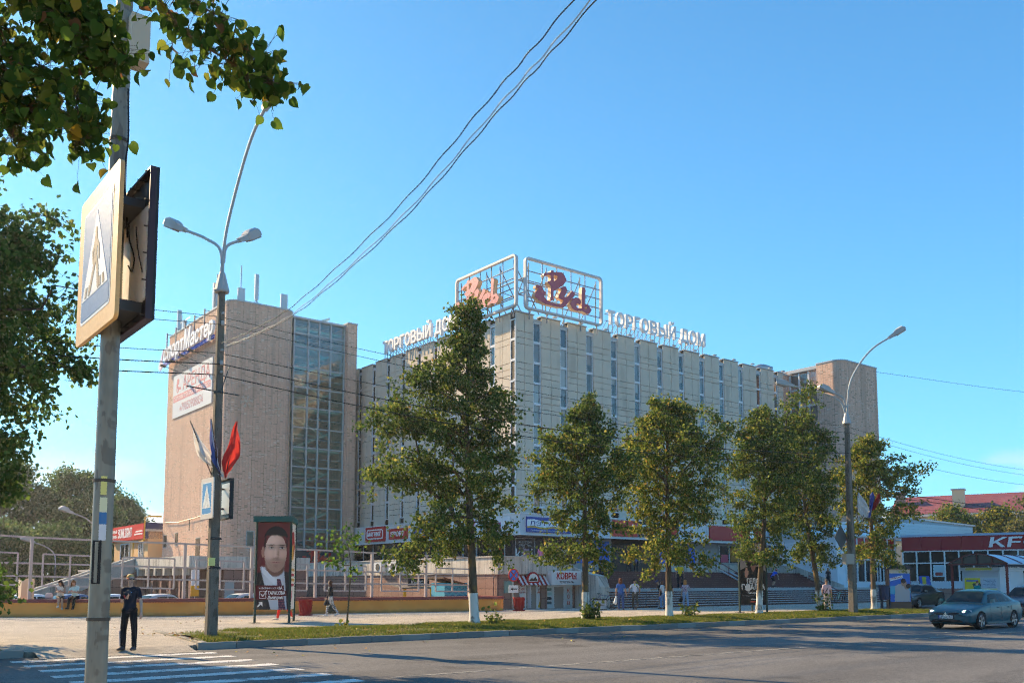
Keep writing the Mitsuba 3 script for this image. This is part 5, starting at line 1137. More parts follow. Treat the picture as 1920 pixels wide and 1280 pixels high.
# ---------------------------------------------------------------- lamp posts, signs, flags, wires
def luminaire(t, a, d, scale=1.0, up=(0, 0, 1)):
    """a street lamp head at a, pointing along d"""
    d = np.asarray(d, float) / np.linalg.norm(d); s = np.cross(d, up); s /= np.linalg.norm(s); u = np.cross(s, d)
    m = np.eye(4); m[:3, 0], m[:3, 1], m[:3, 2], m[:3, 3] = d, -s, u, a
    k = scale
    neck = trimesh.convex.convex_hull(np.array([[x, y, z] for x, w, z0, z1 in ((0, .07, -.06, .07), (.34, .12, -.08, .10)) for y in (-w, w) for z in (z0, z1)]) * k)
    hood = trimesh.convex.convex_hull(np.array([[x, y, z] for x, w, z0, z1 in ((.32, .13, -.09, .11), (.45, .17, -.09, .15), (.80, .17, -.08, .13), (.90, .13, -.06, .04)) for y in (-w, w) for z in (z0, z1)] + [[x, y, .19] for x in (.5, .75) for y in (-.09, .09)]) * k)
    h = part(t, 'lamp_head', moved(join(neck, hood), m), 'bsdf_lamp_grey', smooth=30)
    part(h, 'lens', moved(trimesh.convex.convex_hull(np.array([[x, y, z] for x, w in ((.42, .13), (.86, .11)) for y in (-w, w) for z in (-.13, -.085)]) * k), m), 'bsdf_lens')
B('lamp_grey', (0.36, 0.37, 0.38), 0.45, 0.4); B('lens', (0.30, 0.26, 0.22), 0.2, 0.5)
def lamp_post(label, u, v, top, arms, w0=.185, w1=.12):
    t = thing('lamp_post', label, 'lamp post', 'concrete lamp posts along the kerb')
    part(t, 'post', trimesh.convex.convex_hull([[u + sx * w0 * .5 * cx, v + sy * w0 * .5 * cy, -.2] for sx in (-1, 1) for sy in (-1, 1) for cx, cy in ((1, .7), (.7, 1))] + [[u + sx * w1 * .5 * cx, v + sy * w1 * .5 * cy, top] for sx in (-1, 1) for sy in (-1, 1) for cx, cy in ((1, .7), (.7, 1))]), 'bsdf_pole_concrete')
    part(t, 'collar', lathe([(0, top - .05), (.20, top - .05), (.22, top), (.09, top + .5), (.06, top + .55), (0, top + .55)], 10, (u, v, 0)), 'bsdf_lamp_grey')
    for pts in arms:
        p = bez(pts, 8); part(t, 'arm', tube(p, .042, 8), 'bsdf_lamp_grey', smooth=True)
        luminaire(t, p[-1] - (p[-1] - p[-2]) * .3, p[-1] - p[-3])
    for z in (1.95, 2.75): part(t, 'band', join(*[bar((u - .17, v - .13 * s, z), (u + .17, v - .13 * s, z), .016) for s in (-1, 1)], bar((u - .15, v - .14, z + .05), (u + .15, v - .14, z + .03), .02)), 'bsdf_dark_metal')
    return t
PL, PR = (9.16, 24.9), (40.75, 25.0)
lamp_post('tall concrete lamp post with three lamp heads and flags, right of the crossing', *PL, 9.75,
    [[(9.16, 24.9, 9.6), (9.2, 24.88, 11.2), (9.35, 24.55, 12.6), (9.5, 23.95, 13.9), (9.62, 23.3, 14.6)],
     [(9.14, 24.92, 9.9), (9.12, 24.95, 10.9), (8.9, 25.5, 11.38), (8.55, 26.4, 11.85)],
     [(9.2, 24.92, 10.6), (9.3, 25.0, 11.1), (9.75, 25.2, 11.45)]], .30, .17)
lamp_post('tall concrete lamp post with three lamp heads at the right among the trees', *PR, 9.4,
    [[(40.75, 25.0, 9.3), (40.9, 24.9, 11.2), (41.2, 24.5, 12.3), (41.6, 23.95, 13.1), (42.1, 23.35, 13.6)],
     [(40.75, 25.0, 9.6), (40.55, 25.2, 10.5), (39.9, 25.9, 11.0), (39.0, 26.8, 11.35)],
     [(40.75, 25.0, 10.2), (40.6, 25.1, 10.7), (40.2, 25.3, 10.9)]], .36, .2)
def far_lamp(label, u, v, h, du):
    t = thing('far_lamp', label, 'lamp post', 'small street lamps at the far car park'); part(t, 'post', tube([(u, v, -.6), (u, v, h)], [.12, .09], 7), 'bsdf_pole_concrete')
    p = bez([(u, v, h - .4), (u - .1 * du, v, h + 1.0), (u - .8 * du, v - .3, h + 1.7), (u - 1.9 * du, v - .6, h + 2.1)], 6); part(t, 'arm', tube(p, .05, 6), 'bsdf_lamp_grey'); luminaire(t, p[-1], p[-1] - p[-2], 1.3)
far_lamp('small street lamp far behind the trellis, left of the steel pole', 18.4, 88.0, 2.9, 1); far_lamp('small street lamp far behind the trellis, just behind the steel pole', 19.6, 80, 5.0, 1)

# the near steel pole with its double-faced crossing sign
PP = (1.835, 7.30)
sp = thing('steel_pole', 'dented grey steel pole close to the lens carrying the crossing sign', 'pole')
part(sp, 'shaft', tube([(PP[0], PP[1], z) for z in np.linspace(-.02, 6.6, 24)], np.linspace(.079, .060, 24), 24), 'bsdf_pole_steel', smooth=True)
HX = frame((PP[0], PP[1], 0), (AL and math.cos(AL), -math.sin(AL), 0), (0, 0, 1))
part(sp, 'hatch', moved(box(-.032, .030, 1.56, 1.88, .066, .0775), HX), 'bsdf_black'); part(sp, 'hatch_bar', moved(box(-.012, .012, 1.57, 1.87, .077, .083), HX), 'bsdf_pole_steel')
for z, r0 in ((2.33, .0775), (1.30, .0805), (5.0, .068)): part(sp, 'band', lathe([(r0 - .01, -.012), (r0 + .003, -.012), (r0 + .003, .012), (r0 - .01, .012)], 20, (PP[0], PP[1], z)), C(70, 64, 56))
for z0, z1, w0, w1, c, nm in ((2.22, 2.36, .010, .05, C(206, 200, 120), 'torn_paper'), (2.09, 2.20, .008, .055, C(206, 206, 170), 'sticker'), (2.0, 2.09, .008, .055, C(60, 110, 160), 'sticker'), (1.88, 2.0, .010, .055, C(196, 200, 206), 'sticker')):
    a0, a1 = math.asin(w0 / .08), math.asin(w1 / .08)
    ar = [((.0795) * math.sin(a), (.0795) * math.cos(a)) for a in np.linspace(a0, a1, 6)]
    poly = Polygon(ar + [(x * .97, y * .97) for x, y in ar[::-1]])
    part(sp, nm, moved(plate(poly, z1 - z0, None, z0), frame((PP[0], PP[1], 0), (math.cos(AL), -math.sin(AL), 0), (-math.sin(AL), -math.cos(AL), 0)) @ np.diag([1, 1, -1, 1.0]) if False else np.array([[math.cos(AL), -math.sin(AL), 0, PP[0]], [-math.sin(AL), -math.cos(AL), 0, PP[1]], [0, 0, 1, 0], [0, 0, 0, 1.0]])), c)
part(sp, 'cable', tube(bez([(PP[0] + .03, PP[1] - .085, 5.4), (PP[0] + .045, PP[1] - .09, 5.0), (PP[0] + .025, PP[1] - .09, 4.7), (PP[0] + .05, PP[1] - .10, 4.45), (PP[0] + .06, PP[1] - .12, 4.2)], 6), .007, 5), 'bsdf_black')
part(sp, 'end_box', box(PP[0] + .02, PP[0] + .16, PP[1] - .16, PP[1] + .02, 5.62, 6.0), C(176, 168, 150))
WALKER = [  # the pedestrian of the crossing sign, in units of the blue square
 Point(.50, .735).buffer(.038), LineString([(.50, .68), (.50, .52)]).buffer(.045), LineString([(.49, .66), (.40, .57), (.43, .48)]).buffer(.022), LineString([(.51, .66), (.60, .58), (.62, .48)]).buffer(.022), LineString([(.50, .52), (.44, .40), (.34, .26)]).buffer(.03), LineString([(.51, .52), (.58, .40), (.62, .24)]).buffer(.03)]
def crossing_face(t, m, w, h, yellow, blue, white, black, frame_w):
    """m: lower left corner of the board; local z towards the viewer"""
    part(t, 'board', plate(rrect(0, 0, w, h, .05), .03, m, z=-.03), yellow)
    iw, ih = w - 2 * frame_w, h - 2 * frame_w
    part(t, 'white_border', plate(rrect(frame_w, frame_w, w - frame_w, h - frame_w, .04), .003, m), white)
    part(t, 'blue_field', plate(rrect(frame_w + .022, frame_w + .022, w - frame_w - .022, h - frame_w - .022, .03), .003, m, z=.003), blue)
    f = lambda x, y: (frame_w + x * iw, frame_w + y * ih)
    tri = Polygon([f(.06, .20), f(.94, .20), f(.5, .92)])
    part(t, 'triangle', plate(tri, .003, m, z=.006), white)
    from shapely import affinity
    fig = affinity.affine_transform(unary_union(WALKER), [iw, 0, 0, ih, frame_w, frame_w])
    strp = unary_union([Polygon([f(x, .215), f(x + .055, .215), f(x + .055 + (.5 - x) * .10, .30), f(x + (.5 - x) * .10, .30)]) for x in (.16, .28, .66, .78)])
    part(t, 'pedestrian', plate(unary_union([fig, strp]), .003, m, z=.009), black)
def f_sign_face(cA, cB):
    def f(p, n, uv):
        a = N(p.y * 62, p.z * 62, 1.0); b = FB(p.y * 5, p.z * 5, 3.0, 3)
        return MX(cA, cB, 0.6 * a + 0.4 * b)
    return f
def b_pebble(p, n, uv): return N(p.y * 55, p.z * 55, 2.0)
proc_mat('sign_yellow', f_sign_face((0.58, 0.34, 0.12), (0.70, 0.44, 0.18)), 0.38, b_pebble, .0007, spec=.5)
proc_mat('sign_blue', f_sign_face((0.055, 0.13, 0.28), (0.085, 0.17, 0.34)), 0.38, b_pebble, .0007, spec=.5)
proc_mat('sign_white', f_sign_face((0.60, 0.63, 0.65), (0.70, 0.71, 0.72)), 0.38, b_pebble, .0007, spec=.5)
cs = thing('crossing_sign', 'large double sided pedestrian crossing light box with yellow border on the near pole', 'traffic sign')
SM = frame((1.711, 7.85, 3.44), (0, -1, 0), (0, 0, 1))
crossing_face(cs, SM, 1.12, 1.18, 'bsdf_sign_yellow', 'bsdf_sign_blue', 'bsdf_sign_white', C(92, 92, 90), .14)
part(cs, 'back_board', box(1.955, 1.975, 6.69, 7.81, 3.46, 4.60), C(30, 30, 34, .4))
part(cs, 'rim', join(box(1.91, 1.955, 6.69, 6.705, 3.46, 4.60), box(1.91, 1.955, 6.705, 7.81, 3.46, 3.475), box(1.91, 1.955, 6.705, 7.81, 4.585, 4.60)), C(52, 36, 44, .4))
part(cs, 'silver_tray', box(1.93, 1.95, 6.80, 7.74, 3.64, 4.34), C(246, 248, 250, .3))
part(cs, 'bracket', join(box(1.745, 1.95, 6.93, 7.76, 4.36, 4.42), box(1.745, 1.95, 6.93, 7.76, 3.56, 3.64)), C(70, 72, 76, .4))
for y in np.linspace(6.74, 7.7, 6):
    for z in (3.49, 4.57): part(cs, 'bolt', bar((1.955, y, z), (1.885, y, z), .006, 5), 'bsdf_black')
for z in np.linspace(3.75, 4.35, 4): part(cs, 'bolt', bar((1.955, 6.72, z), (1.885, 6.72, z), .006, 5), 'bsdf_black')
part(cs, 'wire', tube(bez([(1.90, 7.16, 4.29), (1.88, 7.06, 4.14), (1.90, 6.99, 3.99), (1.92, 7.11, 3.92), (1.92, 7.21, 3.99)], 6), .006, 5), 'bsdf_black'); part(cs, 'wire', tube(bez([(1.91, 7.01, 4.24), (1.90, 6.91, 4.04), (1.92, 6.84, 3.84)], 6), .005, 5), 'bsdf_black')
# its fellow on the left lamp post
c2 = thing('crossing_sign', 'double sided pedestrian crossing sign on the left lamp post below the flags', 'traffic sign')
crossing_face(c2, frame((PL[0] - .24, 25.35, 3.30), (0, -1, 0), (0, 0, 1)), .95, 1.12, C(206, 196, 186, .4), C(60, 128, 190, .4), C(214, 220, 224, .4), C(190, 196, 200), .12)
part(c2, 'back_board', box(PL[0] + .30, PL[0] + .33, 24.4, 25.35, 3.30, 4.42), C(28, 28, 32, .4)); part(c2, 'rim', join(box(PL[0] + .22, PL[0] + .30, 24.4, 24.43, 3.3, 4.42), box(PL[0] + .22, PL[0] + .30, 24.43, 25.35, 3.3, 3.33), box(PL[0] + .22, PL[0] + .30, 24.43, 25.35, 4.39, 4.42)), C(30, 30, 34)); part(c2, 'silver_tray', box(PL[0] + .26, PL[0] + .295, 24.5, 25.1, 3.45, 4.3), C(196, 204, 208, .3)); part(c2, 'bracket', join(beam((PL[0] - .22, 24.95, 3.6), (PL[0] + .30, 24.95, 3.6), .05, .05), beam((PL[0] - .22, 24.95, 4.15), (PL[0] + .30, 24.95, 4.15), .05, .05)), 'bsdf_dark_metal')
# flags
def flag(label, foot, tip, rows, colors, seed, k=.00262, org=(430, 705)):
    """a cloth hanging from a slanted staff; rows: (drop, left edge, right edge) in the cloth's own units, measured from the foot of the staff"""
    t = thing('flag', label, 'flag'); foot = np.asarray(foot, float)
    RV = np.array([math.cos(AL), -math.sin(AL), 0]); DV = np.array([math.sin(AL), math.cos(AL), 0])
    P = lambda x, y, d=0.0: foot + RV * (x - org[0]) * k + np.array([0, 0, (org[1] - y) * k]) + DV * d
    a, b = P(*tip[0]), P(*tip[1]); part(t, 'staff', tube([a, b], .014, 6), C(96, 60, 52))
    rows = np.array(rows, float); n, m = 34, 18
    ys = np.linspace(rows[0, 0], rows[-1, 0], n); xl, xr = np.interp(ys, rows[:, 0], rows[:, 1]), np.interp(ys, rows[:, 0], rows[:, 2]); g = np.zeros((n, m, 3)); w0 = max(xr - xl)
    for i in range(n):
        for j in range(m):
            q = j / (m - 1); x = xl[i] + (xr[i] - xl[i]) * q; f = (xr[i] - xl[i]) / w0
            d = .13 * f * math.sin(2.6 * math.pi * q + 1.7 * ys[i] / 130 + seed) + .05 * f * math.sin(6.0 * math.pi * q - ys[i] / 60 + seed * 2)
            g[i, j] = P(x, ys[i], d)
    v = g.reshape(-1, 3); idx = np.arange(n * m).reshape(n, m); qd = np.stack([idx[:-1, :-1], idx[1:, :-1], idx[1:, 1:], idx[:-1, 1:]], -1).reshape(-1, 4)
    c = np.array(colors, float).reshape(-1, 3); col = np.zeros((n, m, 3))
    for j in range(m): col[:, j] = c[min(len(c) - 1, int(len(c) * j / m))]
    part(t, 'cloth', trimesh.Trimesh(v, np.vstack([qd[:, [0, 1, 2]], qd[:, [0, 2, 3]]]), process=False), 'bsdf_cloth', smooth=True, color=col.reshape(-1, 3))
FW = [(100, 46, 54), (200, 82, 108), (300, 98, 165), (400, 112, 235), (460, 120, 285), (520, 178, 308), (560, 238, 330), (600, 290, 362), (650, 340, 405), (695, 400, 424)]
FB_ = [(85, 284, 298), (180, 288, 306), (300, 286, 334), (400, 285, 358), (500, 300, 380), (560, 330, 388), (620, 378, 404), (655, 398, 408)]
FR = [(105, 530, 548), (180, 498, 540), (250, 476, 556), (330, 452, 577), (400, 428, 594), (460, 410, 606), (500, 404, 590), (540, 398, 548), (580, 402, 512), (620, 405, 486), (650, 414, 458), (705, 426, 442)]
scene['bsdf_cloth'] = {'type': 'principledthin', 'base_color': VC, 'roughness': 0.8, 'diff_trans': 0.55, 'spec_trans': 0.0, 'eta': 1.3}
fp = (PL[0] + .17, 24.70, 4.44)
flag('white flag on the left lamp post, drooping to the left', fp, ((290, 670), (48, 96)), FW, [(.74, .72, .69)], 1)
flag('blue and white flag between the other two on the left lamp post', (fp[0] - .09, fp[1] - .10, fp[2]), ((402, 690), (290, 82)), FB_, [(.13, .17, .42), (.13, .17, .42), (.66, .66, .70)], 2)
flag('red flag on the left lamp post, drooping to the right', (fp[0], fp[1] - .04, fp[2]), ((432, 712), (541, 100)), FR, [(.62, .06, .05)], 3)
fr = (PR[0] + .10, 24.75, 4.5)
flag('white flag on the right lamp post', fr, ((20, 330), (60, -230)), [(-225, 56, 70), (-150, 44, 120), (-50, 34, 190), (50, 28, 250), (130, 26, 290), (190, 90, 250), (240, 150, 220)], [(.70, .69, .68)], 4, .00262, (0, 330))
flag('blue flag on the right lamp post, between white and red', fr, ((90, 330), (330, -240)), [(-235, 322, 336), (-150, 270, 345), (-50, 246, 330), (60, 262, 320), (160, 250, 300), (250, 220, 262)], [(.10, .14, .40), (.10, .16, .46)], 5, .00262, (0, 330))
flag('dark red flag on the right lamp post, outermost', (fr[0], fr[1] + .1, fr[2]), ((150, 330), (500, -220)), [(-215, 480, 500), (-120, 420, 500), (-20, 360, 480), (60, 340, 420), (110, 345, 372)], [(.36, .04, .045)], 6, .00262, (0, 330))
# signs seen from behind on the right post
bsn = thing('sign_back', 'square sign seen from behind on the right lamp post, standing on its corner', 'traffic sign'); put(bsn, trimesh.convex.convex_hull([(PR[0] - .55 + x * .55, 25.2 - y * .02, 3.75 + z * .62) for x, z in ((-1, 0), (0, 1), (1, 0), (0, -1)) for y in (0, 1)]), C(70, 76, 78))
bx_ = thing('junction_box', 'pale rectangular box fixed to the right lamp post', 'box'); put(bx_, box(PR[0] - .85, PR[0] - .16, 24.75, 25.0, 2.45, 2.95), C(150, 144, 132))
lb_ = thing('paper_notice', 'small yellow and white paper pasted on the left lamp post', 'notice'); put(lb_, box(PL[0] - .2, PL[0] - .02, 24.70, 24.735, 2.02, 2.24), C(206, 206, 130))
pk = thing('parking_sign', 'small white and yellow sign on a thin pole behind the yellow wall', 'traffic sign'); part(pk, 'post', bar((18.2, 52.2, -.6), (18.2, 52.2, 2.3), .03), 'bsdf_galv'); part(pk, 'white_plate', box(17.95, 18.4, 52.1, 52.16, 1.4, 2.3), C(214, 216, 220)); part(pk, 'yellow_plate', box(17.95, 18.4, 52.1, 52.16, .8, 1.4), C(214, 160, 50))
ns = thing('no_stopping_sign', 'round blue no stopping sign with red cross on a thin pole by the wall end', 'traffic sign')
NM = front(31.75, 40.2, 1.98)
part(ns, 'post', bar((31.75, 40.25, 0), (31.75, 40.25, 2.0), .03), 'bsdf_galv'); part(ns, 'disc', plate(Point(0, 0).buffer(.36), .03, NM, z=-.03), C(196, 50, 46)); part(ns, 'blue_face', plate(Point(0, 0).buffer(.29).difference(unary_union([LineString([(-.4, -.4), (.4, .4)]).buffer(.035), LineString([(-.4, .4), (.4, -.4)]).buffer(.035)])), .006, NM), C(50, 110, 196))
part(ns, 'plate', box(31.42, 32.08, 40.19, 40.22, 1.0, 1.42), C(214, 216, 216)); part(ns, 'arrow', plate(Polygon([(-.22, 0), (-.08, .1), (-.08, .03), (.24, .03), (.24, -.03), (-.08, -.03), (-.08, -.1)]), .006, front(31.75, 40.19, 1.21)), C(30, 30, 34))
def urn(label, u, v):
    t = thing('litter_urn', label, 'litter bin', 'dark red concrete litter urns by the wall')
    part(t, 'bowl', lathe([(0, .06), (.24, .06), (.25, .14), (.30, .62), (.34, .70), (.34, .76), (.29, .76), (.27, .62), (0, .5)], 10, (u, v, 0)), C(146, 36, 34)); part(t, 'foot', lathe([(0, 0), (.34, 0), (.34, .06), (0, .06)], 10, (u, v, 0)), C(150, 40, 38))
    for a in np.arange(10) * .628: part(t, 'rib', beam((u + .26 * math.cos(a), v + .26 * math.sin(a), .16), (u + .305 * math.cos(a), v + .305 * math.sin(a), .66), .05, .05), C(150, 38, 36))
urn('dark red litter urn against the yellow wall behind the election poster', 19.6, 40.9); urn('dark red litter urn at the right end of the yellow wall', 32.0, 40.05)
lbn = thing('litter_bin', 'dark blue litter bin on three legs in the grass before the black car', 'litter bin')
part(lbn, 'drum', lathe([(0, .62), (.27, .62), (.29, 1.40), (.27, 1.40), (.25, .66), (0, .66)], 14, (48.3, 27.7, 0)), C(24, 44, 84, .4), smooth=30); part(lbn, 'rim', lathe([(.285, 1.36), (.31, 1.36), (.31, 1.42), (.285, 1.42)], 14, (48.3, 27.7, 0)), C(20, 30, 52))
for a in (-1.2, .9, 3.0): part(lbn, 'leg', beam((48.3 + .28 * math.cos(a), 27.7 + .28 * math.sin(a), 0), (48.3 + .28 * math.cos(a), 27.7 + .28 * math.sin(a), 1.3), .06, .06), C(26, 34, 50))
cb = thing('utility_cabinet', 'beige utility cabinet with a dark slot behind the left end of the wall', 'cabinet'); part(cb, 'body', box(8.6, 9.15, 47.9, 48.6, -.3, 1.75), C(196, 184, 164)); part(cb, 'slot', box(8.98, 9.03, 47.86, 47.9, .3, 1.5), C(40, 40, 44))

# poster stands
def stand(label, A, Bp, Cp, top):
    t = thing('poster_stand', label, 'poster stand'); P = [np.array(p, float) for p in (A, Bp, Cp)]
    for p in P: part(t, 'post', beam((*p, 0), (*p, top), .075, .075), C(36, 58, 54)); part(t, 'foot', box(p[0] - .18, p[0] + .18, p[1] - .18, p[1] + .18, 0, .02), C(40, 44, 44))
    c = sum(P) / 3; tri = Polygon([c + (p - c) * 1.12 for p in P]).buffer(.03); part(t, 'roof', plate(tri, .22, None, top - .06), C(24, 84, 84))
    return t, P
PA, PB, PC = (14.39, 34.49), (15.42, 33.60), (16.4, 35.3)
ps, P3 = stand('three sided poster stand with an election portrait and a teal roof', PA, PB, PC, 4.0)
def panel_frame(a, b, z): return frame((a[0], a[1], z), (b[0] - a[0], b[1] - a[1], 0), (0, 0, 1))
W_ = math.hypot(PB[0] - PA[0], PB[1] - PA[1]); Hh = 3.4
PMx = panel_frame((PA[0] + .035, PA[1] - .03), PB, .52); pw = W_ - .08
U_ = lambda x, y: ((x - 130) / 340 * pw, (1090 - y) / 925 * Hh)
def pp(name, pts, c, lay, buf=0, parent=None):
    g = Polygon([U_(x, y) for x, y in pts]).buffer(0)
    if buf: g = g.buffer(-buf).buffer(buf).buffer(buf).buffer(-buf)
    part(parent or ps, name, plate(g, .002, PMx, z=.012 + .002 * lay), c)
PO = PMx[:3, 3]; PE = PMx[:3, 0]
def f_portrait(p, n, uv):
    lx = ((p.x - float(PO[0])) * float(PE[0]) + (p.y - float(PO[1])) * float(PE[1])) / pw; ly = (p.z - float(PO[2])) / Hh
    X, Y = 130 + 340 * lx, 1090 - 925 * ly
    def el(cx, cy, rx, ry, s=.12): return SS(1 + s, 1 - s, dr.sqrt(dr.square((X - cx) / rx) + dr.square((Y - cy) / ry)))
    def bump_(cx, cy, rx, ry): return dr.exp(-(dr.square((X - cx) / rx) + dr.square((Y - cy) / ry)))
    col = MX((0.075, 0.013, 0.016), (0.21, 0.034, 0.036), bump_(330, 470, 190, 420))
    suit = SS(-8, 8, Y - (705 - (X - 130) * .22 + SS(300, 470, X) * 60)) 
    col = MX(col, MX((0.012, 0.012, 0.016), (0.035, 0.034, 0.042), N(X * .02, Y * .008)), suit)
    shirt = SS(-5, 5, X - (178 + (Y - 700) * .27)) * SS(-5, 5, (424 + (Y - 760) * .09) - X) * SS(-8, 8, Y - 640)
    col = MX(col, MX((0.34, 0.38, 0.46), (0.62, 0.65, 0.72), bump_(300, 800, 150, 260)), shirt)
    neck = el(322, 625, 104, 118, .10)
    col = MX(col, MX((0.36, 0.19, 0.14), (0.16, 0.075, 0.055), SS(590, 690, Y) * .8 + SS(330, 430, X) * .4), neck)
    collar = SS(-5, 5, Y - (640 + (X - 190) * .95)) * SS(-5, 5, (705 + (X - 190) * 1.0) - Y) * SS(340, 325, X) * SS(176, 186, X)
    col = MX(col, (0.68, 0.71, 0.78), collar)
    tie = SS(4, -4, dr.abs(X - (362 + (Y - 770) * .13)) - (20 + (Y - 770) * .055)) * SS(762, 772, Y)
    dots = SS(.32, .22, dr.sqrt(dr.square(X / 16 + Y / 60 - dr.floor(X / 16 + Y / 60) - .5) + dr.square(Y / 26 - dr.floor(Y / 26) - .5)))
    col = MX(col, MX((0.045, 0.022, 0.06), (0.30, 0.07, 0.09), dots), tie)
    ear = el(190, 480, 17, 58, .15); col = MX(col, (0.42, 0.20, 0.15), ear)
    skin = MX((0.44, 0.235, 0.175), (0.84, 0.56, 0.45), dr.clip(.30 + .55 * bump_(262, 430, 70, 190) + .42 * bump_(300, 350, 100, 60) + .22 * bump_(385, 490, 45, 60), 0, 1))
    face = el(322, 492, 117, 205, .035); col = MX(col, skin, face)
    jaw = face * SS(545, 620, Y + 30 * dr.abs(X - 322) / 117) * (.55 + .25 * N(X * .35, Y * .35)); col = MX(col, (0.12, 0.060, 0.045), jaw * .62)
    col = MX(col, (0.13, 0.065, 0.05), face * (bump_(325, 563, 52, 14) * .6 + bump_(325, 628, 20, 20) * .3))
    col = MX(col, (0.46, 0.17, 0.15), bump_(325, 591, 42, 10) * .9); col = MX(col, (0.12, 0.04, 0.035), bump_(325, 588, 40, 3) * .8)
    col = MX(col, (0.80, 0.56, 0.45), bump_(318, 488, 11, 62) * .55); col = MX(col, (0.22, 0.10, 0.075), bump_(350, 500, 12, 44) * .55 + bump_(325, 545, 34, 8) * .6)
    for cx, cy in ((279, 436), (389, 439)):
        col = MX(col, (0.17, 0.08, 0.06), bump_(cx, cy - 4, 42, 24) * .65); col = MX(col, (0.55, 0.50, 0.48), el(cx, cy, 25, 8, .3) * .8); col = MX(col, (0.03, 0.025, 0.03), el(cx + 2, cy - 1, 10, 9, .3)); col = MX(col, (0.03, 0.018, 0.016), bump_(cx, cy - 9, 28, 3.5) * .9)
        col = MX(col, (0.055, 0.03, 0.025), bump_(cx - 4 + (cx > 330) * 6, cy - 29, 42, 8) * .92)
    hair = el(324, 352, 127, 146, .03) * SS(330 - 10, 296, Y + 12 * N(X * .06, 2.0) + 26 * dr.exp(-dr.square((X - 300) / 90)) - 26) 
    side = el(322, 400, 125, 160, .04) * dr.maximum(SS(228, 212, X), SS(425, 438, X)) * SS(470, 410, Y)
    col = MX(col, (0.022, 0.018, 0.020), dr.maximum(hair, side * .85))
    return col
proc_mat('portrait', f_portrait, 0.45, spec=.35)
part(ps, 'panel', plate(sbox(0, 0, pw, Hh), .03, PMx, z=-.02), 'bsdf_portrait')
pp('text_band', [(118, 835), (418, 835), (418, 985), (118, 985)], C(88, 24, 30), 9); pp('text_band', [(240, 890), (445, 890), (445, 945), (240, 945)], C(88, 24, 30), 10)
def ptxt(s, x, y, h, w, bold=True): part(ps, 'lettering', text(s, h, PMx @ frame((*U_(x, y), .034), (1, 0, 0), (0, 1, 0)), .003, bold, width=w), C(232, 228, 228))
k = pw / 340
ptxt('8 СЕНТЯБРЯ', 160, 872, .05, 116 * k); ptxt('ГОЛОСУЙ', 280, 872, .05, 78 * k, False); ptxt('ЗА', 362, 876, .105, 42 * k); ptxt('ТАРАСОВА', 252, 932, .135, 182 * k); ptxt('Дмитрия', 250, 978, .125, 158 * k)
o = sbox(*U_(163, 972), *U_(236, 895)); part(ps, 'tick_box', plate(o.difference(o.buffer(-.018)), .003, PMx, z=.034), C(232, 228, 228)); part(ps, 'tick', plate(LineString([U_(180, 925), U_(200, 950), U_(242, 890)]).buffer(.016), .003, PMx, z=.036), C(232, 228, 228))
part(ps, 'arrow', plate(unary_union([LineString([U_(150, 1055), U_(190, 1020)]).buffer(.03), Polygon([U_(155, 1010), U_(200, 1010), U_(200, 1060), U_(178, 1030)])]), .003, PMx, z=.034), C(226, 222, 222))
P2 = panel_frame(PB, PC, .52); w2 = math.hypot(PC[0] - PB[0], PC[1] - PB[1]) - .1
part(ps, 'side_panel', plate(sbox(.05, 0, w2, Hh), .03, P2, z=-.02), C(224, 214, 200)); part(ps, 'side_picture', plate(Polygon([(.1, 2.4), (w2 * .6, 2.0), (w2 * .9, 2.5), (w2 * .6, 3.1), (.2, 3.0)]), .003, P2, z=.012), C(176, 46, 44)); part(ps, 'side_picture', plate(Polygon([(.3, 1.9), (w2 * .6, 2.0), (w2 * .5, 2.6), (.3, 2.4)]), .003, P2, z=.015), C(214, 160, 60))
for j in range(4): part(ps, 'side_text', plate(sbox(.25, 1.5 - .2 * j, w2 - .3 - .1 * (j % 2), 1.6 - .2 * j), .003, P2, z=.012), C(180, 60, 70) if j % 2 else C(206, 160, 80))
part(ps, 'side_flower', plate(unary_union([Point(.5 + .12 * math.cos(a), .5 + .16 * math.sin(a)).buffer(.1) for a in np.arange(5)]), .003, P2, z=.012), C(206, 90, 100))
P4 = panel_frame(PC, PA, .52); part(ps, 'rear_panel', plate(sbox(.05, 0, math.hypot(PC[0] - PA[0], PC[1] - PA[1]) - .05, Hh), .03, P4, z=-.02), C(200, 200, 196))
QA, QB, QC = (39.39, 30.72), (40.52, 29.84), (41.6, 31.6)
q2, _ = stand('three sided poster stand with a black concert poster showing a dark haired singer', QA, QB, QC, 3.72)
QM = panel_frame((QA[0] + .05, QA[1] - .04), QB, .42); qw = math.hypot(QB[0] - QA[0], QB[1] - QA[1]) - .1; qh = 3.2
V_ = lambda x, y: ((x - 118) / 410 * qw, (1080 - y) / 885 * qh)
def qp(name, pts, c, lay, buf=0):
    g = Polygon([V_(x, y) for x, y in pts]).buffer(0)
    if buf: g = g.buffer(-buf).buffer(buf).buffer(buf).buffer(-buf)
    part(q2, name, plate(g, .002, QM, z=.012 + .002 * lay), c)
part(q2, 'panel', plate(sbox(0, 0, qw, qh), .03, QM, z=-.02), C(30, 27, 26, .45)); qp('background', [(118, 195), (528, 195), (528, 600), (118, 600)], C(150, 138, 134), 1); qp('background', [(118, 195), (528, 195), (528, 330), (118, 330)], C(176, 166, 160), 2)
qp('jacket', [(118, 585), (200, 545), (240, 530), (400, 530), (470, 550), (520, 600), (525, 1080), (118, 1080)], C(26, 24, 24), 3, .02); qp('hair', [(205, 470), (215, 360), (260, 300), (330, 292), (400, 320), (430, 400), (420, 500), (380, 520), (260, 540), (225, 520)], C(20, 18, 18), 4, .03)
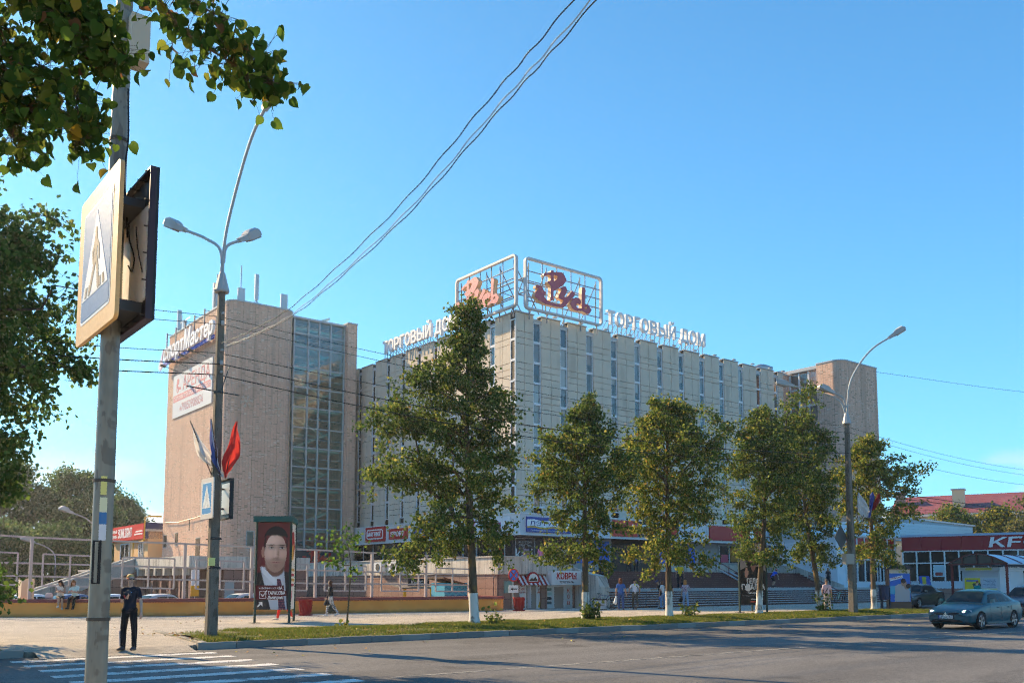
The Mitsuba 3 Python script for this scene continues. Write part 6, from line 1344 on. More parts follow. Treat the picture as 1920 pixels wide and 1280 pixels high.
qp('neck', [(285, 520), (300, 570), (325, 612), (355, 570), (382, 510), (340, 520)], C(150, 104, 86), 5); qp('face', [(258, 390), (280, 345), (340, 330), (385, 360), (392, 430), (375, 490), (345, 515), (310, 505), (270, 460)], C(178, 126, 104), 6, .02)
qp('beard', [(275, 455), (300, 470), (330, 450), (378, 455), (375, 490), (345, 517), (308, 508)], C(50, 36, 32), 7, .01); qp('mouth', [(325, 470), (355, 458), (372, 472), (345, 482)], C(170, 90, 86), 8); qp('brow', [(280, 398), (320, 386), (322, 396), (285, 408)], C(30, 24, 24), 8); qp('brow', [(350, 392), (385, 388), (386, 398), (352, 402)], C(30, 24, 24), 8); qp('eye', [(285, 408), (318, 400), (318, 412), (290, 416)], C(40, 32, 32), 8); qp('nose', [(335, 400), (350, 440), (335, 446)], C(150, 100, 84), 8)
qp('hand', [(185, 620), (200, 570), (215, 548), (232, 545), (240, 590), (258, 600), (250, 640), (225, 690), (195, 690)], C(176, 130, 112), 6, .01)
def qtxt(s, x, y, h, w, b=True, c=(228, 224, 222)): part(q2, 'lettering', text(s, h, QM @ frame((*V_(x, y), .030), (1, 0, 0), (0, 1, 0)), .003, b, width=w), C(*c))
kq = qw / 410
qtxt('ГЕЛА', 220, 775, .27, 195 * kq); qtxt('ГУРАЛИА', 135, 862, .27, 375 * kq); qtxt('Концерт', 240, 925, .12, 170 * kq, False); qtxt('БОЛЬШОЙ КОНЦЕРТ', 150, 958, .045, 345 * kq, False, (150, 146, 142)); qp('small_print', [(278, 996), (370, 996), (370, 1006), (278, 1006)], C(210, 206, 202), 6); qp('small_print', [(272, 1034), (372, 1034), (372, 1046), (272, 1046)], C(214, 90, 60), 6)
part(q2, 'torn_patch', plate(Point(V_(235, 845)).buffer(.15).union(Polygon([V_(200, 830), V_(240, 775), V_(270, 830)])), .003, QM, z=.036), C(206, 202, 200)); part(q2, 'ring_mark', plate(unary_union([Point(V_(152, 258)).buffer(.065).difference(Point(V_(152, 258)).buffer(.05)), Point(V_(188, 236)).buffer(.045).difference(Point(V_(188, 236)).buffer(.03))]), .003, QM, z=.02), C(220, 214, 210))
part(q2, 'rear_panel', join(plate(sbox(.05, 0, 1.9, qh), .03, panel_frame(QB, QC, .42), z=-.02), plate(sbox(.05, 0, 2.2, qh), .03, panel_frame(QC, QA, .42), z=-.02)), C(90, 92, 90))

# cables
def cable(label, pts, r, c='bsdf_black', n=10):
    t = thing('overhead_cable', label, 'cable', 'cables strung between the lamp posts'); put(t, tube(bez(pts, n), r, 5), c, smooth=True)
def span(a, b, sag, n=9): return [tuple(np.asarray(a) + (np.asarray(b) - np.asarray(a)) * t + np.array([0, 0, -4 * sag * t * (1 - t)])) for t in np.linspace(0, 1, n)]
for k, (zl, zr, dv, sag, r, zl0) in enumerate(((9.05, 9.3, .16, .5, .009, 9.0), (8.75, 8.9, -.16, .55, .009, 8.2), (8.0, 8.35, .16, .5, .010, 7.35), (7.62, 7.9, -.16, .7, .015, 6.9), (7.38, 7.5, .16, .75, .015, 6.75))):
    nm = ('highest', 'second', 'third', 'fourth', 'lowest')[k]
    cable(f'{nm} black cable strung between the two lamp posts', span((PL[0], 24.9 + dv, zl), (PR[0], 25.0 + dv, zr), sag), r)
    cable(f'{nm} black cable running left from the left lamp post out of view', span((PL[0], 24.9 + dv, zl), (-14, 24.6 + dv, zl0 + .9), .75), r)
    if k < 3: cable(f'{nm} black cable running right from the right lamp post out of view', span((PR[0], 25.0 + dv, zr), (74, 25.0 + dv, zr), .7), r)
    part_ = thing('insulator', f'{nm} metal cable bracket on the left lamp post', 'bracket'); put(part_, join(beam((PL[0], 24.9 - .22, zl + .02), (PL[0], 24.9 + .22, zl + .02), .05, .05), lathe([(0, -.08), (.05, -.06), (.05, .06), (0, .08)], 8, (PL[0], 24.9 + dv, zl + .04))), 'bsdf_lamp_grey')
for k, (dx, c) in enumerate(((-.13, C(60, 60, 64)), (.0, C(190, 194, 198)), (.055, C(84, 86, 90)))):
    n = 60; P = bez([(PL[0] + .1, 24.8, 8.15), (8.55, 21.0, 7.55), (8.02, 17.36, 7.21), (7.05, 11.89, 7.08), (6.46, 8.53, 7.32), (6.15, 6.61, 7.5), (5.6, 3.0, 8.0), (5.2, -1, 8.6)], 14)
    ph = np.linspace(0, 130, len(P)); off = np.stack([np.cos(ph + 2.1 * k), 0 * ph, np.sin(ph + 2.1 * k)], -1) * .012
    cable(('dark twisted cable of the bundle overhead from the left post, left strand', 'pale twisted cable of the bundle overhead from the left post, middle strand', 'dark twisted cable of the bundle overhead from the left post, right strand')[k], [tuple(q) for q in (P + off * .8 + np.array([dx, 0, .05 * (k == 0)]))], .008, c, 2)
cable('thin wire from the right brick tower roof to the right', [(81, 47.5, 22.0), (105, 42, 22.0), (130, 36, 23.2)], .018)
cable('thin black wire over the red roofed block, upper one', [(46.5, 27.2, 6.6), (58, 27.5, 6.5), (75, 28, 6.1), (95, 29, 5.6)], .02); cable('thin black wire over the red roofed block, lower one', [(46.5, 27.2, 6.35), (58, 27.4, 6.25), (75, 27.9, 5.85), (95, 28.9, 5.35)], .02)
cr_ = thing('wire_bracket', 'thin slanted metal wire bracket on the left lamp post below the cables', 'bracket'); put(cr_, join(bar((PL[0] - .75, 25.3, 7.0), (PL[0] + .45, 24.5, 6.75), .018), bar((PL[0], 24.75, 6.8), (PL[0] + .22, 24.7, 7.6), .014), lathe([(.10, -.03), (.135, -.03), (.135, .03), (.10, .03)], 10, (PL[0], 24.9, 6.85))), 'bsdf_dark_metal')
# ---------------------------------------------------------------- people
from manifold3d import Manifold, OpType
ICO = np.array(trimesh.creation.icosphere(subdivisions=1).vertices)
ICO2 = np.array(trimesh.creation.icosphere(subdivisions=2).vertices)
def hullp(*pts): return Manifold.hull_points(np.vstack(pts))
def ball(c, r): return ICO * np.broadcast_to(np.asarray(r, float), (3,)) + np.asarray(c, float)
def bone(a, ra, b, rb): return hullp(ball(a, ra), ball(b, rb))
def uni(l): return Manifold.batch_boolean(l, OpType.Add)
def soft(m, fine, it=8):
    if fine: m = m.refine_to_length(fine)
    d = m.to_mesh(); t = trimesh.Trimesh(np.array(d.vert_properties[:, :3], float), np.array(d.tri_verts), process=True)
    if fine: trimesh.smoothing.filter_taubin(t, lamb=.5, nu=.52, iterations=it)
    return t
def nrm(v): v = np.asarray(v, float); return v / np.linalg.norm(v)
SKIN = {'light': (.52, .31, .22), 'tan': (.42, .235, .155)}
for k, c in SKIN.items(): B('skin_' + k, c, .5, .4)
def person(label, u, v, z, heading, H=1.74, pose=None, top=(40, 44, 60), bottom=(30, 32, 40), hair=(50, 34, 26), hairstyle='short', skin='light', shoes=(40, 40, 44), sleeve='short', legs='long', fine=.05, female=False, group=None, extra=None, coat=0.0, pattern=None, pattern_b=None):
    """a figure: local x to its right, y forward, z up; pose: thigh / shin pitch, arm directions, lean, head turn"""
    t = thing('person', label, 'person', group)
    P = dict(lean=0, yaw=0, nod=0, lt=6, ls=0, rt=-8, rs=-14, lab=3, rab=3, la=(-.22, .05, -1), lf=(-.05, .15, -1), ra=(.22, .05, -1), rf=(.05, .15, -1), drop=None, twist=0)
    P.update(pose or {}); s = H / 1.75; f = .92 if female else 1.0
    hip = np.array([0, 0, .93]); lean = math.radians(P['lean']); rad = math.radians
    def tor(x, y, zz): return hip + np.array([x, y * math.cos(lean) + (zz) * math.sin(lean), zz * math.cos(lean) - y * math.sin(lean)])
    J = {}
    for sd, sg in (('l', -1), ('r', 1)):
        J[sd + 'hip'] = hip + [sg * .09, 0, -.02]
        tp, sp_, ab = rad(P[sd + 't']), rad(P[sd + 's']), rad(P[sd + 'ab'])
        d = np.array([sg * math.sin(ab), math.sin(tp), -math.cos(tp)]); J[sd + 'kn'] = J[sd + 'hip'] + nrm(d) * .42
        d2 = np.array([sg * math.sin(ab) * .3, math.sin(sp_), -math.cos(sp_)]); J[sd + 'an'] = J[sd + 'kn'] + nrm(d2) * .41
        J[sd + 'toe'] = J[sd + 'an'] + nrm([sg * .2, 1, 0]) * .15 + [0, 0, -.045] + np.array([0, 0, 1]) * (.12 * math.sin(min(0, sp_)) if abs(P[sd + 's']) < 60 else 0)
        J[sd + 'sh'] = tor(sg * .172 * f, 0, .468)
        J[sd + 'el'] = J[sd + 'sh'] + nrm(P[sd + 'a']) * .285; J[sd + 'wr'] = J[sd + 'el'] + nrm(P[sd + 'f']) * .255
    low = min(J['lan'][2], J['ran'][2]) - .085
    head = tor(0, .035 + .02 * P['nod'] / 10, .70); yw, nd = rad(P['yaw']), rad(P['nod'])
    cy, sy, cn, sn = math.cos(yw), math.sin(yw), math.cos(nd), math.sin(nd)
    HR = np.array([[cy, sy * cn, sy * sn], [-sy, cy * cn, cy * sn], [0, -sn, cn]])
    def hd(x, y, zz): return head + HR @ np.array([x, y, zz])
    def hp(pts): return (HR @ np.asarray(pts, float).T).T + head
    skull = hullp(hp(ICO2 * [.076, .094, .088] + [0, -.006, .03]), hp(ICO * [.05, .055, .05] + [0, .03, -.065]), hp(ICO * [.02, .015, .015] + [0, .072, -.095]))
    nose = hullp(hp(ICO * .010 + [0, .088, .025]), hp(ICO * [.016, .016, .011] + [0, .103, -.018]))
    ears = [hullp(hp(ICO * [.012, .022, .034] + [sg * .078, -.008, .005])) for sg in (-1, 1)]
    neck = bone(tor(0, -.005, .50), .055 * f, hd(0, -.012, -.05), .05)
    arms, hands = [], []
    for sd, sg in (('l', -1), ('r', 1)):
        arms += [bone(J[sd + 'sh'], .050 * f, J[sd + 'el'], .040 * f), bone(J[sd + 'el'], .040 * f, J[sd + 'wr'], .028 * f)]
        d = nrm(J[sd + 'wr'] - J[sd + 'el']); side = np.cross(d, [sg, 0.15, 0]); side = nrm(side) if np.linalg.norm(side) > .1 else np.array([0, 1.0, 0])
        nm = np.cross(d, side); pc = J[sd + 'wr'] + d * .085
        hands.append(hullp(ball(J[sd + 'wr'], .025), ball(pc + side * .028, .013), ball(pc - side * .028, .013)))
        for q, ln in zip((-.030, -.010, .010, .030), (.058, .074, .078, .068)):
            k1 = pc + side * q + d * ln * .5 - nm * .006 * sg; hands += [bone(pc + side * q, .0105, k1, .0098), bone(k1, .0098, k1 + d * ln * .42 - nm * .028 * sg, .008)]
        th = J[sd + 'wr'] + d * .035 + side * .024; hands += [bone(th, .013, th + side * .034 + d * .03, .011), bone(th + side * .034 + d * .03, .011, th + side * .036 + d * .062, .009)]
    lg = []
    for sd in 'lr': lg += [bone(J[sd + 'hip'], .078, J[sd + 'kn'], .053), bone(J[sd + 'kn'], .053, J[sd + 'kn'] * .62 + J[sd + 'an'] * .38, .053), bone(J[sd + 'kn'] * .62 + J[sd + 'an'] * .38, .053, J[sd + 'an'], .036), hullp(ball(J[sd + 'an'] + [0, -.02, -.04], .032), ball(J[sd + 'toe'], .026))]
    def torso(g):
        return [hullp(ball(tor(0, 0, .0), np.array([.150 if not female else .160, .10, .09]) + g), ball(tor(0, .0, .17), np.array([.130 * f, .088, .08]) + g)), hullp(ball(tor(0, .0, .17), np.array([.130 * f, .088, .08]) + g), ball(tor(0, .01 if not female else .02, .36), np.array([.155 * f, .105, .10]) + g)), hullp(ball(tor(0, .01, .36), np.array([.155 * f, .105, .10]) + g), ball(tor(-.135 * f, 0, .47), .056 + g), ball(tor(.135 * f, 0, .47), .056 + g))]
    M_ = np.eye(4); hh = heading; M_[:3, :3] = np.array([[math.sin(hh), math.cos(hh), 0], [-math.cos(hh), math.sin(hh), 0], [0, 0, 1.0]]) * s
    base = P['drop'] if P['drop'] is not None else -low * s
    M_[:3, 3] = [u, v, z + base]
    def add(nm, m, b, fn=fine, **kw): return part(t, nm, moved(m if isinstance(m, trimesh.Trimesh) else soft(m, fn), M_), b, smooth=True, **kw)
    fn_body = fine * .62 if fine < .04 else fine
    add('body', uni([skull, nose, *ears, neck, *arms, *hands, *lg, *torso(0)]), 'bsdf_skin_' + skin, fn_body)
    # clothes
    low_cut = tor(0, 0, -.06 - coat)[2]
    ws = [*torso(.016)]
    if coat: ws.append(hullp(ball(tor(0, 0, 0), (.165, .115, .09)), ball(hip + [0, 0, -coat], (.17, .125, .05))))
    for sd in 'lr':
        k = {'short': .62, 'none': 0, 'long': 1}[sleeve]
        if k: ws.append(bone(J[sd + 'sh'], .058 * f, J[sd + 'sh'] + (J[sd + 'el'] - J[sd + 'sh']) * k, .056 * f))
        if sleeve == 'long': ws.append(bone(J[sd + 'el'], .054 * f, J[sd + 'el'] + (J[sd + 'wr'] - J[sd + 'el']) * .92, .042 * f))
    shirt = soft(uni(ws), fine)
    pl = []
    for sd in 'lr':
        k = {'long': 1.0, 'shorts': .0, 'capri': .6}[legs]; kn = J[sd + 'kn']; an = J[sd + 'an']; hp_ = J[sd + 'hip']
        pl.append(bone(hp_, .094, hp_ + (kn - hp_) * (1 if k else .85), .070 if k else .082))
        if k: pl += [bone(kn, .070, kn + (an - kn) * k * .95, .056)]
    pl.append(hullp(ball(J['lhip'] + [0, 0, .02], (.10, .11, .09)), ball(J['rhip'] + [0, 0, .02], (.10, .11, .09)), ball(tor(0, 0, .07), (.142, .098, .03))))
    trousers = soft(uni(pl), fine)
    def tint(m, pat):
        p = np.array(m.vertices); n = meshkit.noise(p * pat[2], 3); c = np.where((n > .55)[:, None], pat[1], pat[0]); c = np.where((meshkit.noise(p * pat[2] * 1.3 + 9, 5) > .62)[:, None], pat[3], c) if len(pat) > 3 else c; return c
    if pattern: add('shirt', shirt, 'bsdf_vertex', color=tint(shirt, pattern))
    else: add('shirt', shirt, C(*top, .85))
    if pattern_b: add('trousers', trousers, 'bsdf_vertex', color=tint(trousers, pattern_b))
    else: add('trousers', trousers, C(*bottom, .85))
    for sd in 'lr':
        a_, o_ = J[sd + 'an'], J[sd + 'toe']
        k = add('shoe', soft(uni([hullp(ball(a_ + [0, -.03, -.045], (.042, .042, .034)), ball(o_ + [0, .015, .004], (.044, .036, .030)), ball(a_ + [0, .01, .0], (.044, .05, .03)))]), fine), C(*shoes, .6))
    # hair and face
    if hairstyle in ('short', 'bald'):
        hb = hullp(hp(ICO2 * [.084, .098, .082] + [0, -.016, .052])); cut = hullp(hp(np.array([[x, y, zz] for x in (-.2, .2) for y in (.055, .25) for zz in (-.2, .075)])), hp(np.array([[x, y, zz] for x in (-.2, .2) for y in (.02, .25) for zz in (-.2, .02)]))); add('hair', soft(hb - cut, .02, 3), C(*hair, .7))
    elif hairstyle in ('long', 'curly'):
        k = 1.15 if hairstyle == 'curly' else 1.0; ln = .16 if hairstyle == 'curly' else .30
        hb = uni([hullp(hp(ICO2 * np.array([.088, .100, .086]) * k + [0, -.016, .048])), hullp(hp(ICO * np.array([.086, .060, .06]) * k + [0, -.045, 0]), hp(ICO * np.array([.088, .045, .05]) * k + [0, -.055, -ln])), hullp(hp(ICO * [.020, .05, .05] + [.078, -.01, .03]), hp(ICO * [.020, .03, .04] + [.085, .005, -ln * .8])), hullp(hp(ICO * [.020, .05, .05] + [-.078, -.01, .03]), hp(ICO * [.020, .03, .04] + [-.085, .005, -ln * .8]))])
        cut = hullp(hp(np.array([[x, y, zz] for x in (-.062, .062) for y in (.035, .3) for zz in (-.4, .07)]))); add('hair', soft(hb - cut, .022, 3), C(*hair, .7))
    elif hairstyle == 'cap':
        hb = uni([hullp(hp(ICO2 * [.086, .100, .075] + [0, -.010, .06])) - hullp(hp(np.array([[x, y, zz] for x in (-.3, .3) for y in (-.3, .3) for zz in (-.4, .045)]))), hullp(hp(np.array([[x, y, zz] for x in (-.06, .06) for y in (.06, .16) for zz in (.045, .058)])))]); add('cap', soft(hb, .025, 2), C(*hair, .7))
        add('hair', soft(hullp(hp(ICO2 * [.080, .080, .07] + [0, -.026, .02])) - hullp(hp(np.array([[x, y, zz] for x in (-.3, .3) for y in (.0, .3) for zz in (-.4, .3)]))), None), C(60, 44, 34, .7))
    ey = [trimesh.Trimesh(hp(np.array(trimesh.creation.icosphere(subdivisions=1).vertices) * [.011, .006, .007] + [sg * .031, .083, .018]), trimesh.creation.icosphere(subdivisions=1).faces, process=False) for sg in (-1, 1)]
    for e in ey: add('eye', e, C(36, 28, 26, .3))
    add('mouth', trimesh.Trimesh(hp(np.array(trimesh.creation.icosphere(subdivisions=1).vertices) * [.022, .008, .006] + [0, .084, -.052]), trimesh.creation.icosphere(subdivisions=1).faces, process=False), C(150, 84, 76))
    def W(p): return (M_ @ np.array([*p, 1.0]))[:3]
    if extra: extra(t, J, add, hp, tor, W, M_)
    return t, J, W
AW, LFT, RGT, CAM = math.radians(51.8), math.radians(141.8), math.radians(-38.2), math.radians(231.8)
def bag(label, name, c, pts, strap=None):
    b = thing(name, label, 'bag'); part(b, 'body', soft(hullp(*[ball(p, r) for p, r in pts]), .05, 3), C(*c), smooth=True)
    if strap: part(b, 'strap', tube(strap, .009, 5), C(*c))
# the man at the crossing
def glasses(t, J, add, hp, tor, W, M_):
    def bx(x0, x1, y0, y1, z0, z1): m = box(x0, x1, y0, y1, z0, z1); return trimesh.Trimesh(hp(m.vertices), m.faces, process=False)
    g = add('sunglasses', join(bx(-.066, -.008, .086, .098, .0, .036), bx(.008, .066, .086, .098, .0, .036), bx(-.008, .008, .09, .1, .02, .03)), 'bsdf_dark_glass'); add('sunglasses_arm', join(bx(-.086, -.066, -.02, .096, .016, .032), bx(.066, .086, -.02, .096, .016, .032)), C(206, 74, 40))
    add('chest_panel', soft(hullp(ball(tor(-.02, .098, .44), (.03, .02, .03)), ball(tor(.06, .100, .38), (.05, .02, .04)), ball(tor(-.05, .103, .33), (.05, .02, .02))), .03, 3), C(60, 62, 70)); add('logo', soft(hullp(ball(tor(.085, .118, .32), (.02, .008, .016)), ball(tor(.07, .118, .28), (.012, .008, .016))), None), C(200, 60, 60)); add('logo', soft(hullp(ball(tor(-.08, .116, .40), (.016, .008, .012))), None), C(110, 160, 210))
    for a, b in ((J['rhip'], J['rkn']), (J['rkn'], J['ran'])):
        a, b = a + [.082, 0.01, -.05], b + [.066, .01, .02]; add('trouser_stripe', soft(hullp(ball(a, (.014, .03, .02)), ball(b, (.012, .026, .02))), None), C(176, 176, 184))
person('blond man in red framed sunglasses and dark tracksuit waiting at the crossing', 6.46, 22.95, -.04, CAM - .10, 1.80, dict(yaw=-48, nod=3, la=(-.30, -.02, -1), lf=(-.22, .28, -1), ra=(.16, -.12, -1), rf=(-.80, .62, .42), lt=4, ls=2, rt=-2, rs=-4, lab=8, rab=6, lean=-3), (26, 30, 44), (18, 18, 22), (206, 166, 104), 'short', 'light', (60, 60, 64), fine=.028, extra=glasses)
# two girls on the wall: they sit on the coping
WN = math.atan2(-.89, -.45)
sitp = dict(lt=80, ls=6, rt=84, rs=-4, lab=4, rab=2, lean=14, nod=38, la=(-.15, .5, -.85), lf=(.45, .8, .15), ra=(.15, .5, -.85), rf=(-.45, .8, .15), drop=0)
person('girl with long dark hair in a white top and shorts sitting on the wall', 9.95, 46.28, -.02, WN + .15, 1.74, {**sitp, 'yaw': 30, 'rt': 88, 'rs': 24, 'rab': -8}, (214, 206, 196), (28, 28, 34), (40, 20, 18), 'long', 'tan', (190, 180, 170), 'none', 'shorts', .036, True)
person('girl with light brown hair in a pale mint tee sitting on the wall', 10.52, 46.0, -.02, WN - .15, 1.74, {**sitp, 'yaw': -28, 'ls': 14, 'rs': 10}, (186, 212, 210), (20, 20, 24), (126, 86, 50), 'long', 'light', (24, 26, 40), 'short', 'long', .036, True)
bag('small pale pink handbag standing on the wall beside the dark haired girl', 'handbag', (206, 176, 172), [((9.42, 46.6, .90), .08), ((9.62, 46.5, .90), .08), ((9.45, 46.58, 1.04), .06), ((9.60, 46.5, 1.04), .06)])
# woman walking left
def scarf(t, J, add, hp, tor, W, M_): add('scarf', soft(uni([hullp(ball(tor(0, .03, .53), (.085, .075, .03))), hullp(ball(tor(.03, .09, .48), .035), ball(tor(.04, .125, .30), .03))]), .04, 3), C(206, 206, 208))
_, J_, W__ = person('woman in a black top and black and white patterned trousers walking left with bags', 20.0, 39.1, 0, LFT + .1, 1.68, dict(lt=18, ls=6, rt=-14, rs=-38, la=(-.15, .1, -1), lf=(-.1, .55, -.8), ra=(.12, -.15, -1), rf=(.05, .0, -1), yaw=8), (26, 26, 32), (120, 116, 120), (70, 42, 30), 'long', 'light', (206, 204, 204), 'long', 'long', .036, True, extra=scarf, pattern_b=((.55, .54, .54), (.05, .05, .06), 26.0))
q = W__(J_['rwr']); bag('dark green shopping bag in the hand of the woman walking left', 'shopping_bag', (44, 54, 48), [((q[0] + .02, q[1], q[2] - .22), .07), ((q[0] + .10, q[1] - .08, q[2] - .55), .12), ((q[0] - .12, q[1] + .10, q[2] - .55), .10)], [tuple(q), (q[0], q[1], q[2] - .2)])
q = W__(J_['lwr']); bag('small black handbag on the arm of the woman walking left', 'handbag', (24, 24, 28), [((q[0], q[1], q[2] - .12), .06), ((q[0] - .05, q[1] + .04, q[2] - .28), .08), ((q[0] + .08, q[1] - .05, q[2] - .28), .07)], [tuple(q), (q[0], q[1], q[2] - .12)])
person('person in red trousers and white shoes walking behind the election poster stand', 16.55, 36.6, 0, LFT, 1.7, dict(lt=24, ls=10, rt=-20, rs=-34), (110, 60, 56), (206, 50, 44), (60, 40, 30), 'long', 'light', (206, 204, 200), female=True)
# the group in front of the stairs
_, J_, W__ = person('man in a blue tee and jeans walking away with a white bag', 37.1, 37.2, 0, AW - .05, 1.80, dict(lt=8, ls=0, rt=-10, rs=-22, lab=2, la=(-.25, -.05, -1), ra=(.3, .1, -1), rf=(.25, .3, -1)), (46, 92, 160), (52, 78, 124), (96, 52, 30), 'curly', 'tan', (40, 50, 70))
q = W__(J_['lwr']); bag('white plastic bag in the left hand of the man in the blue tee', 'plastic_bag', (200, 206, 212), [((*q[:2], q[2] - .12), .05), ((q[0] - .04, q[1] + .03, q[2] - .46), .11)], [tuple(q), (q[0], q[1], q[2] - .12)])
def kick(label, u, v, z, hd, c=(34, 34, 38)):
    k = thing('kick_scooter', label, 'scooter'); m = rotz(hd - math.pi / 2, (u, v, z))
    L = lambda *p: (m @ np.array([*p, 1.0]))[:3]
    part(k, 'deck', beam(L(0, -.45, .11), L(0, .30, .11), .13, .04), C(*c)); part(k, 'stem', bar(L(0, .42, .12), L(0, .28, 1.0), .022), C(90, 92, 96)); part(k, 'handlebar', bar(L(-.22, .28, 1.0), L(.22, .28, 1.0), .016), C(*c)); part(k, 'neck', bar(L(0, .28, .12), L(0, .42, .14), .03), C(*c))
    for y in (-.55, .47): part(k, 'wheel', moved(lathe([(.055, -.018), (.085, -.018), (.085, .018), (.055, .018)], 14), m @ frame((0, y, .085), (0, 1, 0), (0, 0, 1))), 'bsdf_rubber')
person('man in a printed white tee and grey trousers riding a kick scooter away', 38.5, 37.45, .11, AW + .05, 1.66, dict(lt=10, ls=4, rt=-6, rs=-30, lean=8, la=(-.5, .15, -.9), lf=(-.1, .6, -.8), ra=(.5, .15, -.9), rf=(.1, .6, -.8)), (196, 200, 210), (58, 60, 58), (34, 26, 24), 'short', 'tan', (90, 90, 92))
kick('kick scooter under the man in the white tee', 38.58, 37.55, 0, AW)
person('man in a navy cap, black tee and blue shorts standing with a scooter', 43.3, 39.9, 0, LFT, 1.72, dict(lean=8, nod=30, lt=8, ls=-4, rt=-8, rs=-12, la=(-.2, .6, -.7), lf=(.1, 1, -.1), ra=(.2, .5, -.8), rf=(-.1, 1, -.05)), (28, 30, 34), (84, 124, 190), (40, 56, 104), 'cap', 'tan', (206, 206, 210), 'short', 'shorts')
kick('black kick scooter held by the man in the cap', 42.55, 39.95, 0, LFT)
_, J_, W__ = person('woman in a white tee and pale jeans half hidden by a whitewashed trunk', 41.25, 37.85, 0, LFT - .6, 1.7, dict(lt=6, rt=-6, rs=-12, la=(-.5, .1, -.9), ra=(.4, .2, -.9)), (206, 210, 212), (110, 140, 176), (90, 52, 38), 'long', 'tan', (80, 50, 44), female=True)
q = W__(J_['lhip']); bag('black shoulder bag on the woman in the white tee behind the trunk', 'handbag', (24, 24, 28), [((q[0] - .12, q[1], q[2] - .02), .09), ((q[0] - .12, q[1], q[2] + .16), .08)], [tuple(W__(J_['rsh'])), (q[0] - .12, q[1] + .02, q[2] + .2)])
person('person in a black tee standing behind the whitewashed trunk', 42.15, 38.2, 0, AW, 1.78, dict(ra=(.3, .1, -1), rf=(.2, .3, -1)), (26, 26, 30), (40, 46, 60), (44, 32, 28), 'short', 'tan')
_, J_, W__ = person('woman with red blond curls in a flowered blouse and pale jeans walking away', 43.3, 37.85, 0, AW, 1.72, dict(lt=8, ls=0, rt=-10, rs=-22, la=(-.2, 0, -1), ra=(.5, .3, -.7), rf=(-.1, .7, .6)), (200, 190, 190), (140, 168, 200), (176, 118, 62), 'curly', 'light', (60, 40, 40), female=True, pattern=((.62, .58, .58), (.45, .10, .12), 30.0, (.12, .14, .35)))
q = W__(J_['lwr']); bag('black handbag hanging from the hand of the woman in the flowered blouse', 'handbag', (28, 28, 30), [((*q[:2], q[2] - .16), .06), ((q[0] - .05, q[1] + .03, q[2] - .36), .12)], [tuple(q), (q[0], q[1], q[2] - .16)])
person('man in a bright yellow tee and dark trousers climbing the stairs', 48.9, 43.2, 1.16, AW, 1.80, dict(lt=14, ls=0, rt=-6, rs=-16, la=(-.3, 0, -1), ra=(.3, 0, -1)), (222, 176, 32), (22, 26, 36), (60, 48, 44), 'short', 'tan')
def pack(t, J, add, hp, tor, W, M_): pass
_, J_, W__ = person('young man with a backpack looking at his phone at the left of the stairs', 42.5, 44.25, 1.16, RGT - .1, 1.80, dict(lean=10, nod=28, la=(-.15, .5, -.9), lf=(.2, 1, .25), ra=(.15, .5, -.9), rf=(-.2, 1, .25), lt=10, ls=-2, rt=-6, rs=-8), (34, 62, 96), (18, 18, 22), (44, 30, 26), 'short', 'tan', (206, 206, 208), 'long')
q = W__(np.array([0, -.16, 1.28])); bag('dark backpack on the young man at the left of the stairs', 'backpack', (34, 36, 44), [((q[0], q[1], q[2] + .1), .13), ((q[0], q[1], q[2] - .22), .14)])
person('boy in a blue tee, red cap and black shorts crouching on a skateboard', 60.5, 44.0, 1.26, RGT + .4, 1.6, dict(lean=38, lt=34, ls=-22, rt=30, rs=-26, la=(-.5, .2, -.8), ra=(.5, .2, -.8), nod=10), (30, 84, 190), (24, 26, 34), (196, 50, 46), 'cap', 'tan', (40, 40, 46), 'short', 'shorts')
sk = thing('skateboard', 'dark skateboard under the crouching boy', 'skateboard'); m = rotz(RGT + .4, (60.5, 44.0, 1.17)); part(sk, 'deck', moved(box(-.4, .4, -.1, .1, .075, .09), m), C(50, 40, 40))
for x in (-.26, .26):
    for y in (-.09, .09): part(sk, 'wheel', moved(lathe([(0, -.02), (.035, -.02), (.035, .02), (0, .02)], 10), m @ frame((x, y, .036), (1, 0, 0), (0, 0, 1))), C(200, 190, 180))
person('woman in a dark dress standing by the pavilion behind the grey haired man', 66.6, 43.0, 1.16, CAM, 1.6, dict(), (34, 34, 40), (34, 34, 40), (120, 90, 70), 'long', 'light', female=True, coat=.25)
_, J_, W__ = person('grey haired man in a pink shirt and beige trousers walking away on the square', 45.5, 29.5, 0, AW - .1, 1.74, dict(lt=10, ls=0, rt=-8, rs=-20, lab=1, la=(-.25, .1, -1), ra=(.25, 0, -1)), (214, 186, 196), (176, 166, 156), (96, 84, 80), 'short', 'tan', (60, 44, 36))
part(_, 'strap', tube([W__((.15, -.02, 1.42)), W__((.0, -.135, 1.2)), W__((-.16, -.06, .95))], .02, 5), C(40, 40, 46))
for (u, v, z, lab, kw) in ((37.75, 45.0, 2.32, 'girl in a pink tee standing behind the terrace parapet', dict(top=(206, 120, 170), hair=(40, 26, 24), hairstyle='long', female=True)), (38.3, 44.6, 2.32, 'girl with long dark hair in a black tee behind the terrace parapet', dict(top=(36, 32, 36), hair=(50, 30, 24), hairstyle='long', female=True)), (42.4, 48.3, 2.32, 'person in a black tee seen from behind on the terrace below the brown banner', dict(top=(20, 20, 24), hair=(26, 22, 22))), (36.9, 45.4, 2.32, 'girl with pinned dark hair furthest left behind the terrace parapet', dict(top=(120, 110, 130), hair=(40, 28, 24), hairstyle='long', female=True))):
    person(lab, u, v, z, AW + .6, 1.66, dict(), **kw)
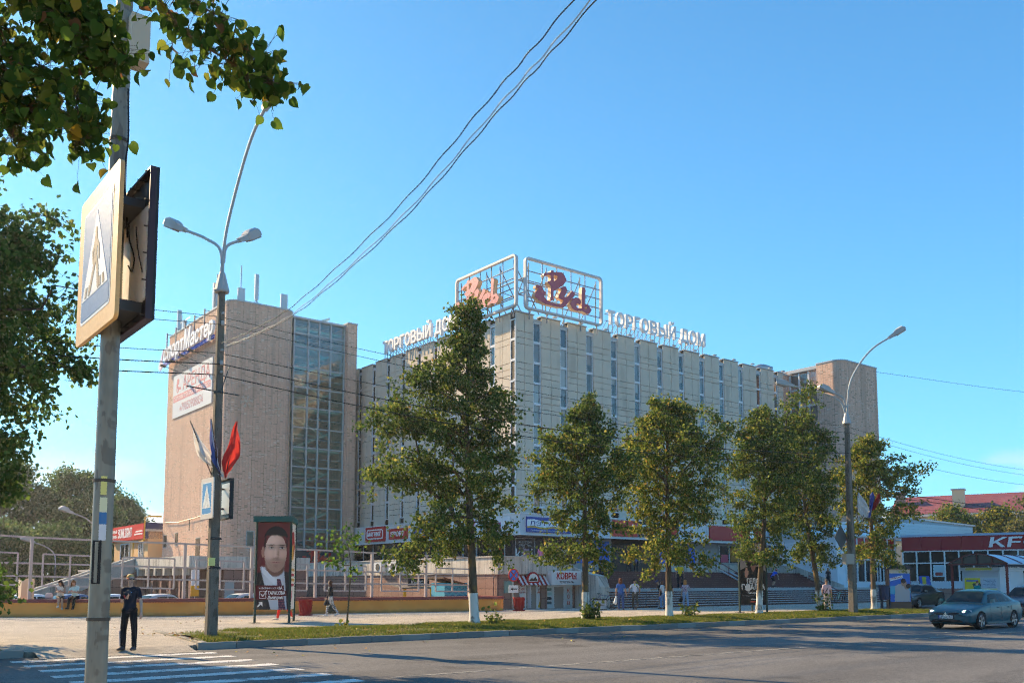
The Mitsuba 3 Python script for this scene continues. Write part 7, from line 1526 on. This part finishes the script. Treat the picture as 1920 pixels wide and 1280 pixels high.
person('person in dark clothes standing at the store entrance doors', 51.6, 50.8, 2.32, AW, 1.74, dict(), (30, 30, 34), (26, 28, 34)); person('woman in a blue top by the entrance doors', 52.6, 51.0, 2.32, CAM, 1.66, dict(), (60, 96, 150), (40, 40, 50), (70, 50, 40), 'long', female=True)
person('woman with short red hair in a teal top reading the kiosk timetable', 57.3, 26.75, 0, .1, 1.66, dict(nod=8), (20, 128, 130), (50, 50, 60), (130, 60, 40), 'short', female=True)
person('dark haired person in a pale blue top leaning by the shelter post', 59.2, 24.9, 0, RGT, 1.66, dict(lean=16), (150, 176, 206), (60, 60, 70), (30, 24, 24), 'long', female=True); person('dark haired person with a white collar at the right edge by the kiosk', 62.0, 25.6, 0, RGT, 1.72, dict(), (60, 66, 90), (40, 40, 48), (24, 20, 20)); person('person in a white tee and dark cap just right of the advertising pillar', 57.4, 31.2, 0, LFT, 1.62, dict(), (206, 212, 220), (60, 70, 90), (30, 30, 36), 'cap')
person('person in a purple top behind the parked cars left of the lamp post', 17.9, 58.5, -.55, CAM, 1.68, dict(yaw=40), (70, 60, 110), (40, 40, 48), (60, 40, 34), 'short', 'tan'); person('child in a green top behind the parked cars left of the lamp post', 18.6, 58.2, -.55, CAM + .4, 1.70, dict(yaw=30), (40, 130, 90), (50, 50, 60), (150, 80, 50), 'short')
# bicycles
def bicycle(label, u, v, z, hd, c, lean=.08):
    b = thing('bicycle', label, 'bicycle', None); m = rotz(hd, (u, v, z)) @ np.array([[1, 0, 0, 0], [0, math.cos(lean), -math.sin(lean), 0], [0, math.sin(lean), math.cos(lean), 0], [0, 0, 0, 1.0]])
    L = lambda *p: (m @ np.array([*p, 1.0]))[:3]
    for x in (-.52, .52):
        w = part(b, 'wheel', moved(trimesh.creation.torus(.325, .018, 28, 6), m @ frame((x, 0, .345), (1, 0, 0), (0, 0, 1))), 'bsdf_rubber'); part(w, 'spokes', join(*[bar(L(x + .31 * math.cos(a), 0, .345 + .31 * math.sin(a)), L(x - .31 * math.cos(a), .01, .345 - .31 * math.sin(a)), .0035, 3) for a in np.arange(9) * math.pi / 9], bar(L(x, -.05, .345), L(x, .05, .345), .02)), 'bsdf_galv')
    A, Bb, Hd, St, R_ = L(-.52, 0, .345), L(-.10, 0, .30), L(.36, 0, .86), L(-.22, 0, .82), L(.52, 0, .345)
    part(b, 'frame', join(bar(Bb, Hd, .02), bar(Bb, St, .017), bar(St, L(.35, 0, .80), .018), bar(A, St, .011), bar(A, Bb, .011)), C(*c)); part(b, 'fork', join(bar(R_, L(.38, 0, .82), .016), bar(L(.38, 0, .82), L(.33, 0, 1.0), .016)), C(30, 30, 34)); part(b, 'handlebar', join(bar(L(.33, -.29, 1.02), L(.33, .29, 1.02), .013), bar(L(.33, -.29, 1.02), L(.24, -.29, 1.01), .016), bar(L(.33, .29, 1.02), L(.24, .29, 1.01), .016)), 'bsdf_black'); part(b, 'saddle', hull_mesh([L(-.36, y, .90) for y in (-.07, .07)] + [L(-.08, y, .90) for y in (-.02, .02)] + [L(-.36, y, .945) for y in (-.07, .07)] + [L(-.1, 0, .93)]), 'bsdf_black'); part(b, 'seat_post', bar(St, L(-.25, 0, .91), .012), 'bsdf_galv'); part(b, 'crank', join(bar(L(-.10, -.06, .30), L(.03, -.06, .19), .010), bar(L(-.10, .06, .30), L(-.23, .06, .41), .010), moved(lathe([(0, -.004), (.09, -.004), (.09, .004), (0, .004)], 16), m @ frame((-.10, .05, .30), (1, 0, 0), (0, 0, 1)))), 'bsdf_galv')
def hull_mesh(p): return trimesh.convex.convex_hull(np.array(p))
bicycle('dark blue bicycle with an advertising board parked at the foot of the stairs', 37.45, 39.0, 0, -.55, (40, 70, 120))
ab_ = thing('advert_board', 'small white advertising board hung on the parked bicycle', 'sign'); part(ab_, 'board', moved(box(-.38, .38, -.02, .02, .05, .55), rotz(-.55, (37.15, 38.95, 0))), C(186, 188, 190)); part(ab_, 'edge', moved(box(-.42, .42, -.01, .01, .02, .62), rotz(-.55, (37.16, 38.97, 0))), C(40, 40, 44)); part(ab_, 'text_line', moved(box(-.25, .25, -.03, -.02, .25, .29), rotz(-.55, (37.15, 38.95, 0))), C(120, 70, 66))
bicycle('green and white bicycle parked at the right end of the stairs', 62.4, 39.5, 0, .25, (150, 200, 170)); bicycle('dark bicycle beside the green and white one at the right end of the stairs', 63.5, 39.7, 0, .4, (40, 40, 46)); bicycle('third bicycle leaning at the right end of the stairs', 61.7, 39.8, 0, .1, (60, 66, 80))
# ---------------------------------------------------------------- cars
def car_body(L=4.55, W=1.72, H=1.43, deck=True):
    k, kw, kh = L / 4.55, W / 1.74, H / 1.43
    S = [(2.28, .50, .30, .48, .55), (2.21, .70, .22, .57, .66), (2.02, .80, .20, .655, .745), (1.6, .845, .19, .745, .84), (1.15, .865, .19, .81, .905), (.8, .868, .19, .865, .955), (0, .870, .19, .90, .94), (-.9, .868, .19, .935, .96), (-1.35, .862, .19, .955, 1.005), (-1.85, .835, .21, .945, 1.035), (-2.14, .78, .26, .90, 1.0), (-2.25, .68, .32, .72, .82)]
    rows = []
    for x, hw, zb, zs, zt in S:
        half = [(0, zb), (hw * .80, zb), (hw * .955, zb + .07), (hw * .99, zb + .24), (hw, (zb + zs) / 2 + .10), (hw * .968, zs), (hw * .88, zs + (zt - zs) * .60), (hw * .5, zt - .008), (0, zt)]
        ring = [(y, z) for y, z in half] + [(-y, z) for y, z in half[-2:0:-1]]
        rows.append([(x * k, y * kw, z * kh) for y, z in ring])
    R = np.array(rows); n, m = R.shape[:2]; v = R.reshape(-1, 3); f = []
    for i in range(n - 1):
        for j in range(m): a, b, c, d = i * m + j, i * m + (j + 1) % m, (i + 1) * m + (j + 1) % m, (i + 1) * m + j; f += [(a, b, c), (a, c, d)]
    v = np.vstack([v, R[0].mean(0), R[-1].mean(0)])
    for j in range(m): f += [(n * m, (j + 1) % m, j), (n * m + 1, (n - 1) * m + j, (n - 1) * m + (j + 1) % m)]
    t = trimesh.Trimesh(v, f, process=True); t.fix_normals()
    for _ in range(1): t = trimesh.Trimesh(*trimesh.remesh.subdivide(t.vertices, t.faces))
    M = Manifold(manifold3d.Mesh(np.array(t.vertices, np.float32), np.array(t.faces, np.uint32)))
    for x in AX(k):
        for s in (-1, 1):
            cyl = Manifold.cylinder(.34, .355, .355, 28).rotate((90, 0, 0)).translate((x, s * .80 + .17, .315)); M = M - cyl
    d = M.to_mesh(); return trimesh.Trimesh(np.array(d.vert_properties[:, :3], float), np.array(d.tri_verts), process=True), k, kw, kh
def AX(k): return (1.36 * k, -1.26 * k)
G = [(1.02, .915, .935, .76, .735), (.34, .93, 1.375, .80, .565), (-.05, .935, 1.425, .81, .575), (-.75, .945, 1.41, .805, .57), (-1.08, .955, 1.345, .79, .55), (-1.80, .985, 1.03, .70, .62)]
def gi(x): return [np.interp(-x, [-g[0] for g in G], [g[i] for g in G]) for i in range(1, 5)]
def cabin(k, kw, kh):
    xs = sorted(set([g[0] for g in G] + list(np.linspace(-1.8, 1.02, 20))), reverse=True); rows = []
    for x in xs:
        zb, zt, hb, ht = gi(x); half = [(0, zb - .05), (hb, zb - .05), (hb, zb), (ht + (hb - ht) * .12, zt - (zt - zb) * .14), (ht * .96, zt - (zt - zb) * .045), (ht * .5, zt + .012), (0, zt + .018)]
        rows.append([(x * k, y * kw, z * kh) for y, z in half + [(-y, z) for y, z in half[-2:0:-1]]])
    R = np.array(rows); n, m = R.shape[:2]; f = []
    for i in range(n - 1):
        for j in range(m): a, b, c, d = i * m + j, i * m + (j + 1) % m, (i + 1) * m + (j + 1) % m, (i + 1) * m + j; f += [(a, b, c), (a, c, d)]
    v = np.vstack([R.reshape(-1, 3), R[0].mean(0), R[-1].mean(0)])
    for j in range(m): f += [(n * m, (j + 1) % m, j), (n * m + 1, (n - 1) * m + j, (n - 1) * m + (j + 1) % m)]
    t = trimesh.Trimesh(v, f, process=True); t.fix_normals(); return t
def glass_side(x0, x1, s, k, kw, kh, lo=.10, hi=.84, cut0=0, cut1=0, off=.010):
    xs = np.linspace(x0, x1, 9); v, f = [], []
    for i, x in enumerate(xs):
        zb, zt, hb, ht = gi(x); q0, q1 = lo, hi
        for q in (q0, q1):
            xx = x + (cut0 * (1 - i / 8) + cut1 * i / 8) * q; zb, zt, hb, ht = gi(xx); top = ht + (hb - ht) * .12
            y = hb + (top - hb) * q; z = zb + (zt - (zt - zb) * .14 - zb) * q; v.append((xx * k, s * (y + off) * kw, z * kh))
    for i in range(8): a = 2 * i; f += [(a, a + 1, a + 3), (a, a + 3, a + 2)]
    f = np.array(f); f = f if s * (x1 - x0) > 0 else f[:, ::-1]; return trimesh.Trimesh(v, f, process=False)
def glass_end(x0, x1, k, kw, kh, inset=.07, off=.012):
    v, f = [], []; n, m = 7, 9
    for i in range(n):
        x = x0 + (x1 - x0) * i / (n - 1); zb, zt, hb, ht = gi(x)
        for j in range(m): y = -1 + 2 * j / (m - 1); v.append(((x + off * np.sign(x0)) * k, y * (ht - inset + .02) * kw, (zt + .018 * (1 - y * y) - .010 + off * 1.4) * kh))
    for i in range(n - 1):
        for j in range(m - 1): a = i * m + j; f += [(a, a + m, a + m + 1), (a, a + m + 1, a + 1)]
    f = np.array(f); t = trimesh.Trimesh(v, f, process=False)
    return t if t.face_normals[:, 2].mean() > 0 else trimesh.Trimesh(v, f[:, ::-1], process=False)
def wheel_meshes(r=.315):
    tyre = lathe([(.19, -.085), (.275, -.098), (r - .012, -.092), (r, -.06), (r, .06), (r - .012, .092), (.275, .098), (.19, .085)], 30)
    rim = lathe([(.205, -.06), (.222, .086), (.212, .092), (.195, .07), (.19, -.04)], 30); sp = []
    for a in np.arange(5) * 2 * math.pi / 5:
        for da in (-.10, .10): c, s = math.cos(a + da * .4), math.sin(a + da * .4); sp.append(beam((.03 * c, .03 * s, .068), (.205 * math.cos(a + da), .205 * math.sin(a + da), .074), .03, .03))
    hub = lathe([(0, .085), (.05, .082), (.06, .06), (0, .05)], 14); disc = lathe([(0, .01), (.19, .01), (.19, .0), (0, .0)], 20)
    return tyre, join(rim, *sp, hub), disc
CAR = {}
def car(label, cat, u, v, z, hd, paint, L=4.55, W=1.72, H=1.43, lights=False, plate_text=None, emblem=None, steer=0, driver=False, group=None, grille='split', full=True):
    t = thing('sedan_car' if cat == 'car' else cat, label, cat, group); key = (L, W, H)
    if key not in CAR: b, k, kw, kh = car_body(L, W, H); CAR[key] = (b, k, kw, kh, cabin(k, kw, kh))
    b, k, kw, kh, cb_ = CAR[key]; m = rotz(hd, (u, v, z))
    def add(nm, mesh, bs, smooth=False, p=None, **kw_): return part(p or t, nm, moved(mesh, m), bs, smooth, **kw_)
    add('body', b, paint, 32); add('cabin', cb_, paint, 36)
    ft, rr_ = 2.28 * k, -2.25 * k
    add('windscreen', glass_end(.97, .40, k, kw, kh), 'bsdf_car_glass', True); add('rear_window', glass_end(-1.70, -1.14, k, kw, kh), 'bsdf_car_glass', True)
    for s in (-1, 1):
        add('side_window', glass_side(.74, -.17, s, k, kw, kh, cut0=-.40, cut1=0), 'bsdf_car_glass', True)
        add('side_window', glass_side(-.24, -1.0, s, k, kw, kh, cut1=.10), 'bsdf_car_glass', True)
        add('side_window', glass_side(-1.04, -1.42, s, k, kw, kh, cut0=.08, cut1=.40, hi=.72), 'bsdf_car_glass', True)
        d = add('mirror', hull_mesh([(.62 * k + x, s * (.86 + y) * kw, .97 * kh + zz) for x, y, zz in ((0, 0, 0), (.10, .02, 0), (.12, .16, .01), (.02, .17, .01), (0, .01, .12), (.10, .03, .12), (.10, .15, .12), (.03, .16, .11))]), paint, 30)
        if full:
            for x in (.66, -.20, -1.06): add('door_seam', join(*[bar((x * k + dx0, s * .872 * kw * c0, z0 * kh), (x * k + dx1, s * .872 * kw * c1, z1 * kh), .0035, 4) for dx0, c0, z0, dx1, c1, z1 in ((0, .992, .28, 0, 1.001, .62), (0, 1.001, .62, .02, .985, .86))]), 'bsdf_black')
            for x in (.0, -.86): add('door_handle', box((x - .09) * k, (x + .09) * k, s * .866 * kw - .012, s * .866 * kw + .022, .77 * kh, .80 * kh), paint)
            add('sill_strip', box(-.95 * k, 1.0 * k, s * .862 * kw - .02, s * .862 * kw + .016, .20, .27), paint)
    # front
    add('lower_grille', hull_mesh([(ft - .055, y, zz) for y in (-.60 * kw, .60 * kw) for zz in (.26, .37)] + [(ft + .008, y, zz) for y in (-.44, .44) for zz in (.27, .36)] + [(ft + .035, y, .31) for y in (-.40, .40)]), 'bsdf_black')
    if grille == 'split':
        for s in (-1, 1): add('grille', hull_mesh([(ft + .030 - .035 * (y > .3) - (.035 if zz > .55 else 0), s * y, zz * kh) for y in (.09, .46) for zz in (.515, .605)] + [(ft - .12, s * .46, .62 * kh)]), 'bsdf_black')
    else:
        add('grille', hull_mesh([(ft + .006, y, zz) for y in (-.42, .42) for zz in (.45, .50)] + [(ft - .045, y, .64) for y in (-.48, .48)]), 'bsdf_black')
        for zz in (.50, .54, .58, .615): add('grille_bar', box(ft - .075, ft + .02 - (zz - .48) * .36, -.44, .44, zz - .009, zz + .009), 'bsdf_chrome')
    if emblem: add('emblem', join(*[plate(Polygon([(0, 0), (.035, .04), (0, .09), (-.035, .04)]), .02, frame((ft + .03, 0, .535 * kh), (0, math.cos(a), 0) if False else (0, 1, 0), (0, 0, 1)) @ rotz(a)) for a in (0, 2.094, 4.189)]), 'bsdf_chrome')
    else: add('emblem', moved(trimesh.creation.torus(.05, .010, 16, 6), frame((ft - .012, 0, .56 * kh), (0, 1, 0), (0, 0, 1))), 'bsdf_chrome')
    for s in (-1, 1):
        hl = add('headlight', hull_mesh([(ft - .085, s * .44, .555 * kh), (ft - .11, s * .46, .645 * kh), (ft - .16, s * .68, .56 * kh), (ft - .30, s * .80 * kw, .655 * kh), (ft - .30, s * .79 * kw, .70 * kh), (ft - .19, s * .60, .70 * kh)]), 'bsdf_head_glass', 40)
        e = add('lamp', moved(trimesh.creation.icosphere(subdivisions=2, radius=.055), frame((ft - .13, s * .58, .625 * kh), (1, 0, 0), (0, 1, 0))), 'bsdf_chrome' , True, p=hl)
        if lights: scene[e]['emitter'] = {'type': 'area', 'radiance': rgb((30, 21, 12)), 'sampling_weight': .02}
        add('tail_light', hull_mesh([(rr_ + .02, s * .50, .72 * kh), (rr_ + .02, s * .50, .88 * kh), (rr_ + .20, s * .81 * kw, .76 * kh), (rr_ + .24, s * .80 * kw, .92 * kh), (rr_ + .0, s * .6, .8 * kh)]), C(150, 24, 24, .2))
        if full: fg = add('fog_lamp', moved(lathe([(0, -.01), (.05, -.01), (.05, .02), (0, .02)], 14), frame((ft - .085, s * .60 * kw, .32), (0, 1, 0), (0, 0, 1))), 'bsdf_head_glass')
    if plate_text:
        add('number_plate', box(ft - .02, ft + .044, -.26, .26, .40, .51), C(206, 208, 210)); add('plate_frame', box(ft - .03, ft + .038, -.275, .275, .39, .52), 'bsdf_black'); add('plate_blue', box(ft - .02, ft + .046, -.26, -.215, .401, .509), C(40, 60, 150)); add('plate_lettering', text(plate_text, .072, frame((ft + .044, -.19, .42), (0, 1, 0), (0, 0, 1)), .003, True, width=.42), 'bsdf_black')
    for i, x in enumerate(AX(k)):
        for s in (-1, 1):
            w = m @ frame((x, s * .765 * kw, .315), (1, 0, 0), (0, 0, 1) if s < 0 else (0, 0, -1)) @ rotz(.4 * i)
            ty, rm, dk = wheel_meshes(); q = part(t, 'wheel', moved(ty, w), 'bsdf_rubber', 40); part(q, 'rim', moved(rm, w), 'bsdf_alloy', 30); part(q, 'disc', moved(dk, w), 'bsdf_dark_metal')
    if full: add('underbody', box(-2.0 * k, 2.0 * k, -.70, .70, .17, .24), 'bsdf_black')
    return t
scene['bsdf_car_glass'] = {'type': 'principled', 'base_color': rgb((.010, .020, .024)), 'roughness': .03, 'specular': .14}
B('head_glass', (.46, .46, .46), .08, .7)
def paintwork(name, c): scene['bsdf_car_' + name] = {'type': 'principled', 'base_color': rgb(c), 'roughness': .30, 'metallic': .05, 'specular': .5, 'clearcoat': 1.0, 'clearcoat_gloss': .97}; return 'bsdf_car_' + name
RZ = -.12
car('teal blue sedan with lit headlights driving towards the lens', 'car', 35.35, 16.6, RZ, math.pi, paintwork('teal', (.004, .066, .088)), lights=True, plate_text='A504352', emblem=True)
car('black sedan with a chrome grille and dark roof behind the teal one', 'car', 55.3, 29.6, .01, math.pi + .06, paintwork('black', (.016, .017, .022)), 4.75, 1.76, 1.46, plate_text='СМ', grille='bars')
car('dark violet sedan at the right edge facing left with its headlight lit', 'car', 50.3, 20.9, RZ, math.pi + .10, paintwork('violet', (.030, .030, .048)), 4.6, 1.76, 1.50, lights=True)
for (u, v, hd, nm, c, lab) in ((16.9, 53.6, .35, 'silver', (.42, .43, .44), 'silver hatchback roof behind the wall left of the lamp post'), (14.6, 54.6, .3, 'pale', (.50, .52, .54), 'pale silver car behind the wall next to the standing man'), (11.0, 57.2, .2, 'white', (.66, .66, .66), 'white car behind the seated girls'), (12.9, 55.9, .25, 'blue', (.06, .10, .20), 'dark blue car behind the seated girls'), (7.0, 59.5, .2, 'navy', (.05, .08, .20), 'blue car far left behind the wall'), (8.6, 66.0, 1.2, 'white2', (.6, .6, .62), 'white van like car parked behind the blue one on the far left'), (22.2, 54.2, .3, 'silver2', (.48, .48, .48), 'white car roof just right of the left lamp post'), (33.9, 67.0, 0, None, None, None)):
    if nm: car(lab, 'car', u, v, -.55, hd, paintwork(nm, c), 4.3, 1.7, 1.48, group='cars parked behind the yellow wall', full=False, grille='bars')
# booths by the terrace
wv = thing('booth', 'small booth with a turquoise wave patterned front under the terrace', 'booth')
part(wv, 'body', box(29.9, 31.5, 44.3, 45.7, -.6, 1.55), C(60, 150, 180)); part(wv, 'roof', hull_mesh([(29.7, 44.1, 1.8), (29.7, 45.9, 1.8), (31.6, 44.1, 1.35), (31.6, 45.9, 1.35), (29.7, 44.1, 1.88), (29.7, 45.9, 1.88), (31.6, 44.1, 1.43), (31.6, 45.9, 1.43)]), C(90, 70, 56))
wl = []
for z in np.arange(-.3, 1.5, .22): wl.append(plate(LineString([(x, z + .05 * math.sin(x * 14)) for x in np.linspace(0, 1.6, 30)]).buffer(.025), .01, front(29.9, 44.3, 0)))
part(wv, 'waves', join(wl), C(30, 104, 150))
ms = thing('market_stall', 'market stall with yellow posts and a dark sign behind the trellis', 'stall')
for x in (29.0, 30.9): part(ms, 'post', beam((x, 47.2, -.6), (x, 47.2, 1.3), .14, .14), C(206, 156, 40))
part(ms, 'roof', hull_mesh([(28.6, 46.9, 1.2), (31.4, 46.9, 1.2), (28.6, 48.8, 1.5), (31.4, 48.8, 1.5), (28.6, 46.9, 1.27), (31.4, 46.9, 1.27), (28.6, 48.8, 1.57), (31.4, 48.8, 1.57)]), C(120, 110, 100)); part(ms, 'counter', box(28.8, 31.2, 47.4, 48.6, -.6, .5), C(150, 166, 176)); part(ms, 'sign', box(29.2, 30.7, 47.15, 47.2, 1.35, 1.8), C(30, 34, 40)); part(ms, 'lettering', text('КАССА', .2, front(29.4, 47.15, 1.48), .02, True, width=1.1), C(190, 190, 190)); part(ms, 'red_box', box(31.5, 32.1, 47.0, 47.6, -.6, .5), C(150, 46, 46))
for k, y in enumerate((53.5, 55.5)): 
    ac = thing('air_conditioner', ('air conditioner box on the terrace side wall, nearer one', 'air conditioner box on the terrace side wall, further one')[k], 'air conditioner'); part(ac, 'case', box(32.15, 32.5, y, y + .95, 2.3, 2.95), C(206, 208, 208)); part(ac, 'fan', moved(lathe([(0, 0), (.25, 0), (.25, .02), (0, .02)], 18), frame((32.14, y + .42, 2.62), (0, -1, 0), (0, 0, 1))), C(60, 62, 64))
